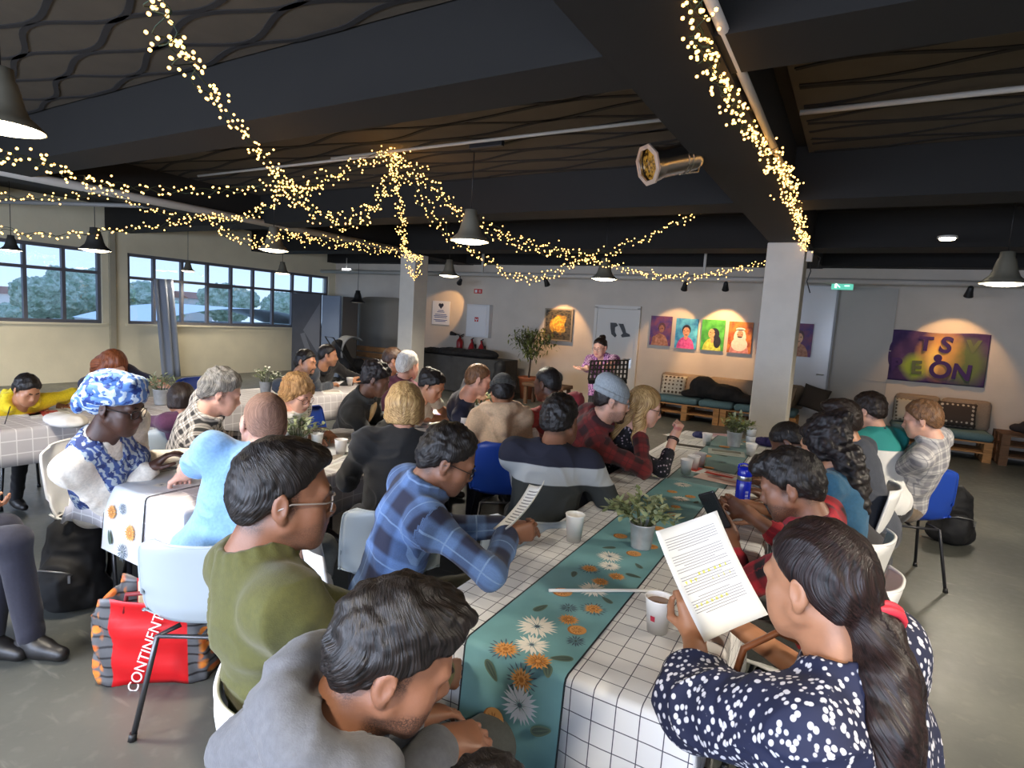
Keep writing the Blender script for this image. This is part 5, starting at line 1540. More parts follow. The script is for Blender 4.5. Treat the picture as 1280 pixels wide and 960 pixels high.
cloth('tablecloth', -5.45, -4.64, 2.60, 5.38, .24, CHECKG, 'pale grey checked tablecloth before the two men by the window', seed=5, end_drop=.004)
# wide dark legs of the middle table end
t = thing('trestle_frame', 'wide black trestle leg under the end of the middle table', 'trestle', (-2.95, 1.62, 0))
b = MB(); b.box((.06, .0, .35), (.10, .025, .68), rot=Matrix.Rotation(R(12), 4, 'Y')); b.build('leg', STEEL, t)
b = MB(); b.tube([(-.26, -.03, .02), (-.24, -.03, .44), (-.20, -.03, .50), (.06, -.03, .50), (.12, -.03, .44)], .013, 8); b.build('hoop', STEEL, t)

# ---------------------------------------------------------------- runners with printed flowers
WHITEP = mat('petal_white', (236, 232, 222), .7); ORANGE = mat('petal_orange', (222, 160, 92), .7); ORAND = mat('petal_ochre', (176, 112, 50), .7); NAVYP = mat('petal_slate', (78, 96, 112), .7); LEAFG = mat('leaf_olive', (96, 116, 100), .7); LEAFD = mat('leaf_dark', (70, 88, 84), .7); PBLUE = mat('petal_pale_blue', (206, 216, 232), .7)
FM = [WHITEP, ORANGE, ORAND, NAVYP, LEAFG, LEAFD, PBLUE]
def flower(b, c, r, kind, ex, ey, nz_, seed=0):
    rr = random.Random(seed); lay = [0]
    def petal(a, r0, r1, w, mi):
        d = ex*math.cos(a)+ey*math.sin(a); s_ = ex*-math.sin(a)+ey*math.cos(a); lay[0] += 1
        h_ = nz_*(.0006+.00001*lay[0])
        v = [b.bm.verts.new(c+d*t_*r+s_*w*r*k_+h_) for t_, k_ in ((r0, 0), ((r0+r1)*.55, .5), (r1, 0), ((r0+r1)*.55, -.5))]
        b.bm.faces.new(v).material_index = mi
    def ring(n, r0, r1, w, mi, j=.08):
        for i in range(n): petal(2*PI*i/n+rr.uniform(-j, j), r0, r1*rr.uniform(.86, 1.0), w, mi)
    def blob(r_, mi, dx=0, dy=0):
        lay[0] += 1; h_ = nz_*(.0006+.00001*lay[0])
        v = [b.bm.verts.new(c+ex*(dx+r_*math.cos(2*PI*i/16))*r+ey*(dy+r_*math.sin(2*PI*i/16))*r+h_) for i in range(16)]
        b.bm.faces.new(v).material_index = mi
    if kind in ('white', 'blue'):
        mi = 0 if kind == 'white' else 6
        ring(22, .12, 1.0, .15, mi); ring(16, .10, .72, .13, mi); blob(.10, 3)
        for i in range(8): petal(2*PI*i/8+.2, .06, .30, .03, 3)
    elif kind == 'orange':
        ring(18, .5, 1.15, .10, 3); ring(20, .1, .85, .16, 1); ring(14, .1, .55, .14, 2); ring(12, .05, .4, .13, 1); blob(.16, 2)
    elif kind == 'daisy':
        ring(16, .1, 1.0, .24, 1, .03); ring(16, .1, .7, .10, 2, .03); blob(.26, 2); blob(.16, 1)
    elif kind == 'ochre':
        blob(.8, 2); blob(.75, 1, .1, .1); ring(10, .1, .6, .12, 2)
    elif kind == 'slate':
        ring(16, .1, 1.0, .14, 3); blob(.12, 5)
    elif kind == 'leaf':
        a = seed*1.3; d = ex*math.cos(a)+ey*math.sin(a); s_ = ex*-math.sin(a)+ey*math.cos(a)
        for sc_, w_, mi in ((1.0, .42, 4), (.86, .26, 5)):
            lay[0] += 1; o_ = []
            for i in range(20):
                th = 2*PI*i/20; o_.append(b.bm.verts.new(c+d*r*sc_*math.cos(th)+s_*r*w_*math.sin(th)*(1-.35*math.cos(th))+nz_*(.0006+.00001*lay[0])))
            b.bm.faces.new(o_).material_index = mi
        petal(a, -1, 1.1, .10, 4)
def runner(label, x0, x1, y0, y1, drop, base, edge, flowers, skew=0.0, group=None):
    z = ZT+.0085; r = .020
    b = MB(); n = 30
    vs = [-drop-r*1.57, -drop*.5-r*1.57, -r*1.57, -r*.8, 0]+[(y1-y0)*i/n for i in range(1, n+1)]
    def P(u, v):
        if v < -r*1.57: y, dz = -r, -r+(v+r*1.57)
        elif v < 0: y, dz = -r*math.sin(-v/r), -(r-r*math.cos(v/r))
        else: y, dz = v, 0
        f_ = max(0, -v-r*1.57)/.3
        return Vector((x0+(x1-x0)*u+skew*max(y, 0), y0+y-.004-f_*.025, z+dz))
    us = [0, .018, .25, .5, .75, .982, 1]
    g = [[b.bm.verts.new(P(u, v)) for v in vs] for u in us]
    for i in range(len(us)-1):
        for j in range(len(vs)-1):
            f = b.bm.faces.new((g[i][j], g[i+1][j], g[i+1][j+1], g[i][j+1])); f.material_index = 7 if 0 < i < len(us)-2 else 8; f.smooth = True
    for i, (fl) in enumerate(flowers):
        c, rr_, kind = fl[:3]
        if kind == 'skip': continue
        c = Vector(c)
        if len(fl) > 3: ex, ey, nn = Vector((1, 0, 0)), Vector((0, .08, 1)).normalized(), Vector((0, -1, .08)); c.y = y0-r-.012-max(0, z-r-c.z)*.09
        else: ex, ey, nn = Vector((1, 0, 0)), Vector((0, 1, 0)), Vector((0, 0, 1)); c.z = z+.0003
        flower(b, c, rr_, kind, ex, ey, nn, i)
    o = b.build('table_runner', FM+[base, edge], fix=False)
    return tag(o, label, 'table runner', group)
RUNB = mat('runner_teal', (116, 166, 172), .6, noise=.06, nscale=12); RUNE = mat('runner_edge', (30, 38, 44), .6)
fl = [
    ((-0.724, 1.490, .745), .070, 'white'),
    ((-0.690, 1.394, .745), .058, 'white'),
    ((-0.741, 2.131, .745), .058, 'white'),
    ((-0.682, 1.821, .745), .062, 'white'),
    ((-0.709, 2.045, .745), .05, 'white'),
    ((-0.784, 3.417, .745), .06, 'white'),
    ((-0.718, 3.123, .745), .055, 'white'),
    ((-0.738, 1.331, .745), .050, 'orange'),
    ((-0.760, 1.973, .745), .042, 'orange'),
    ((-0.629, 1.694, .745), .042, 'orange'),
    ((-0.638, 1.334, .745), .044, 'daisy'),
    ((-0.686, 1.895, .745), .036, 'daisy'),
    ((-0.654, 1.973, .745), .036, 'daisy'),
    ((-0.665, 1.585, .745), .036, 'daisy'),
    ((-0.620, 1.543, .745), .034, 'ochre'),
    ((-0.761, 1.737, .745), .040, 'ochre'),
    ((-0.675, 2.220, .745), .036, 'ochre'),
    ((-0.786, 2.371, .745), .036, 'ochre'),
    ((-0.681, 2.578, .745), .036, 'ochre'),
    ((-0.681, 2.826, .745), .036, 'ochre'),
    ((-0.640, 2.340, .745), .034, 'ochre'),
    ((-0.687, 3.200, .745), .034, 'ochre'),
    ((-0.793, 3.225, .745), .034, 'ochre'),
    ((-0.703, 2.960, .745), .03, 'ochre'),
    ((-0.696, 1.652, .745), .034, 'slate'),
    ((-0.597, 1.486, .745), .034, 'slate'),
    ((-0.619, 2.116, .745), .025, 'leaf'),
    ((-0.592, 1.384, .745), .032, 'leaf'),
    ((-0.787, 1.892, .745), .026, 'leaf'),
    ((-0.606, 2.018, .745), .03, 'leaf'),
    ((-0.768, 1.597, .745), .032, 'leaf'),
    ((-0.615, 1.778, .745), .026, 'leaf'),
    ((-0.777, 2.215, .745), .03, 'leaf'),
    ((-0.597, 1.310, .745), .030, 'leaf'),
    ((-0.732, 2.749, .745), .03, 'leaf'),
    ((-0.634, 3.119, .745), .03, 'leaf'),
    ((-0.667, 1.310, 0.698), 0.045, 'orange', 'drop'),
    ((-0.664, 1.310, 0.630), 0.062, 'blue', 'drop'),
    ((-0.761, 1.310, 0.690), 0.032, 'leaf', 'drop'),
    ((-0.596, 1.310, 0.588), 0.032, 'leaf', 'drop'),
    ((-0.740, 1.310, 0.561), 0.04, 'ochre', 'drop'),
]
runner('teal flowered runner along the nearest white checked table', -.862, -.545, 1.335, 3.50, .30, RUNB, RUNE, fl, skew=-.022)
rf_ = random.Random(3)
def scatter(x0, x1, y0, y1, n, kinds):
    return [((rf_.uniform(x0+.06, x1-.06), y0+(y1-y0)*(i+.5)/n+rf_.uniform(-.03, .03), 0), rf_.uniform(.035, .055), rf_.choice(kinds)) for i in range(n)]
runner('teal flowered runner on the table before the near pillar', -.90, -.56, 3.52, 5.30, .0, mat('runner_teal_grey', (120, 150, 152), .6, noise=.06, nscale=12), RUNE, scatter(-.92, -.60, 3.56, 5.2, 14, ['white', 'ochre', 'ochre', 'leaf', 'slate']), skew=-.03)
RUNL = mat('runner_pale', (214, 218, 222), .6)
runner('pale flowered runner hanging over the end of the middle table', -3.04, -2.69, 1.43, 3.25, .30, RUNL, RUNE, scatter(-3.04, -2.69, 1.5, 3.2, 14, ['ochre', 'daisy', 'slate', 'leaf', 'white'])+[((-2.95, 1.40, .62), .045, 'daisy', 'drop'), ((-2.78, 1.40, .56), .05, 'daisy', 'drop'), ((-2.95, 1.40, .50), .035, 'leaf', 'drop'), ((-2.86, 1.40, .655), .035, 'slate', 'drop'), ((-2.83, 1.40, .46), .05, 'slate', 'drop')])
runner('pale flowered runner at the speaker end of the middle row', -3.05, -2.70, 3.27, 5.05, .0, RUNL, RUNE, scatter(-3.05, -2.70, 3.3, 5.0, 14, ['ochre', 'daisy', 'slate', 'leaf', 'white']))

# ---------------------------------------------------------------- chairs
CH_W = mat('chair_white', (226, 226, 224), .35); CH_G = mat('chair_grey', (172, 182, 188), .4); CH_B = mat('chair_blue', (28, 66, 160), .4); LEGM = mat('chair_leg_grey', (92, 92, 94), .35, .8)
def chair_shell(u, v, w=.46):
    """u across, v from the front lip of the seat to the top of the back"""
    x = (u-.5)*2
    prof = [(.235, .415), (.215, .448), (.12, .447), (.0, .437), (-.10, .437), (-.165, .465), (-.195, .53), (-.215, .63), (-.235, .73), (-.25, .80), (-.253, .825)]
    t = v*(len(prof)-1); i = min(int(t), len(prof)-2); f = t-i
    y = prof[i][0]*(1-f)+prof[i+1][0]*f; z = prof[i][1]*(1-f)+prof[i+1][1]*f
    hw = w/2*(1.0 if v < .5 else 1-.13*((v-.5)/.5)**2)
    if v > .86: hw *= math.sqrt(max(0.0, 1-((v-.86)/.14)**2*.42))
    if v < .12: hw *= 1-.25*((.12-v)/.12)**2
    cv = abs(x)**2.6
    if v < .5: z += .030*cv*(1-(.5-v)*.8)
    else: y += .055*cv
    if .3 < v < .65: z += .01*cv; y += .012*cv
    return Vector((x*hw, y, z))
def make_chair(m, label, group=None, legm=LEGM):
    t = thing('shell_chair', label, 'chair', (0, 0, 0), 0, group)
    b = MB(); b.grid(chair_shell, 20, 34); o = b.build('seat_shell', m, t); sm = o.modifiers.new('thick', 'SOLIDIFY'); sm.thickness = .009; sm.offset = 0
    b = MB(); n = 40
    rim = [chair_shell(0, i/n) for i in range(n+1)]+[chair_shell(i/n, 1) for i in range(1, n)]+[chair_shell(1, 1-i/n) for i in range(n+1)]+[chair_shell(1-i/n, 0) for i in range(1, n)]
    b.tube(rim, .007, 6, closed=True); b.build('rim', m, t)
    for sx in (-1, 1):
        for sy in (-1, 1):
            b = MB(); b.tube([(sx*.10, sy*.10-.02, .425), (sx*.165, sy*.155-.01, .40), (sx*.215, sy*.225-.02, .0)], .0105, 8); l = b.build('leg', legm, t)
            b = MB(); b.tube([(sx*.2125, sy*.2225-.02, .03), (sx*.2155, sy*.2258-.02, .0)], [.014, .016], 8); b.build('foot_cap', BLACK, l)
    b = MB(); b.tube([(-.165, .145, .40), (.165, .145, .40)], .009, 6); b.tube([(-.165, -.165, .40), (.165, -.165, .40)], .009, 6); b.tube([(0, .145, .40), (0, -.165, .40)], .009, 6); b.build('cross_bar', legm, t)
    return t
_protos = {}
def chair(kind, loc, az, label):
    if kind not in _protos:
        t = make_chair({'w': CH_W, 'g': CH_G, 'b': CH_B}[kind], label, {'w': 'white shell chairs', 'g': 'grey shell chairs', 'b': 'blue shell chairs'}[kind], LEGM if kind != 'b' else STEEL); _protos[kind] = t
    else: t = copy_tree(_protos[kind])
    t.location = (loc[0], loc[1], 0); t.rotation_euler = (0, 0, -R(az)); t['label'] = label
    return t

# ---------------------------------------------------------------- things on the tables
CUP = mat('cup_paper', (248, 246, 242), .55)
ZI = ZT+.0065; ZR = ZT+.0105
cup_proto = None
def cup(loc, label, group=None, z=None, hgt=.095, r=.039, coffee=False, logo=False):
    t = thing('paper_cup', label, 'cup', (loc[0], loc[1], ZI if z is None else z), rnd.uniform(0, 6) if not logo else 0, group or 'white paper cups on the tables')
    b = MB(); b.lathe([(.001, .004), (r*.70, .002), (r*.71, 0), (r*1.0, hgt), (r*1.04, hgt+.002), (r*1.05, hgt), (r*1.02, hgt-.003)], seg=24); b.lathe([(r*.96, hgt-.001), (r*.68, .006), (.001, .006)], seg=24); b.build('cup_body', CUP, t)
    if coffee:
        b = MB(); b.lathe([(.001, 0), (r*.92, 0)], c=(0, 0, hgt*.86), seg=20); b.build('coffee', mat('coffee_milk', (150, 116, 92), .2), t)
    if logo:
        b = MB()
        def lg(u, v): a = R(-112+22*u); rr_ = r*(.83+.06*v)+.0012; return Vector((rr_*math.cos(a), rr_*math.sin(a), hgt*.40+.017*v))
        b.grid(lg, 5, 1); b.build('logo', mat('logo_red', (170, 40, 60), .5), t)
    return t
cup((-0.926, 2.195, 0.742), 'tall white paper cup standing alone by the checked cloth edge', hgt=.115, r=.040)
cup((-0.422, 1.693, 0.742), 'white paper cup with milky coffee and a small red mark', coffee=True, logo=True, hgt=.105, r=.042)
for px, lb in (((-0.834, 3.693, 0.745), 'nearest cup of the stack group by the red flyer'), ((-0.823, 3.836, 0.745), 'middle cup of the group by the red flyer'), ((-0.810, 3.960, 0.745), 'far cup of the group by the red flyer'),
               ((-0.936, 4.762, 0.745), 'paper cup beside the far flower pot on the near row'), ((-2.687, 2.571, 0.742), 'paper cup on the middle table, left of its twin'), ((-2.681, 2.730, 0.742), 'paper cup on the middle table, right of its twin'),
               ((-2.917, 2.584, 0.742), 'paper cup behind the man in green, next to the small plant'), ((-2.641, 3.839, 0.742), 'paper cup on the middle table near the beige hooded person'), ((-5.089, 4.976, 0.742), 'paper cup on the window side table before the man in black'),
               ((-5.049, 5.184, 0.742), 'second paper cup on the window side table near the man in black'), ((-0.583, 4.609, 0.742), 'paper cup on the near row beside the dark purple cloth'), ((-0.417, 5.194, 0.742), 'paper cup near the bent head at the far right of the table')):
    cup(px, lb)
c2 = (-0.636, 4.928, 0.742)
for i in range(2): cup(c2, ('lower cup of the stacked pair before the near pillar', 'upper cup of the stacked pair before the near pillar')[i], z=ZI+.062*i)

TIN = mat('galvanised_tin', (176, 180, 182), .4, .35, noise=.12, nscale=30)
def plant(loc, label, r=.055, hgt=.11, spread=.15, n=90, seed=1, cols=((112, 126, 82), (166, 174, 130)), z=None):
    t = thing('potted_plant', label, 'potted plant', (loc[0], loc[1], ZR if z is None else z), 0, 'herb pots on the tables')
    b = MB(); b.lathe([(.001, .0), (r*.78, 0), (r*.80, .006), (r*.98, hgt*.94), (r*1.04, hgt*.96), (r*1.04, hgt), (r*.96, hgt), (r*.93, hgt*.88), (.001, hgt*.86)], seg=28); b.build('tin_pot', TIN, t)
    rr_ = random.Random(seed); b = MB(); st_ = MB()
    for i in range(n//6):
        a = rr_.uniform(0, 2*PI); e = rr_.uniform(.15, 1.0)
        tip = Vector((math.cos(a)*spread*e, math.sin(a)*spread*e, hgt+.02+.10*(1.15-e*.9)*rr_.uniform(.7, 1.2)*spread/.15))
        b0 = Vector((math.cos(a)*r*.5, math.sin(a)*r*.5, hgt*.86)); mid = b0.lerp(tip, .5)+Vector((0, 0, .03))
        st_.tube([b0, mid, tip], [.0022, .0018, .0012], 4)
        for k_ in range(8):
            f_ = .30+.7*k_/7; p = b0.lerp(mid, f_*2) if f_ < .5 else mid.lerp(tip, f_*2-1)
            d = Vector((math.cos(a+rr_.gauss(0, 1.0)), math.sin(a+rr_.gauss(0, 1.0)), rr_.uniform(-.2, 1.0)))
            leaf_mesh(b, p, d, rr_.uniform(.026, .046)*spread/.14, .018*spread/.14, .15, rr_.randrange(2))
    st_.build('stem', mat('stem_green', (96, 104, 60), .7), t)
    b.build('foliage', [leaf_mat('herb_leaf', cols[0], cols[1]), leaf_mat('herb_leaf_pale', (140, 150, 112), (190, 196, 160))], t, fix=False)
    return t
plant((-0.672, 2.304, 0.745), 'bushy herb in a tin pot on the teal runner of the nearest table', r=.052, hgt=.105, spread=.155, n=190, seed=2)
plant((-0.749, 4.874, 0.745), 'herb in a tin pot on the far teal runner before the pillar', r=.06, hgt=.12, spread=.17, n=150, seed=5, cols=((110, 118, 60), (170, 170, 100)))
plant((-2.941, 4.497, 0.745), 'herb in a pot beside the man in the navy t-shirt', spread=.15, n=120, seed=6, r=.05, hgt=.09)
plant((-2.954, 2.464, 0.745), 'herb half hidden behind the bald man and the green sweater', spread=.17, n=150, seed=7, r=.06, hgt=.09)
plant((-4.992, 2.741, 0.742), 'herb in a glass tin near the child with the dark bob', spread=.16, n=120, seed=8, r=.06, hgt=.13)
plant((-5.068, 3.818, 0.742), 'herb on the window side table behind the grey haired man', spread=.17, n=120, seed=9, r=.06, hgt=.12)

PAPER = mat('paper_white', (232, 232, 228), .7)
def sheet_at(name, label, loc, w, h_, rz, m=PAPER, group=None, z=None, cat='paper', lines=None, lm=None, thick=.0012):
    o = MB().box((0, 0, 0), (w, h_, thick)).build(name, m); o.location = (loc[0], loc[1], (ZI if z is None else z)+thick/2); o.rotation_euler = (0, 0, R(rz))
    tag(o, label, cat, group)
    if lines:
        b = MB()
        for (x, y, a, c_) in lines: b.box((x*w, y*h_, thick/2+.0002), (a*w, c_*h_, .0003))
        b.build('printing', lm or mat('ink_grey', (120, 120, 124), .8), o)
    return o
TL = [(0, .38-.06*i, .8, .018) for i in range(12)]
PH = [(0, .2, .8, .4), (0, -.2, .7, .03), (0, -.28, .7, .03)]
sheet_at('paper_sheet', 'white sheet lying at the far left of the near row', (-1.162, 4.984, 0.742), .21, .30, 70, lines=TL)
sheet_at('paper_sheet', 'dark framed sheet lying before the woman with the raised fist', (-1.021, 4.571, 0.742), .36, .24, 8, lines=PH, lm=mat('print_dark', (58, 54, 50), .7))
sheet_at('placemat', 'dark edged placemat sheet beside the far cups', (-0.748, 4.569, 0.745), .26, .21, 12, m=mat('mat_pale', (180, 188, 182), .6), z=ZR, lines=PH, lm=mat('print_grey', (128, 128, 118), .7))
sheet_at('flyer', 'red and white flyer lying across the teal runner', (-0.686, 3.833, 0.745), .36, .16, -10, z=ZR, lines=[(-.38, 0, .22, .8), (.1, .2, .6, .08), (.1, -.1, .5, .3)], lm=mat('print_red', (206, 70, 56), .7), cat='flyer')
sheet_at('flyer', 'pale pink flyer under the red flyer beside the bottle', (-0.566, 3.676, 0.745), .40, .15, -8, m=mat('paper_pink', (222, 196, 186), .7), z=ZR+.0014, lines=[(-.1, .1, .5, .2)], lm=mat('print_rose', (196, 140, 128), .7), cat='flyer')
sheet_at('paper_sheet', 'white form lying under the blue bottle', (-0.407, 3.321, 0.742), .24, .32, -4, lines=[(0, .4-.1*i, .9, .012) for i in range(9)], lm=mat('ink_grey', (120, 120, 124), .8))
sheet_at('phone', 'black phone lying on the table beyond the blue bottle', (-0.359, 3.678, 0.742), .15, .075, -25, m=mat('phone_black', (24, 24, 28), .2), thick=.008, cat='phone')
sheet_at('notebook', 'tan notebook before the man in the red plaid shirt', (-0.442, 3.974, 0.742), .18, .13, -12, m=mat('notebook_tan', (196, 156, 96), .6), thick=.012, cat='notebook')
sheet_at('paper_sheet', 'pink and lilac sheet beside the far herb pot', (-0.945, 5.317, 0.742), .22, .16, 30, m=mat('paper_lilac', (206, 180, 196), .7), lines=[(0, .1, .6, .2)], lm=mat('print_rose', (196, 140, 128), .7))
for i, (px, w_, h_, rz, lb) in enumerate((((-2.692, 2.423, 0.742), .21, .29, 20, 'sheet on the middle table behind the green sweater'), ((-2.406, 2.391, 0.742), .29, .21, 12, 'sheet on the middle table below the two cups'), ((-2.825, 3.109, 0.742), .21, .29, 30, 'sheet on the middle table beside the blonde bob'),
                                          ((-2.985, 3.917, 0.742), .30, .21, 14, 'sheet on the middle table before the woman in white'), ((-2.726, 3.792, 0.742), .24, .17, 70, 'printed sheet on the middle table near the lone cup'), ((-3.078, 2.838, 0.742), .28, .20, 25, 'open booklet in front of the woman with the white scarf'), ((-2.724, 3.340, 0.742), .20, .14, 5, 'small sheet before the beige hooded person'),
                                          ((-5.103, 4.433, 0.742), .30, .21, 20, 'sheet under the hand of the man at the window side table'), ((-4.796, 4.437, 0.742), .21, .30, 55, 'sheet near the cups on the window side table'))):
    sheet_at('paper_sheet', lb, px, w_, h_, rz, lines=TL if i % 2 else PH, lm=mat('print_warm', (176, 164, 150), .7))
for i, (px, rz, lb, c_) in enumerate((((-5.223, 1.881, 0.742), 20, 'colourful drawing sheet under the hands of the child in yellow', (214, 90, 80)), ((-5.059, 1.975, 0.742), -15, 'red and white drawing sheet at the middle of the window table', (196, 80, 70)), ((-5.304, 2.195, 0.742), 10, 'orange drawing sheet beside the red haired woman', (226, 140, 70)))):
    sheet_at('drawing_sheet', lb, px, .34, .24, rz, lines=[(-.25, .1, .3, .3), (.1, -.1, .4, .2), (.3, .25, .2, .2)], lm=mat('crayon_%d' % i, c_, .7), cat='drawing')
# lavender notebook in front of the woman in white
sheet_at('notebook', 'lavender notebook under the hands of the woman in white', (-3.118, 4.241, 0.742), .17, .12, 10, m=mat('notebook_lilac', (150, 146, 190), .5), thick=.01, cat='notebook')
lump('purple_cloth', 'crumpled dark purple cloth on the near row beside the stacked cups', 'cloth', ((-0.556, 5.134, 0.742)[0], (-0.556, 5.134, 0.742)[1], ZI), [((0, 0, .03), (.07, .05, .035)), ((.05, .01, .025), (.05, .04, .03))], mat('cloth_purple', (58, 50, 106), .8), h=.006, amp=.008, sc=30, k=.03, floor_z=0)
lump('navy_cloth', 'small navy cloth on the near row by the far cup', 'cloth', ((-1.057, 5.050, 0.742)[0], (-1.057, 5.050, 0.742)[1], ZI), [((0, 0, .02), (.06, .04, .03))], mat('cloth_navy', (50, 54, 96), .8), h=.006, amp=.006, sc=30, k=.03, floor_z=0)
lump('white_jacket', 'white padded jacket lying on the window side table end', 'jacket', ((-4.606, 1.880, 0.742)[0], (-4.606, 1.880, 0.742)[1], ZI), [((0, 0, .02), (.15, .09, .03)), ((-.12, .02, .02), (.10, .08, .03)), ((.10, .0, .03), (.12, .09, .04))], mat('jacket_white', (214, 210, 204), .8), h=.012, amp=.01, sc=14, k=.05, floor_z=0)
# white stick on the nearest table
wa = (-0.795, 1.706, 0.752); wb = (-0.494, 1.939, 0.752)
o = MB().tube([wa, wb], .006, 8).build('white_rod', mat('rod_white', (232, 230, 224), .5)); tag(o, 'thin white rod lying across the teal runner', 'rod')
# blue bottle
bl = (-0.411, 3.114, 0.742)
t = thing('water_bottle', 'cobalt blue water bottle with a carry loop on the near row', 'bottle', (bl[0], bl[1], ZI))
BOT = mat('bottle_blue', (16, 36, 170), .25, coat=.4)
b = MB(); b.lathe([(.001, 0), (.033, .0), (.036, .004), (.036, .165), (.033, .170)], seg=28, cap1=True); b.build('bottle_body', BOT, t)
b = MB(); b.lathe([(.034, .168), (.035, .170), (.035, .190), (.034, .192)], seg=28, cap0=True, cap1=True); b.build('steel_band', mat('steel', (190, 190, 188), .3, 1.0), t)
b = MB(); b.lathe([(.036, .191), (.0365, .196), (.035, .222), (.026, .236), (.001, .238)], seg=28, cap0=True); b.build('cap', BOT, t)
b = MB(); b.tube([(-.034, 0, .222), (-.030, 0, .244), (-.008, 0, .252), (.016, 0, .248), (.026, 0, .234)], .005, 8); b.build('carry_loop', BOT, t)
b = MB()
for i in range(4):
    for k_ in range(5):
        a = R(-62+5*k_); b.box((.0364*math.cos(a), .0364*math.sin(a), .06+.018*i), (.0012, .0016, .012), rot=Matrix.Rotation(a, 4, 'Z'))
b.build('printed_mark', mat('bottle_print', (170, 180, 226), .5), t)

# ---------------------------------------------------------------- bags on the floor
sb = (-2.50, 1.37)
t = thing('shopping_bag', 'red and black printed shopping bag standing on the floor under the grey chair', 'shopping bag', (sb[0], sb[1], 0), R(40))
q = Nodes('bag_print'); pt_ = q.attr('pat'); l = q.xyz(pt_.outputs['Vector'])
slat = q.stripe(l[1], .045, .8)
fruit = q.step(q.voronoi(q.scale(pt_.outputs['Vector'], (1, 1, .001)), 24).outputs['Distance'], .55, .4)
band = q.math('MULTIPLY', fruit, q.step(q.math('ABSOLUTE', q.math('SUBTRACT', q.math('ABSOLUTE', l[0]), .235)), .05, .035))
dark = q.mix(slat, rgb(34, 32, 34), rgb(92, 92, 94))
c_ = q.mix(band, dark, q.mix(q.noise(pt_.outputs['Vector'], 30, 1), rgb(178, 30, 30), rgb(230, 160, 60)))
c_ = q.mix(q.step(q.math('ABSOLUTE', q.math('ADD', l[0], q.math('MULTIPLY', q.math('SUBTRACT', l[1], .15), -.0))), .150, .146), c_, rgb(206, 24, 30))
c_ = q.mix(q.step(q.math('ABSOLUTE', q.math('ADD', l[2], -1.0)), .6, .4), c_, rgb(206, 24, 30))
q.color(c_); q.b.inputs['Roughness'].default_value = .4
W_, D_, H_ = .46, .22, .37
pts = []; pat = []; n_ = 72; m_ = 14
for i in range(n_):
    a = 2*PI*i/n_
    for j in range(m_+1):
        v = j/m_
        ca, sa = math.cos(a), math.sin(a); e = .42
        x = math.copysign(abs(ca)**e, ca)*W_/2*(1+.10*v); y = math.copysign(abs(sa)**e, sa)*D_/2*(1+.25*v-.25*v*v*abs(ca))
        z = H_*v+.03*math.sin(a*3+1)*v*v-.05*v*v*(1 if ca < -.6 else 0)
        wv = .008*math.sin(z*40+a*5)+.006*math.sin(a*9+z*20)
        pts.append((x+wv*ca, y+wv*sa, max(z, .003))); pat.append((x, z, 0 if sa < .5 else 0))
F_ = [(i*(m_+1)+j, ((i+1) % n_)*(m_+1)+j, ((i+1) % n_)*(m_+1)+j+1, i*(m_+1)+j+1) for i in range(n_) for j in range(m_)]
o = quad_mesh('bag_body', np.array(pts), np.array(F_), q.m, t, attrs={'pat': np.array(pat)}); o.modifiers.new('thick', 'SOLIDIFY').thickness = .002
o = lettering('CONTINENTE', (.0, -.140, .18), .062, mat('bag_white', (236, 230, 226), .5), t, rot=(R(84), R(-72), 0), ext=.0008)
b = MB(); b.tube([(-.10, -.11, .33), (-.08, -.13, .42), (.04, -.13, .43), (.08, -.11, .33)], .010, 6); b.build('handle', mat('bag_handle', (120, 30, 34), .6), t)
for i, (lb, x, y, c_, rx) in enumerate((('cream card box sticking out of the red shopping bag', -.02, .02, (224, 210, 170), -14), ('pale printed packet in the red shopping bag', .09, .0, (206, 196, 150), -8), ('salmon packet in the red shopping bag', .03, -.05, (206, 120, 104), -20))):
    o = MB().box((0, 0, 0), (.15, .035, .26), bevel=.006).build('food_packet', mat('packet_%d' % i, c_, .5)); tag(o, lb, 'packet')
    b = MB()
    for k_ in range(4): b.box((0, -.0185, .09-.02*k_), (.10, .001, .006))
    b.build('printing', mat('packet_ink_%d' % i, tuple(v*.6 for v in c_), .6), o)
    M_ = Matrix.Translation((sb[0], sb[1], 0)) @ Matrix.Rotation(R(40), 4, 'Z') @ Matrix.Translation((x, y, (.28, .255, .22)[i])) @ Matrix.Rotation(R(rx), 4, 'X') @ Matrix.Rotation(R((-6, 14, 8)[i]), 4, 'Y')
    o.matrix_world = M_
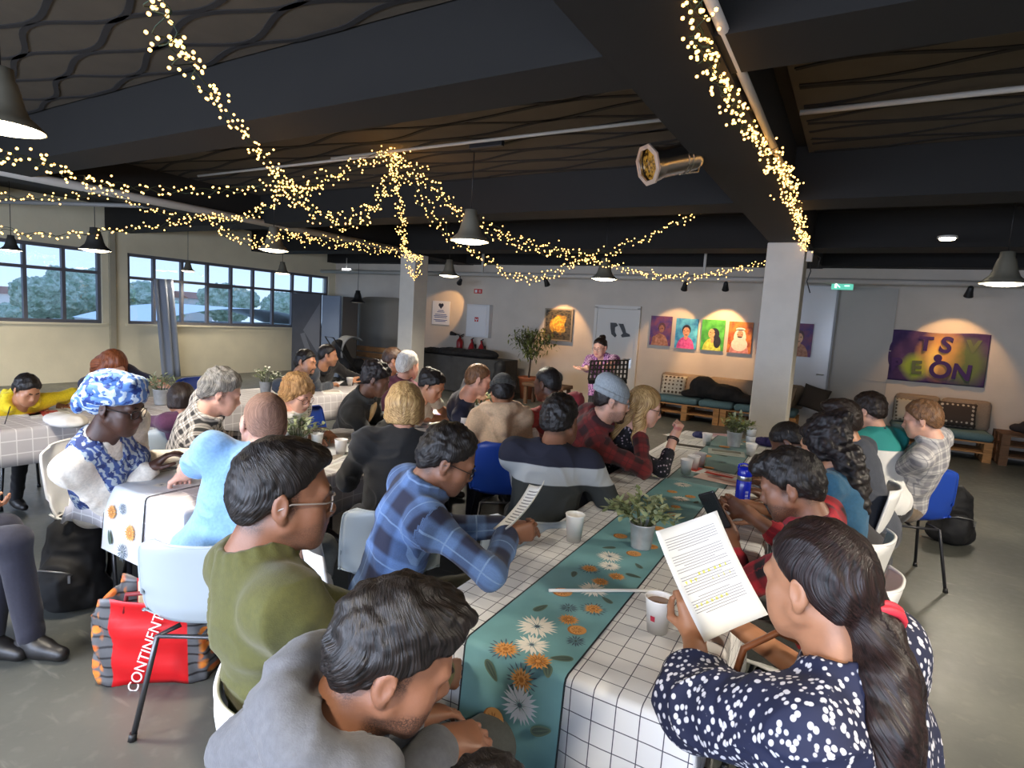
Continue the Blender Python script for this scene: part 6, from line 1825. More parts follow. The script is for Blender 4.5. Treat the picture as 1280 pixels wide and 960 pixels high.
# black rucksack at the left edge and the one by the blue chair
def rucksack(loc, rz, label, sc=1.0):
    t = thing('rucksack', label, 'backpack', loc, rz, None)
    s = Solid(); s.cap((0, 0, .12), (0, .02, .36), .15, .13, .06, flat=V3(0, 1, 0), ratio=.75); s.ell((0, -.10, .16), (.12, .07, .13), None, .04); s.ell((0, 0, .08), (.17, .12, .08), None, .05); s.plane((0, 0, .003), (0, 0, 1), .01)
    s.p = [tuple(v*sc if i in (3, 4, 9) and isinstance(v, np.ndarray) else (v*sc if i in (5, 6, 10) and isinstance(v, float) else v) for i, v in enumerate(q_)) if q_[0] == 'c' else q_ for q_ in s.p]
    Vv, Ff = s.mesh(.010); N = vert_normals(Vv, Ff); Vv = Vv+N*((.010*(1-2*np.abs(vnoise(Vv*11)))+.004*vnoise(Vv*30))*np.clip(Vv[:, 2]/.03, 0, 1))[:, None]
    quad_mesh('bag_body', Vv, Ff, BAGM, t)
    b = MB()
    for sx in (-1, 1): b.tube([(sx*.07, .10, .42), (sx*.09, .17, .36), (sx*.10, .16, .18), (sx*.11, .10, .07)], [.014, .02, .018, .012], 8)
    b.tube([(-.04, .08, .46), (-.03, .09, .52), (.03, .09, .52), (.04, .08, .46)], .009, 8); b.build('strap', BLACK, t)
    b = MB(); b.tube([(-.10, -.165, .25), (-.04, -.185, .27), (.06, -.18, .26), (.10, -.16, .24)], .004, 6); b.box((.09, -.17, .22), (.012, .006, .04)); b.build('zipper', mat('zip_grey', (150, 150, 150), .35, .8), t)
    return t
rucksack((-3.42, 1.42, 0), R(35), 'black rucksack with a pale zip on the floor by the middle table end', 1.0)
rucksack((.86, 6.05, 0), R(15), 'black rucksack on the floor beside the blue chair')

# ---------------------------------------------------------------- cloth and hair for the people
def plain(name, col, rough=.85, weave=0.0):
    if name in MATS: return MATS[name]
    q = Nodes(name); p = q.tex('Object'); c = rgb(*col)
    n = q.noise(p, 90, 3)
    q.color(q.mix(q.step(n, .3, .7), tuple(v*.88 for v in c), tuple(min(1, v*1.1) for v in c)))
    q.b.inputs['Roughness'].default_value = rough; q.b.inputs['Sheen Weight'].default_value = .15
    q.bump(q.noise(p, 320, 2), .25, .003); return q.m
def plaid(name, base, dark, light, per=.10, thin=.05, dw=.5):
    q = Nodes(name); l = q.xyz(q.attr('pat').outputs['Vector'])
    a = q.stripe(l[0], per, dw, 0, .25); b = q.stripe(l[1], per, dw, .3, .25)
    both = q.math('MULTIPLY', q.math('ADD', a, b), .5)
    c = q.mix(both, rgb(*base), rgb(*dark))
    t = q.math('MAXIMUM', q.stripe(l[0], per, thin, .5), q.stripe(l[1], per, thin, .8))
    c = q.mix(q.math('MULTIPLY', t, .6), c, rgb(*light))
    n = q.noise(q.attr('pat').outputs['Vector'], 240, 2)
    c = q.mix(q.math('MULTIPLY', q.step(n, .4, .7), .18), c, (0.02, 0.02, 0.02))
    q.color(c); q.b.inputs['Roughness'].default_value = .85; q.b.inputs['Sheen Weight'].default_value = .1
    q.bump(n, .2, .003); return q.m
def dots(name, base, dot, sc, thr=.34, stretch=(1, 1, 1), rnd_=1.0, third=None):
    q = Nodes(name); v = q.voronoi(q.scale(q.tex('Object'), stretch), sc); v.inputs['Randomness'].default_value = rnd_
    c = q.mix(q.step(v.outputs['Distance'], thr+.05, thr-.05), rgb(*base), rgb(*dot))
    if third:
        c = q.mix(q.step(q.noise(q.attr('pat').outputs['Vector'], sc*.6, 2), .56, .60), c, rgb(*third))
    q.color(c); q.b.inputs['Roughness'].default_value = .8; return q.m
def swirl(name, c0, c1, c2, sc=14, src='pat', stretch=(1, 1, 1)):
    q = Nodes(name); p = q.attr('pat').outputs['Vector'] if src == 'pat' else q.tex('Object')
    p = q.scale(p, stretch)
    w = q.N.new('ShaderNodeTexWave'); w.inputs['Scale'].default_value = sc*.35; w.inputs['Distortion'].default_value = 9; w.inputs['Detail'].default_value = 2; w.inputs['Detail Scale'].default_value = 1.6
    q.L.new(p, w.inputs['Vector'])
    c = q.mix(q.step(w.outputs['Fac'], .35, .5), rgb(*c0), rgb(*c1)); c = q.mix(q.step(q.noise(p, sc, 3), .54, .58), c, rgb(*c2))
    q.color(c); q.b.inputs['Roughness'].default_value = .75; return q.m
H_BLACK = hair_mat('black', (7, 6, 6), (40, 34, 32)); H_BROWN = hair_mat('brown', (34, 22, 16), (84, 58, 40)); H_DKB = hair_mat('dark_brown', (16, 12, 10), (52, 38, 32))
H_GREY = hair_mat('grey', (84, 82, 78), (160, 156, 150), .6); H_WHITE = hair_mat('white', (160, 156, 148), (224, 220, 212), .6); H_BLOND = hair_mat('blond', (134, 96, 56), (222, 184, 124)); H_CURLB = hair_mat('curl_blond', (120, 84, 50), (206, 160, 104), .55)
H_GINGER = hair_mat('ginger', (88, 42, 22), (164, 92, 52)); H_CUT = hair_mat('cropped', (120, 88, 72), (158, 120, 100), .7); H_LBROWN = hair_mat('light_brown', (80, 56, 38), (150, 108, 72)); H_TAIL = hair_mat('tail', (14, 9, 9), (46, 30, 28))
JEANS = plain('denim', (82, 104, 132)); DARKT = plain('trouser_dark', (36, 36, 40)); NAVYT = plain('trouser_navy', (34, 34, 48)); OLIVE = plain('trouser_olive', (84, 80, 58)); GREYT = plain('trouser_grey', (70, 72, 70)); BEIGET = plain('trouser_beige', (130, 112, 92))
def bt(m): return dict(mat=m)
G_GREY = ('glasses_grey', (150, 140, 132), .3, .3); G_BLK = ('glasses_black', (26, 24, 24), .3); G_BRN = ('glasses_brown', (110, 62, 44), .3)

# ------ headwear and accessories
def cap_beanie(m, brim=True, slouch=0.0, low=.03):
    def f(I):
        T, Mh, hk = I['T'], I['Mh'], I['hk']
        s = Solid(); s.ell(T(0, -.016, .044), V3(.087, .108, .092)*hk, Mh, .02)
        if slouch: s.ell(T(0, -.055, .105), V3(.070, .070, .055)*hk*slouch, Mh, .05)
        s.plane(T(0, .06, low), Mh[2]*1.0+Mh[1]*.18, .01)
        I['part']('beanie', s, .006, m, lambda P: (P-I['head'])@Mh.T, lambda P: .0022*np.sin(np.arctan2((P-I['head'])@Mh[0], (P-I['head'])@Mh[1])*46)+.004*vnoise(P*18))
        if brim:
            s = Solid()
            for j in range(20):
                a0, a1 = 2*PI*j/20, 2*PI*(j+1)/20
                pt = lambda a: T(.086*math.sin(a), -.016+.106*math.cos(a), low+.016-.018*math.cos(a))
                s.cap(pt(a0), pt(a1), .0085*hk, .0085*hk, .008, flat=None); 
                s.cap(pt(a0)+Mh[2]*.018*hk, pt(a1)+Mh[2]*.018*hk, .0085*hk, .0085*hk, .012)
            I['part']('beanie_cuff', s, .006, m, lambda P: (P-I['head'])@Mh.T)
    return f
def turban(m):
    def f(I):
        T, Mh, hk = I['T'], I['Mh'], I['hk']
        s = Solid(); s.ell(T(0, -.026, .070), V3(.098, .118, .088)*hk, Mh, .02); s.ell(T(0, -.075, .025), V3(.082, .070, .085)*hk, Mh, .03)
        for w, (tz, tl, rr_) in enumerate(((.050, .40, .020), (.075, .15, .022), (.100, -.20, .022), (.055, -.28, .020), (.115, .25, .020))):
            for j in range(22):
                a0, a1 = 2*PI*j/22, 2*PI*(j+1)/22
                sq = 1.0-.35*max(0, (tz-.06)/.06)*.6
                pt = lambda a: T((.092*sq)*math.sin(a), -.024+(.112*sq)*math.cos(a), tz+.030*math.cos(a)*.6+tl*.07*math.sin(a))
                s.cap(pt(a0), pt(a1), rr_*hk, rr_*hk, .006)
        s.ell(T(-.03, -.135, .01), V3(.045, .04, .05)*hk, Mh, .02); s.ell(T(.03, -.14, -.02), V3(.03, .03, .05)*hk, Mh, .02); s.ell(T(.06, .055, .125), V3(.03, .03, .022)*hk, Mh, .015)
        s.ell(T(0, .085, -.02), V3(.064, .07, .066)*hk, Mh, .008, 's')
        I['part']('turban', s, .006, m, lambda P: (P-I['head'])@Mh.T, lambda P: .004*vnoise(P*30))
    return f
def scarf(m, drop=.30):
    def f(I):
        nb, rt, fw, sp, k = I['nb'], I['rt2'], I['fw2'], I['sp'], I['k']
        s = Solid()
        for w in range(2):
            for j in range(16):
                a0, a1 = 2*PI*j/16, 2*PI*(j+1)/16
                pt = lambda a: nb+I['spine']*(.02+.025*w)+rt*math.sin(a)*(.088-.012*w)+fw*(math.cos(a)*.080+.015)-V3(0, 0, .04*max(0, math.cos(a))*(1-w))
                s.cap(pt(a0), pt(a1), .028, .028, .015)
        for sg in (-1, 1):
            s.cap(nb+fw*.09+rt*sg*.05-V3(0, 0, .02), sp(.45, sg*.05, .16), .036, .050, .03, flat=fw, ratio=.6)
        I['part']('scarf', s, .009, m, None, I['folds'](.009, 16))
    return f
def combine(*fs):
    def f(I):
        for g in fs: g(I)
    return f
def band(which, t, r, m, name='bracelet', n=1):
    def f(I):
        a, e, w, d = I['arms'][which][:4]
        b = MB(); u = unit(w-e); x = unit(np.cross(u, V3(.3, .1, 1))); y = np.cross(u, x)
        for i in range(n):
            c = e+(w-e)*t+u*.012*i-I['O']
            b.tube([Vector(c+x*r*math.cos(2*PI*j/16)+y*r*math.sin(2*PI*j/16)) for j in range(16)], .004, 6, closed=True)
        b.build(name, m, I['root'])
    return f
def vest(m, hem=.0):
    def f(I):
        k, sp, sh = I['k'], I['sp'], I['sh']; Mx = np.array([I['rt2'], I['fw2'], I['spine']])
        g = Solid(); g.ell(sp(.70), V3(.152, .118, .16)*k+.018, Mx, .05); g.ell(sp(.36), V3(.150, .118, .17)*k+.018, Mx, .06); g.ell(sp(.06), V3(.17, .13, .13)*k+.018, Mx, .05)
        for sg in (-1, 1):
            g.cap(sp(.97), sp(.93, sg*.105*k), .05*k+.014, .05*k+.014, .05)
            g.ell(sp(.66, sg*.07*k, .09*k), V3(.06, .055, .06)*k+.018, None, .04)
            a, e = I['arms'][sg][:2]; g.cap(a+(a-e)*.2, e, .078*k, .066*k, .01, 's')
        g.cap(sp(1.0, 0, .06), sp(.0, 0, .20*k), .030, .034, .012, 's'); g.cap(I['nb'], I['nb']+unit(I['head']-I['nb'])*.2, I['nr']*1.25, I['nr']*1.8, .008, 's')
        g.plane(sp(hem), I['spine'], .006)
        I['part']('vest', g, .010, m, I['cloth_pat'], I['folds'](.006))
    return f
def held_sheet(name, label, corners, w, h_, lines=None, hl=None, cat='paper', curl=.02):
    TLc, TRc, BRc, BLc = [Vector(c) for c in corners]
    c = (TLc+TRc+BRc+BLc)/4; x = ((TRc-TLc)+(BRc-BLc)).normalized(); y = ((TLc-BLc)+(TRc-BRc)); y = (y-x*y.dot(x)).normalized(); z = x.cross(y)
    b = MB()
    b.grid(lambda u, v: Vector(((u-.5)*w, (v-.5)*h_, curl*((u-.5)*2)**2+.012*((v-.5)*2)**2)), 12, 12)
    o = b.build(name, PAPER); o.modifiers.new('thick', 'SOLIDIFY').thickness = .0006
    M_ = Matrix((x, y, z)).transposed().to_4x4(); M_.translation = c; o.matrix_world = M_
    tag(o, label, cat)
    for mm, L_, nm in ((mat('ink_grey', (120, 120, 124), .8), lines, 'printing'), (mat('marker_yellow', (226, 222, 90), .8), hl, 'highlight')):
        if not L_: continue
        b = MB()
        for (px_, py_, ww, hh) in L_:
            x0, x1 = (px_-ww/2)*w, (px_+ww/2)*w
            f_ = lambda X, Y: Vector((X, Y, curl*(X/w*2)**2+.012*(Y/h_*2)**2+(.0011 if nm == 'printing' else .0007)))
            b.grid(lambda u, v: f_(x0+(x1-x0)*u, (py_-hh/2+hh*v)*h_), 8, 1)
        b.build(nm, mm, o)
    return o

# ---------------------------------------------------------------- the people, nearest first
TBL = .752
GREYHOOD = plain('hoodie_grey', (92, 94, 100))
person('man in a grey hoodie bending his head at the near table end', (-0.578, 0.677, 1.110), (-.83, .56), 48, 47, 24, 4, k=.96, skin='brown', stubble=1.0, h=.0044, hc=.007,
       hair=dict(style='quiff', mat=H_BLACK, t=.010, amp=.007, sc=42, line=.072), top=dict(mat=GREYHOOD, hood=1, thick=.020, fold=.010, fs=8), bottom=bt(JEANS), leg_az=6,
       LH=dict(at=(-.80, 1.02, .70), palm=(.2, -.2, -1)), RH=dict(at=(-.66, .93, .76), palm=(-.3, .2, -1), curl=(30, 40, 25), dir=(.5, .8, -.1)), knees=((-.95, 1.16, .52), (-.72, 1.10, .50)))
person('small dark haired child whose head shows at the bottom of the frame', (-.43, .74, .83), (-.44, .66), 20, 20, 20, k=.72, skin='brown', h=.006, hc=.010, seat_z=.38,
       hair=dict(style='short', mat=H_BLACK, t=.016, amp=.007, sc=50), top=dict(mat=plain('child_top', (60, 60, 66))), bottom=bt(OLIVE), knees=((-.52, 1.0, .42), (-.38, 1.0, .42)))
person('man in an olive green sweater and glasses looking towards the speaker', (-1.049, 0.839, 1.234), (-.97, .91), 20, 34, 6, k=1.0, skin='brown', stubble=.55, h=.0046, hc=.007,
       hair=dict(style='crop', mat=H_BLACK, t=.007, amp=.003, sc=70, line=.074, add=[((0, .045, .090), (.056, .048, .024)), ((0, .0, .096), (.064, .070, .026))], napez=-.062), glasses=G_GREY, top=dict(mat=plain('sweater_olive', (78, 78, 34)), fold=.009, thick=.016, belly=1.15, collar='crew'), bottom=bt(GREYT),
       wide=1.0, LH=dict(at=(-1.06, 1.28, .72), palm=(1, 0, 0)), RH=dict(at=(-.82, 1.14, .74), palm=(-1, 0, -.2), pole=(.8, -.5, -.6)), leg_az=10)
chair('w', (-.96, .93), 42, 'white shell chair under the man in the green sweater')
WPOLO = plain('polo_blue', (128, 170, 212), .8)
person('bald man in a light blue polo shirt leaning over the middle table', (-2.081, 1.562, 1.150), (-2.17, 1.42), -34, -66, 22, 8, k=1.06, skin='pink', h=.006, hc=.0075, wide=1.15, belly=1.25,
       hair=dict(style='crop', mat=H_CUT, t=.0025, amp=.0008, sc=90, line=.060), top=dict(mat=WPOLO, sleeve='short', collar='polo', thick=.016, fold=.008), bottom=bt(GREYT),
       LH=dict(at=(-2.74, 1.60, .785), pole=(-.8, -.9, -.5), palm=(0, 0, -1)), RH=dict(at=(-2.10, 1.72, .79), palm=(0, 0, -1), pole=(.5, -.4, -1)), leg_az=-10)
chair('g', (-2.12, 1.40), -34, 'grey shell chair, back to the camera, under the man in the light blue polo').scale = (1, 1, .92)
VESTM = swirl('vest_pattern', (176, 188, 196), (70, 92, 150), (40, 56, 110), 30)
WAX = swirl('wax_print', (210, 226, 240), (92, 132, 196), (36, 64, 136), 26)
person('woman in a blue patterned turban and vest with crossed arms on the table', (-2.924, 1.406, 1.130), (-3.40, 1.60), 62, 56, 14, k=1.06, sex='f', skin='deep', h=.0055, hc=.008, wide=1.16, belly=1.2, eyes=True, glasses=G_BLK, brow=(16, 10, 8),
       top=dict(mat=plain('turtleneck_white', (228, 220, 206)), neck=1.0, fold=.008), bottom=dict(mat=swirl('wax_skirt', (150, 184, 226), (70, 104, 170), (36, 56, 116), 20), name='skirt'), shoe=(206, 202, 196),
       LH=dict(at=(-3.02, 1.84, TBL+.05), palm=(0, 0, -1)), RH=dict(at=(-2.96, 1.58, TBL+.045), palm=(0, 0, -1), pole=(-.4, -.35, -.7)), extra=combine(turban(WAX), vest(VESTM)), leg_az=20)
chair('w', (-3.48, 1.62), 62, 'white shell chair under the woman in the turban')
BLUEPL = plaid('plaid_blue', (92, 124, 176), (28, 34, 62), (130, 160, 200), .15, .04)
person('man in a blue plaid shirt reading a sheet over the white checked table', (-1.206, 1.663, 1.140), (-1.42, 1.56), 36, 50, 26, 3, k=.98, skin='brown', stubble=.5, h=.005, hc=.0075, glasses=G_BLK,
       hair=dict(style='short', mat=H_BLACK, t=.014, amp=.006, sc=46, line=.070, burn=-.035), top=dict(mat=BLUEPL, collar='shirt', fold=.009, fs=8), bottom=bt(OLIVE),
       LH=dict(at=(-1.16, 2.02, .80), palm=(0, 0, -1)), RH=dict(at=(-1.001, 1.762, 0.880), palm=(-.6, .7, .1), dir=(.75, .55, .15), curl=(55, 60, 40), thumb=.8, pole=(.9, -.6, -.4)), leg_az=40)
chair('w', (-1.44, 1.56), 38, 'white shell chair under the man in the blue plaid shirt')
held_sheet('paper_sheet', 'white sheet held up by the man in the blue plaid shirt', ((-1.033, 1.988, 0.971), (-0.877, 1.810, 1.054), (-0.904, 1.688, 0.946), (-1.086, 1.849, 0.846)), .19, .22, lines=TL)
RED = plaid('plaid_red', (190, 34, 48), (26, 16, 22), (140, 30, 40), .11, .02, .5)
person('man in a red and black plaid shirt looking down at his phone', (-0.143, 2.239, 1.130), (-.02, 2.36), -82, -88, 24, -2, k=.98, skin='brown', stubble=.95, h=.005, hc=.0075,
       hair=dict(style='crop', mat=H_BLACK, t=.012, amp=.006, sc=50, line=.064, add=[((0, .05, .096), (.060, .056, .034)), ((0, .0, .104), (.062, .075, .030)), ((0, .085, .085), (.05, .03, .03))], burn=-.040, beard=.62, bmat=H_BLACK), top=dict(mat=RED, collar='shirt', sleeve='three', fold=.008), bottom=bt(GREYT),
       LH=dict(at=(-0.346, 2.373, 0.873), palm=(.3, .9, .2), dir=(-.55, .25, .55), curl=(50, 55, 35), thumb=.7, pole=(.3, -1, -.9)), RH=dict(at=(-0.321, 2.577, 0.903), palm=(0, -1, .1), dir=(-.8, -.15, .35), curl=(45, 55, 35), thumb=.6))
chair('w', (-.02, 2.40), -82, 'white shell chair under the man in the red plaid shirt')
o = MB().box((0, 0, 0), (.074, .009, .152), bevel=.006).build('phone', mat('phone_black', (24, 24, 28), .2)); tag(o, 'black phone held by the man in the red plaid shirt', 'phone')
M_ = Matrix.Rotation(R(-20), 4, 'Z') @ Matrix.Rotation(R(-28), 4, 'Y') @ Matrix.Rotation(R(14), 4, 'X'); M_.translation = (-0.403, 2.328, 0.956); o.matrix_world = M_
MB().box((0, .0048, 0), (.066, .001, .140)).build('screen', mat('phone_screen', (52, 60, 70), .1), o)
POLKA = dots('blouse_dots', (26, 32, 62), (214, 214, 222), 70, .36, (1, 1, .78), 1.0)
tail = [(0.069, 1.367, 1.125), (0.097, 1.308, 1.080), (0.120, 1.256, 1.025), (0.129, 1.217, 0.956), (0.143, 1.190, 0.864), (0.151, 1.185, 0.786)]
def hair_tie(I):
    c = (V3(*tail[0])*.40+V3(*tail[1])*.60); ax_ = unit(V3(*tail[1])-V3(*tail[0])); x_ = unit(np.cross(ax_, V3(.2, .9, .1))); y_ = np.cross(ax_, x_); b = MB()
    for o_ in (-.006, .006): b.tube([Vector(c-I['O']+ax_*o_+x_*.054*math.cos(2*PI*j/20)+y_*.054*math.sin(2*PI*j/20)) for j in range(20)], .009, 8, closed=True)
    b.build('hair_tie', mat('tie_red', (214, 50, 66), .6), I['root'])
person('woman in a navy blouse with white spots and a long ponytail, holding a sheet', (-0.014, 1.344, 1.143), (.17, 1.36), -66, -60, 14, 0, k=1.04, wide=1.12, sex='f', skin='tan', h=.0048, hc=.0065,
       hair=dict(style='tail', mat=H_TAIL, t=.010, amp=.004, sc=90, strand=1, line=.074, nape=0, pts=[(0.044, 1.401, 1.139)]+tail, rs=[.030, .036, .046, .050, .050, .046, .030]),
       top=dict(mat=POLKA, sleeve='elbow', loose=1.55, thick=.016, fold=.010, neck=1.35), bottom=bt(DARKT),
       LH=dict(at=(-0.289, 1.564, 0.830), palm=(-.4, .6, .4), dir=(-.25, .25, .9), curl=(40, 55, 40), thumb=.8, pole=(-.5, -1, -.8)), RH=dict(at=(-.16, 1.72, .80), palm=(0, 0, -1)), leg_az=-60,
       extra=hair_tie)
chair('w', (.20, 1.40), -72, 'white shell chair under the woman with the ponytail')
held_sheet('paper_sheet', 'white printed sheet with yellow highlights held up by the woman with the ponytail', ((-0.417, 1.611, 1.057), (-0.310, 1.748, 1.088), (-0.170, 1.686, 0.891), (-0.271, 1.553, 0.847)), .215, .30,
           lines=[(0, .40-.024*i, .80-(.3 if i % 6 == 5 else 0), .0055) for i in range(30) if i % 8 != 6], hl=[(.15, .03, .5, .03), (-.25, -.01, .25, .03), (.2, -.05, .3, .025), (-.1, -.22, .55, .025)])
b = MB(); bs = Solid(); bs.cap((-.10, 0, .12), (.10, 0, .12), .075, .075, .03, flat=V3(0, 1, 0), ratio=.6); bs.ell((0, 0, .06), (.15, .06, .06), None, .04)
Vv, Ff = bs.mesh(.009); t = thing('brown_handbag', 'brown leather handbag with a gold clasp beside the spotted blouse', 'handbag', (-.09, 1.58, .56), R(40)); quad_mesh('bag_body', Vv, Ff, mat('leather_brown', (122, 70, 40), .45, noise=.1), t)
b = MB(); b.tube([(-.12, 0, .16), (-.09, 0, .30), (.0, 0, .34), (.09, 0, .30), (.12, 0, .16)], .009, 8); b.build('strap', mat('leather_brown', (122, 70, 40), .45), t)
b = MB(); b.box((0, -.05, .14), (.05, .012, .035), bevel=.004); b.build('clasp', mat('brass', (206, 160, 80), .25, 1.0), t)

# ------ second ring
q = Nodes('sweater_striped'); z_ = q.xyz(q.tex('Object'))[2]
q.color(q.mix(q.step(z_, .952, .956), q.mix(q.step(z_, .862, .866), rgb(46, 50, 50), rgb(166, 170, 172)), rgb(28, 30, 46))); q.b.inputs['Roughness'].default_value = .9; q.bump(q.noise(q.tex('Object'), 260, 2), .3, .003)
person('broad man seen from behind in a navy sweater with a pale chest band', (-1.245, 2.658, 1.150), (-1.30, 2.62), -22, 0, 14, -3, k=1.06, skin='brown', h=.007, hc=.008, wide=1.08, belly=1.15,
       hair=dict(style='short', mat=H_BLACK, t=.014, amp=.006, sc=50, napez=-.06), top=dict(mat=q.m, fold=.008, thick=.018), bottom=bt(DARKT),
       LH=dict(at=(-1.55, 3.02, .76)), RH=dict(at=(-1.16, 2.88, .775), palm=(0, 0, -1), dir=(-.3, .9, 0), pole=(1.0, -.4, -.5)))
chair('g', (-1.25, 2.46), -22, 'grey shell chair behind the man in the striped sweater')
person('woman with a blonde bob in a black sweater seen from behind', (-1.903, 2.237, 1.180), (-1.88, 2.14), -42, -34, 12, k=.98, sex='f', skin='fair', h=.007, hc=.008, wide=1.18, belly=1.2,
       hair=dict(style='bob', mat=H_BLOND, t=.01, len=-.085, amp=.004, sc=60, strand=1), top=dict(mat=plain('sweater_black', (24, 24, 26)), fold=.008, thick=.016), bottom=bt(DARKT), LH=dict(at=(-2.30, 2.30, .77)), RH=dict(at=(-1.98, 2.60, .76)))
chair('g', (-1.86, 2.12), -42, 'grey shell chair under the woman with the blonde bob')
CURLM = hair_mat('curl_black', (8, 7, 8), (44, 36, 36), .5, (1, 1, 1), 60)
person('woman with long black curls in a teal top facing the table', (-0.075, 3.028, 1.160), (.04, 2.92), -72, -74, 16, k=.98, sex='f', skin='tan', h=.006, hc=.009,
       hair=dict(style='curls', mat=CURLM, amp=.012, sc=34, h=.006, add=[((0, -.095, -.09), (.085, .06, .09)), ((.01, -.105, -.18), (.082, .055, .09)), ((.0, -.10, -.26), (.07, .05, .07)), ((0, -.05, .11), (.075, .09, .045))]),
       top=dict(mat=plain('top_teal', (34, 88, 120)), sleeve='short', fold=.007), bottom=bt(DARKT), LH=dict(at=(-.30, 2.85, .79)), RH=dict(at=(-.30, 3.08, .79)))
chair('w', (-.02, 2.92), -76, 'white shell chair under the woman with black curls')
person('man with short dark hair in a charcoal t-shirt behind the black curls', (-0.030, 3.923, 1.170), (.22, 3.92), -68, -74, 12, k=1.0, skin='tan', h=.007, hc=.010, hair=dict(style='comb', mat=H_DKB, t=.012, amp=.004, sc=60, napez=-.06, line=.068), top=dict(mat=plain('tee_charcoal', (58, 62, 72)), sleeve='short', fold=.007), bottom=bt(DARKT), LH=dict(at=(-.26, 3.92, .78)), RH=dict(at=(-.24, 4.15, .78)))
q = Nodes('jacket_teal_white'); z_ = q.xyz(q.tex('Object'))[2]; q.color(q.mix(q.step(z_, .93, .935), rgb(226, 224, 220), rgb(40, 140, 136))); q.b.inputs['Roughness'].default_value = .8
def navy_collar(I):
    s = Solid()
    for j in range(14):
        a0, a1 = 2*PI*j/14, 2*PI*(j+1)/14
        pt = lambda a: I['nb']+I['spine']*.016+I['rt2']*math.sin(a)*.072+I['fw2']*(math.cos(a)*.070+.012)
        s.cap(pt(a0), pt(a1), .014, .014, .01)
    I['part']('collar', s, .007, plain('collar_navy', (30, 34, 50)))
person('young man in a teal and white jersey with a navy collar', (0.123, 4.704, 1.170), (.30, 4.62), -44, -66, 12, k=1.0, skin='fair', h=.007, hc=.010, hair=dict(style='short', mat=H_DKB, t=.014, amp=.005, sc=50, napez=-.06), top=dict(mat=q.m, fold=.006, thick=.016), bottom=bt(DARKT), LH=dict(at=(-.18, 4.70, .78)), RH=dict(at=(0, 4.95, .78)), extra=navy_collar)
person('dark haired man bowing low over the far right end of the near row', (-0.286, 3.852, 1.010), (.16, 3.45), -80, -84, 48, k=.98, skin='dark', h=.007, hc=.010, hair=dict(style='crop', mat=H_BLACK, t=.006, amp=.002, sc=80), top=dict(mat=plain('top_dark', (44, 42, 46)), fold=.006), bottom=bt(DARKT), LH=dict(at=(-.34, 3.40, .78), palm=(0, 0, -1)), RH=dict(at=(-.36, 3.62, .78)))
GPL = plaid('plaid_pale', (206, 202, 198), (134, 132, 138), (100, 100, 112), .07, .06)
person('man in a pale checked shirt on the blue chair', (0.424, 4.628, 1.160), (.44, 4.86), -72, -80, 16, k=1.0, skin='fair', h=.0065, hc=.009, hair=dict(style='short', mat=H_LBROWN, t=.014, amp=.006, sc=46, line=.066), top=dict(mat=GPL, collar='polo', fold=.008), bottom=bt(BEIGET), LH=dict(at=(.12, 4.86, .62)), RH=dict(at=(.10, 5.10, .62)))
chair('b', (.42, 4.93), -18, 'blue shell chair under the man in the pale checked shirt')
REDD = plaid('plaid_dark_red', (124, 34, 34), (50, 20, 22), (80, 30, 30), .11, .05)
BEANG = plain('beanie_grey', (150, 156, 158))
person('bearded man in a grey beanie and dark red plaid shirt', (-1.221, 3.318, 1.200), (-1.62, 3.38), 44, 62, 12, k=1.0, skin='fair', h=.006, hc=.009, glasses=G_GREY, stubble=.7, hair=dict(style='short', mat=H_DKB, t=.004, beard=.9, bmat=H_BROWN, napez=-.06), top=dict(mat=REDD, collar='shirt', fold=.009), bottom=bt(DARKT),
       LH=dict(at=(-1.22, 3.92, .80)), RH=dict(at=(-1.065, 3.425, 0.989), palm=(-1, .3, 0), dir=(.1, .2, 1), curl=(40, 50, 30), pole=(1, -.4, -.8)), extra=cap_beanie(BEANG, slouch=.9, low=.008))
chair('g', (-1.64, 3.36), 44, 'grey shell chair under the man in the grey beanie')
FLOR = dots('blouse_floral', (26, 26, 32), (176, 160, 170), 46, .26, (1, 1, 1), 1.0, (40, 40, 48))
person('woman with wavy blonde hair and glasses raising her fist', (-1.079, 3.516, 1.160), (-1.52, 3.86), 66, 72, 14, k=.96, sex='f', skin='fair', h=.006, hc=.009, glasses=G_BLK,
       hair=dict(style='long', mat=H_BLOND, amp=.006, sc=40, strand=1, locks=[([(-.072, -.02, 0), (-.09, .0, -.10), (-.085, .02, -.20), (-.10, .03, -.27)], (.034, .036, .036, .02)), ([(.072, -.02, 0), (.088, .0, -.10), (.09, .015, -.19), (.08, .03, -.27)], (.034, .038, .036, .02)), ([(0, -.085, 0), (.0, -.10, -.12), (.01, -.11, -.25)], (.06, .06, .04))]),
       top=dict(mat=FLOR, sleeve='three', fold=.007), bottom=bt(DARKT), LH=dict(at=(-1.188, 3.752, 0.923), palm=(1, 0, 0), dir=(.1, .1, 1), curl=(30, 40, 30)), RH=dict(at=(-0.903, 3.601, 0.989), palm=(-.4, .2, -.2), dir=(.35, -.1, .9), curl=(80, 85, 60), thumb=.9, pole=(.4, -.6, -1)), extra=band(1, .86, .034, BLACK, 'bracelet', 2))
person('man in a plain red t-shirt turned to the left beside the speaker', (-1.944, 3.881, 1.180), (-2.02, 4.34), -62, -80, 14, k=1.02, skin='dark', h=.007, hc=.010, hair=dict(style='crop', mat=H_BLACK, t=.005, amp=.0015, sc=90, napez=-.06), top=dict(mat=plain('tee_red', (146, 48, 54)), sleeve='short', fold=.008), bottom=bt(DARKT),
       LH=dict(at=(-2.42, 4.22, .78)), RH=dict(at=(-2.40, 4.58, .78)), wide=1.05)
OLB = plain('beanie_olive', (56, 54, 48))
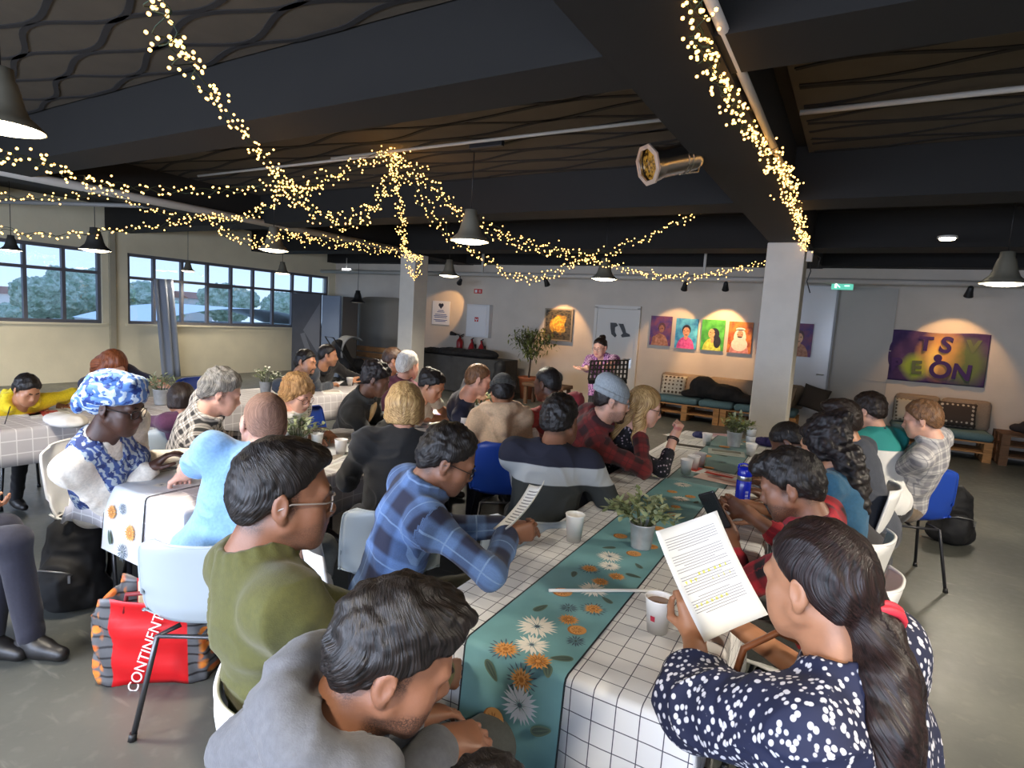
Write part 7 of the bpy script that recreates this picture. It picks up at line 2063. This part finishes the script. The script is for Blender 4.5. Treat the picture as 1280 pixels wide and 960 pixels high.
person('person in a beige hoodie and dark olive beanie seen from behind', (-2.104, 3.509, 1.130), (-2.06, 3.50), -38, -34, 16, k=.96, skin='tan', h=.008, hc=.009, hair=dict(style='short', mat=H_BLACK, t=.014, napez=-.095), top=dict(mat=plain('hoodie_beige', (216, 182, 146)), hood=1, thick=.018, fold=.009), bottom=bt(NAVYT), LH=dict(at=(-2.44, 3.50, .77), curl=(60, 60, 40)), RH=dict(at=(-2.20, 3.86, .77)), extra=cap_beanie(OLB, low=.02))
chair('b', (-2.04, 3.48), -38, 'blue shell chair under the person in the beige hoodie')
person('man in a navy t-shirt looking at the table beyond the middle plant', (-2.613, 3.966, 1.140), (-3.22, 4.36), 52, 48, 16, k=1.0, skin='fair', h=.007, hc=.010, stubble=.3, hair=dict(style='crop', mat=H_LBROWN, t=.007, amp=.003, sc=60, line=.066), top=dict(mat=plain('tee_navy', (28, 32, 54)), sleeve='short', fold=.007), bottom=bt(DARKT), LH=dict(at=(-3.04, 4.86, .78)), RH=dict(at=(-2.92, 4.52, .775), pole=(.3, -1, -.6)))
person('woman with pinned black hair in a white t-shirt looking at her hands', (-2.757, 3.546, 1.100), (-3.42, 3.98), 76, 74, 32, k=.96, sex='f', skin='tan', h=.007, hc=.010, hair=dict(style='short', mat=H_BLACK, t=.012, amp=.006, sc=50, add=[((0, -.09, .05), (.06, .05, .06))]), top=dict(mat=plain('tee_white', (226, 220, 204)), sleeve='short', fold=.007), bottom=bt(DARKT), LH=dict(at=(-2.94, 4.12, .775), dir=(.9, -.3, 0)), RH=dict(at=(-2.92, 3.96, .775), dir=(.9, .3, 0)))
person('person with short afro curls in a dark jacket with folded arms', (-3.085, 3.283, 1.130), (-3.50, 3.36), 62, 54, 22, k=1.0, skin='dark', h=.007, hc=.010, hair=dict(style='afro', mat=CURLM, t=.012, amp=.009, sc=40, line=.06), top=dict(mat=plain('jacket_dark', (38, 38, 36)), collar='shirt', fold=.009, thick=.018), bottom=bt(DARKT), LH=dict(at=(-3.02, 3.50, .80), dir=(.3, -.8, .2)), RH=dict(at=(-2.98, 3.32, .80), dir=(.2, .9, .2), pole=(.3, -1, -.5)),
       extra=lambda I: (lambda s: (s.ell(I['sp'](.80, 0, .105), V3(.045, .03, .12), np.array([I['rt2'], I['fw2'], I['spine']]), .02), I['part']('inner_shirt', s, .009, plain('inner_beige', (206, 172, 120)))))(Solid()))
chair('b', (-3.56, 3.34), 62, 'blue shell chair under the person with the dark jacket')
BWP = plaid('plaid_mono', (214, 206, 196), (40, 38, 38), (20, 20, 20), .055, .08, .5)
person('grey haired man in a black and white plaid shirt', (-3.143, 2.072, 1.120), (-3.58, 2.06), 26, 34, 22, k=1.02, skin='pink', h=.006, hc=.009, hair=dict(style='short', mat=H_GREY, t=.022, amp=.009, sc=34, line=.074), top=dict(mat=BWP, collar='shirt', fold=.008), bottom=bt(DARKT), LH=dict(at=(-3.22, 2.40, .78)), RH=dict(at=(-3.08, 2.26, .78)))
chair('g', (-3.60, 2.02), 26, 'grey shell chair under the grey haired man')
H_CB = H_CURLB
person('older woman with short blonde curls, glasses and a white scarf', (-3.021, 2.510, 1.090), (-3.48, 2.62), 82, 78, 24, k=.94, sex='f', skin='fair', h=.006, hc=.009, glasses=G_BRN, hair=dict(style='curls', mat=H_CB, amp=.010, sc=36), top=dict(mat=dots('blouse_check', (214, 210, 204), (60, 60, 66), 60, .3, (1, 1, 1), .1), fold=.006), bottom=bt(DARKT), LH=dict(at=(-3.06, 2.80, .785), dir=(.8, -.4, 0)), RH=dict(at=(-3.02, 2.60, .785), dir=(.8, .4, 0)),
       extra=combine(scarf(plain('scarf_white', (226, 220, 210))), vest(plain('cardigan_white', (222, 216, 206)))))
# ------ by the windows
person('boy in a bright yellow hoodie drawing at the window table', (-5.061, 1.845, 0.930), (-5.50, 1.96), 88, 82, 30, k=.74, skin='tan', h=.0055, hc=.009, seat_z=.42, hair=dict(style='short', mat=H_BLACK, t=.014, amp=.004, sc=50, line=.060), top=dict(mat=plain('hoodie_yellow', (220, 196, 24)), hood=1, fold=.008), bottom=bt(DARKT), LH=dict(at=(-5.319, 2.164, 0.775), dir=(.6, -.4, -.1), palm=(0, 0, -1), pole=(-.2, 1, .1)), RH=dict(at=(-5.241, 1.947, 0.775), dir=(.6, .5, -.1), palm=(0, 0, -1), pole=(0, -1, .1)))
chair('w', (-5.52, 1.96), 88, 'white shell chair under the boy in yellow')
person('red haired woman in a navy t-shirt bending her head over the window table', (-5.393, 2.572, 1.050), (-5.62, 2.72), 88, 84, 44, k=.98, sex='f', skin='fair', h=.007, hc=.010,
       hair=dict(style='long', mat=H_GINGER, amp=.005, sc=50, strand=1, locks=[([(-.07, .0, .02), (-.088, .03, -.08), (-.10, .02, -.18), (-.11, .0, -.26)], (.036, .036, .034, .02)), ([(.07, .0, .02), (.088, .03, -.08), (.10, .02, -.18), (.11, .0, -.26)], (.036, .036, .034, .02)), ([(0, -.085, 0), (.0, -.11, -.12), (0, -.13, -.22)], (.065, .07, .05))]),
       top=dict(mat=plain('tee_navy_dark', (34, 38, 64)), sleeve='short', fold=.007), bottom=bt(DARKT), LH=dict(at=(-5.12, 2.98, .78), pole=(-.2, 1.2, -.2)), RH=dict(at=(-5.06, 2.46, .78), pole=(-.2, -1.2, -.2)), wide=1.1)
person('child with a dark bob in a plum top seen from behind', (-3.909, 2.280, 0.970), (-4.18, 2.34), -76, -84, 12, k=.74, sex='f', skin='tan', h=.006, hc=.009, seat_z=.45, hair=dict(style='bob', mat=H_DKB, len=-.075, amp=.003, sc=60, strand=1), top=dict(mat=plain('top_plum', (84, 42, 72)), fold=.006), bottom=bt(DARKT), LH=dict(at=(-4.60, 2.14, .775), pole=(.2, -1, .1)), RH=dict(at=(-4.60, 2.52, .775), pole=(.2, 1, .1)))
chair('g', (-4.16, 2.34), -80, 'grey shell chair under the child with the dark bob')
person('man in a dark slate jumper resting his chin on his hand', (-4.747, 4.036, 1.080), (-5.62, 4.42), 72, 70, 8, -8, k=1.02, skin='tan', h=.007, hc=.010, stubble=.6, hair=dict(style='short', mat=H_BLACK, t=.012, amp=.004, sc=50, line=.066, beard=.7, bmat=H_BLACK), top=dict(mat=plain('jumper_slate', (60, 68, 80)), fold=.007), bottom=bt(DARKT), LH=dict(at=(-5.02, 4.62, .78)), RH=dict(at=(-5.095, 4.421, 0.921), dir=(-.2, -.1, 1), palm=(-1, 0, 0), curl=(50, 60, 40), pole=(1, -.6, -1)), wide=1.1)
person('man in a black jacket with a small white badge behind the chin resting man', (-5.181, 4.719, 1.100), (-5.72, 5.10), 62, 46, 6, k=1.0, skin='tan', h=.007, hc=.010, stubble=.6, hair=dict(style='crop', mat=H_BLACK, t=.008, amp=.003, sc=60), top=dict(mat=plain('jacket_black', (26, 26, 30)), collar='polo', fold=.007, thick=.018), bottom=bt(DARKT), LH=dict(at=(-5.20, 5.30, .78)), RH=dict(at=(-5.12, 5.02, .78)),
       extra=lambda I: (lambda b: (b.box(Vector(I['sp'](.74, .075, .148)-I['O']), (.05, .05, .03)), b.build('badge', mat('badge_white', (226, 226, 226), .6), I['root'])))(MB()))
person('white haired man in a maroon shirt seen from behind', (-3.438, 4.060, 1.170), (-3.60, 4.10), -22, 0, 8, k=1.02, skin='pink', h=.008, hc=.010, hair=dict(style='short', mat=H_WHITE, t=.016, amp=.005, sc=40), top=dict(mat=plain('shirt_maroon', (92, 40, 52)), collar='polo', fold=.007), bottom=bt(DARKT), wide=1.1, LH=dict(at=(-3.9, 4.5, .62)), RH=dict(at=(-3.5, 4.5, .62)))
chair('g', (-3.60, 4.08), -22, 'grey shell chair under the white haired man')
person('bearded man partly hidden behind the white haired man', (-4.057, 4.563, 1.150), (-4.40, 4.55), 38, 44, 8, k=1.0, skin='tan', h=.008, hc=.011, hair=dict(style='short', mat=H_BROWN, t=.012, beard=.9, bmat=H_BROWN), top=dict(mat=plain('shirt_rose', (104, 58, 64)), fold=.007), bottom=bt(DARKT))
# ------ standing speaker
PURP = swirl('dress_purple', (146, 74, 140), (206, 164, 200), (84, 40, 96), 34)
person('standing woman in a purple patterned tunic reading at the music stand', (-2.694, 6.750, 1.363), (-2.66, 6.86), 172, 186, 16, k=.95, sex='f', skin='fair', stand=True, h=.006, hc=.009, eyes=True, wide=1.12, belly=1.15,
       hair=dict(style='bun', mat=H_DKB, t=.010, amp=.004, sc=60, strand=1), glasses=G_GREY, top=dict(mat=PURP, sleeve='elbow', loose=1.2, vneck=.10, fold=.007, hem=-.30, skirt=.01), bottom=bt(DARKT), shoe=(30, 28, 28),
       LH=dict(at=(-2.397, 6.105, 1.145), dir=(.9, -.2, .0), palm=(0, 1, .2)), RH=dict(at=(-2.572, 5.992, 1.061), dir=(-.8, -.3, .0), palm=(0, -.3, 1), curl=(10, 15, 10), pole=(-.4, .6, -1)))
# ------ people cut by the frame at the left
kn = (-3.130, 1.209, 0.520)
person('person in dark navy trousers and black shoes cut by the left edge, holding a phone', (-3.40, .72, 1.22), (-3.52, .72), 42, 42, 20, k=1.0, skin='tan', h=.007, hc=.010, hair=dict(style='short', mat=H_BLACK, t=.012), top=dict(mat=plain('top_black_left', (30, 30, 34)), fold=.007), bottom=bt(NAVYT), shoe=(22, 20, 20), LH=dict(at=(-3.38, .94, .66)), RH=dict(at=(-3.22, 1.00, .64), palm=(0, 0, 1), dir=(.6, .7, .1)),
       knees=((-3.30, 1.09, .54), (-3.10, 1.06, .54)), feet=((-3.20, 1.00, .085), (-3.06, 1.10, .085)), leg_az=70)
chair('g', (-3.56, .70), 50, 'grey shell chair cut by the left edge under the person in navy trousers')
person('person with a pen reaching in from the left edge at the window table', (-4.42, .72, 1.12), (-4.34, .66), -30, -30, 20, k=.9, skin='dark', h=.007, hc=.011, hair=dict(style='short', mat=H_BLACK, t=.012), top=dict(mat=plain('top_dark_left', (50, 46, 52)), fold=.007), bottom=bt(DARKT), LH=dict(at=(-4.75, 1.02, .78)), RH=dict(at=(-4.562, 1.510, 0.785), dir=(-.1, .9, .1), palm=(-.3, 0, -1), curl=(45, 55, 35), thumb=.7))
o = MB().tube([(-4.515, 1.526, 0.800), (-4.564, 1.574, 0.900)], [.003, .004], 6).build('pencil', mat('pencil_dark', (44, 40, 44), .4)); tag(o, 'dark pencil in the hand at the left edge of the window table', 'pencil')
chair('g', (-4.32, .62), -30, 'grey shell chair under the person with the pen at the left')
chair('w', (.06, 3.96), -88, 'white shell chair under the man in the charcoal t-shirt')
chair('b', (-5.70, 3.60), 90, 'empty blue shell chair on the window side of the far table')
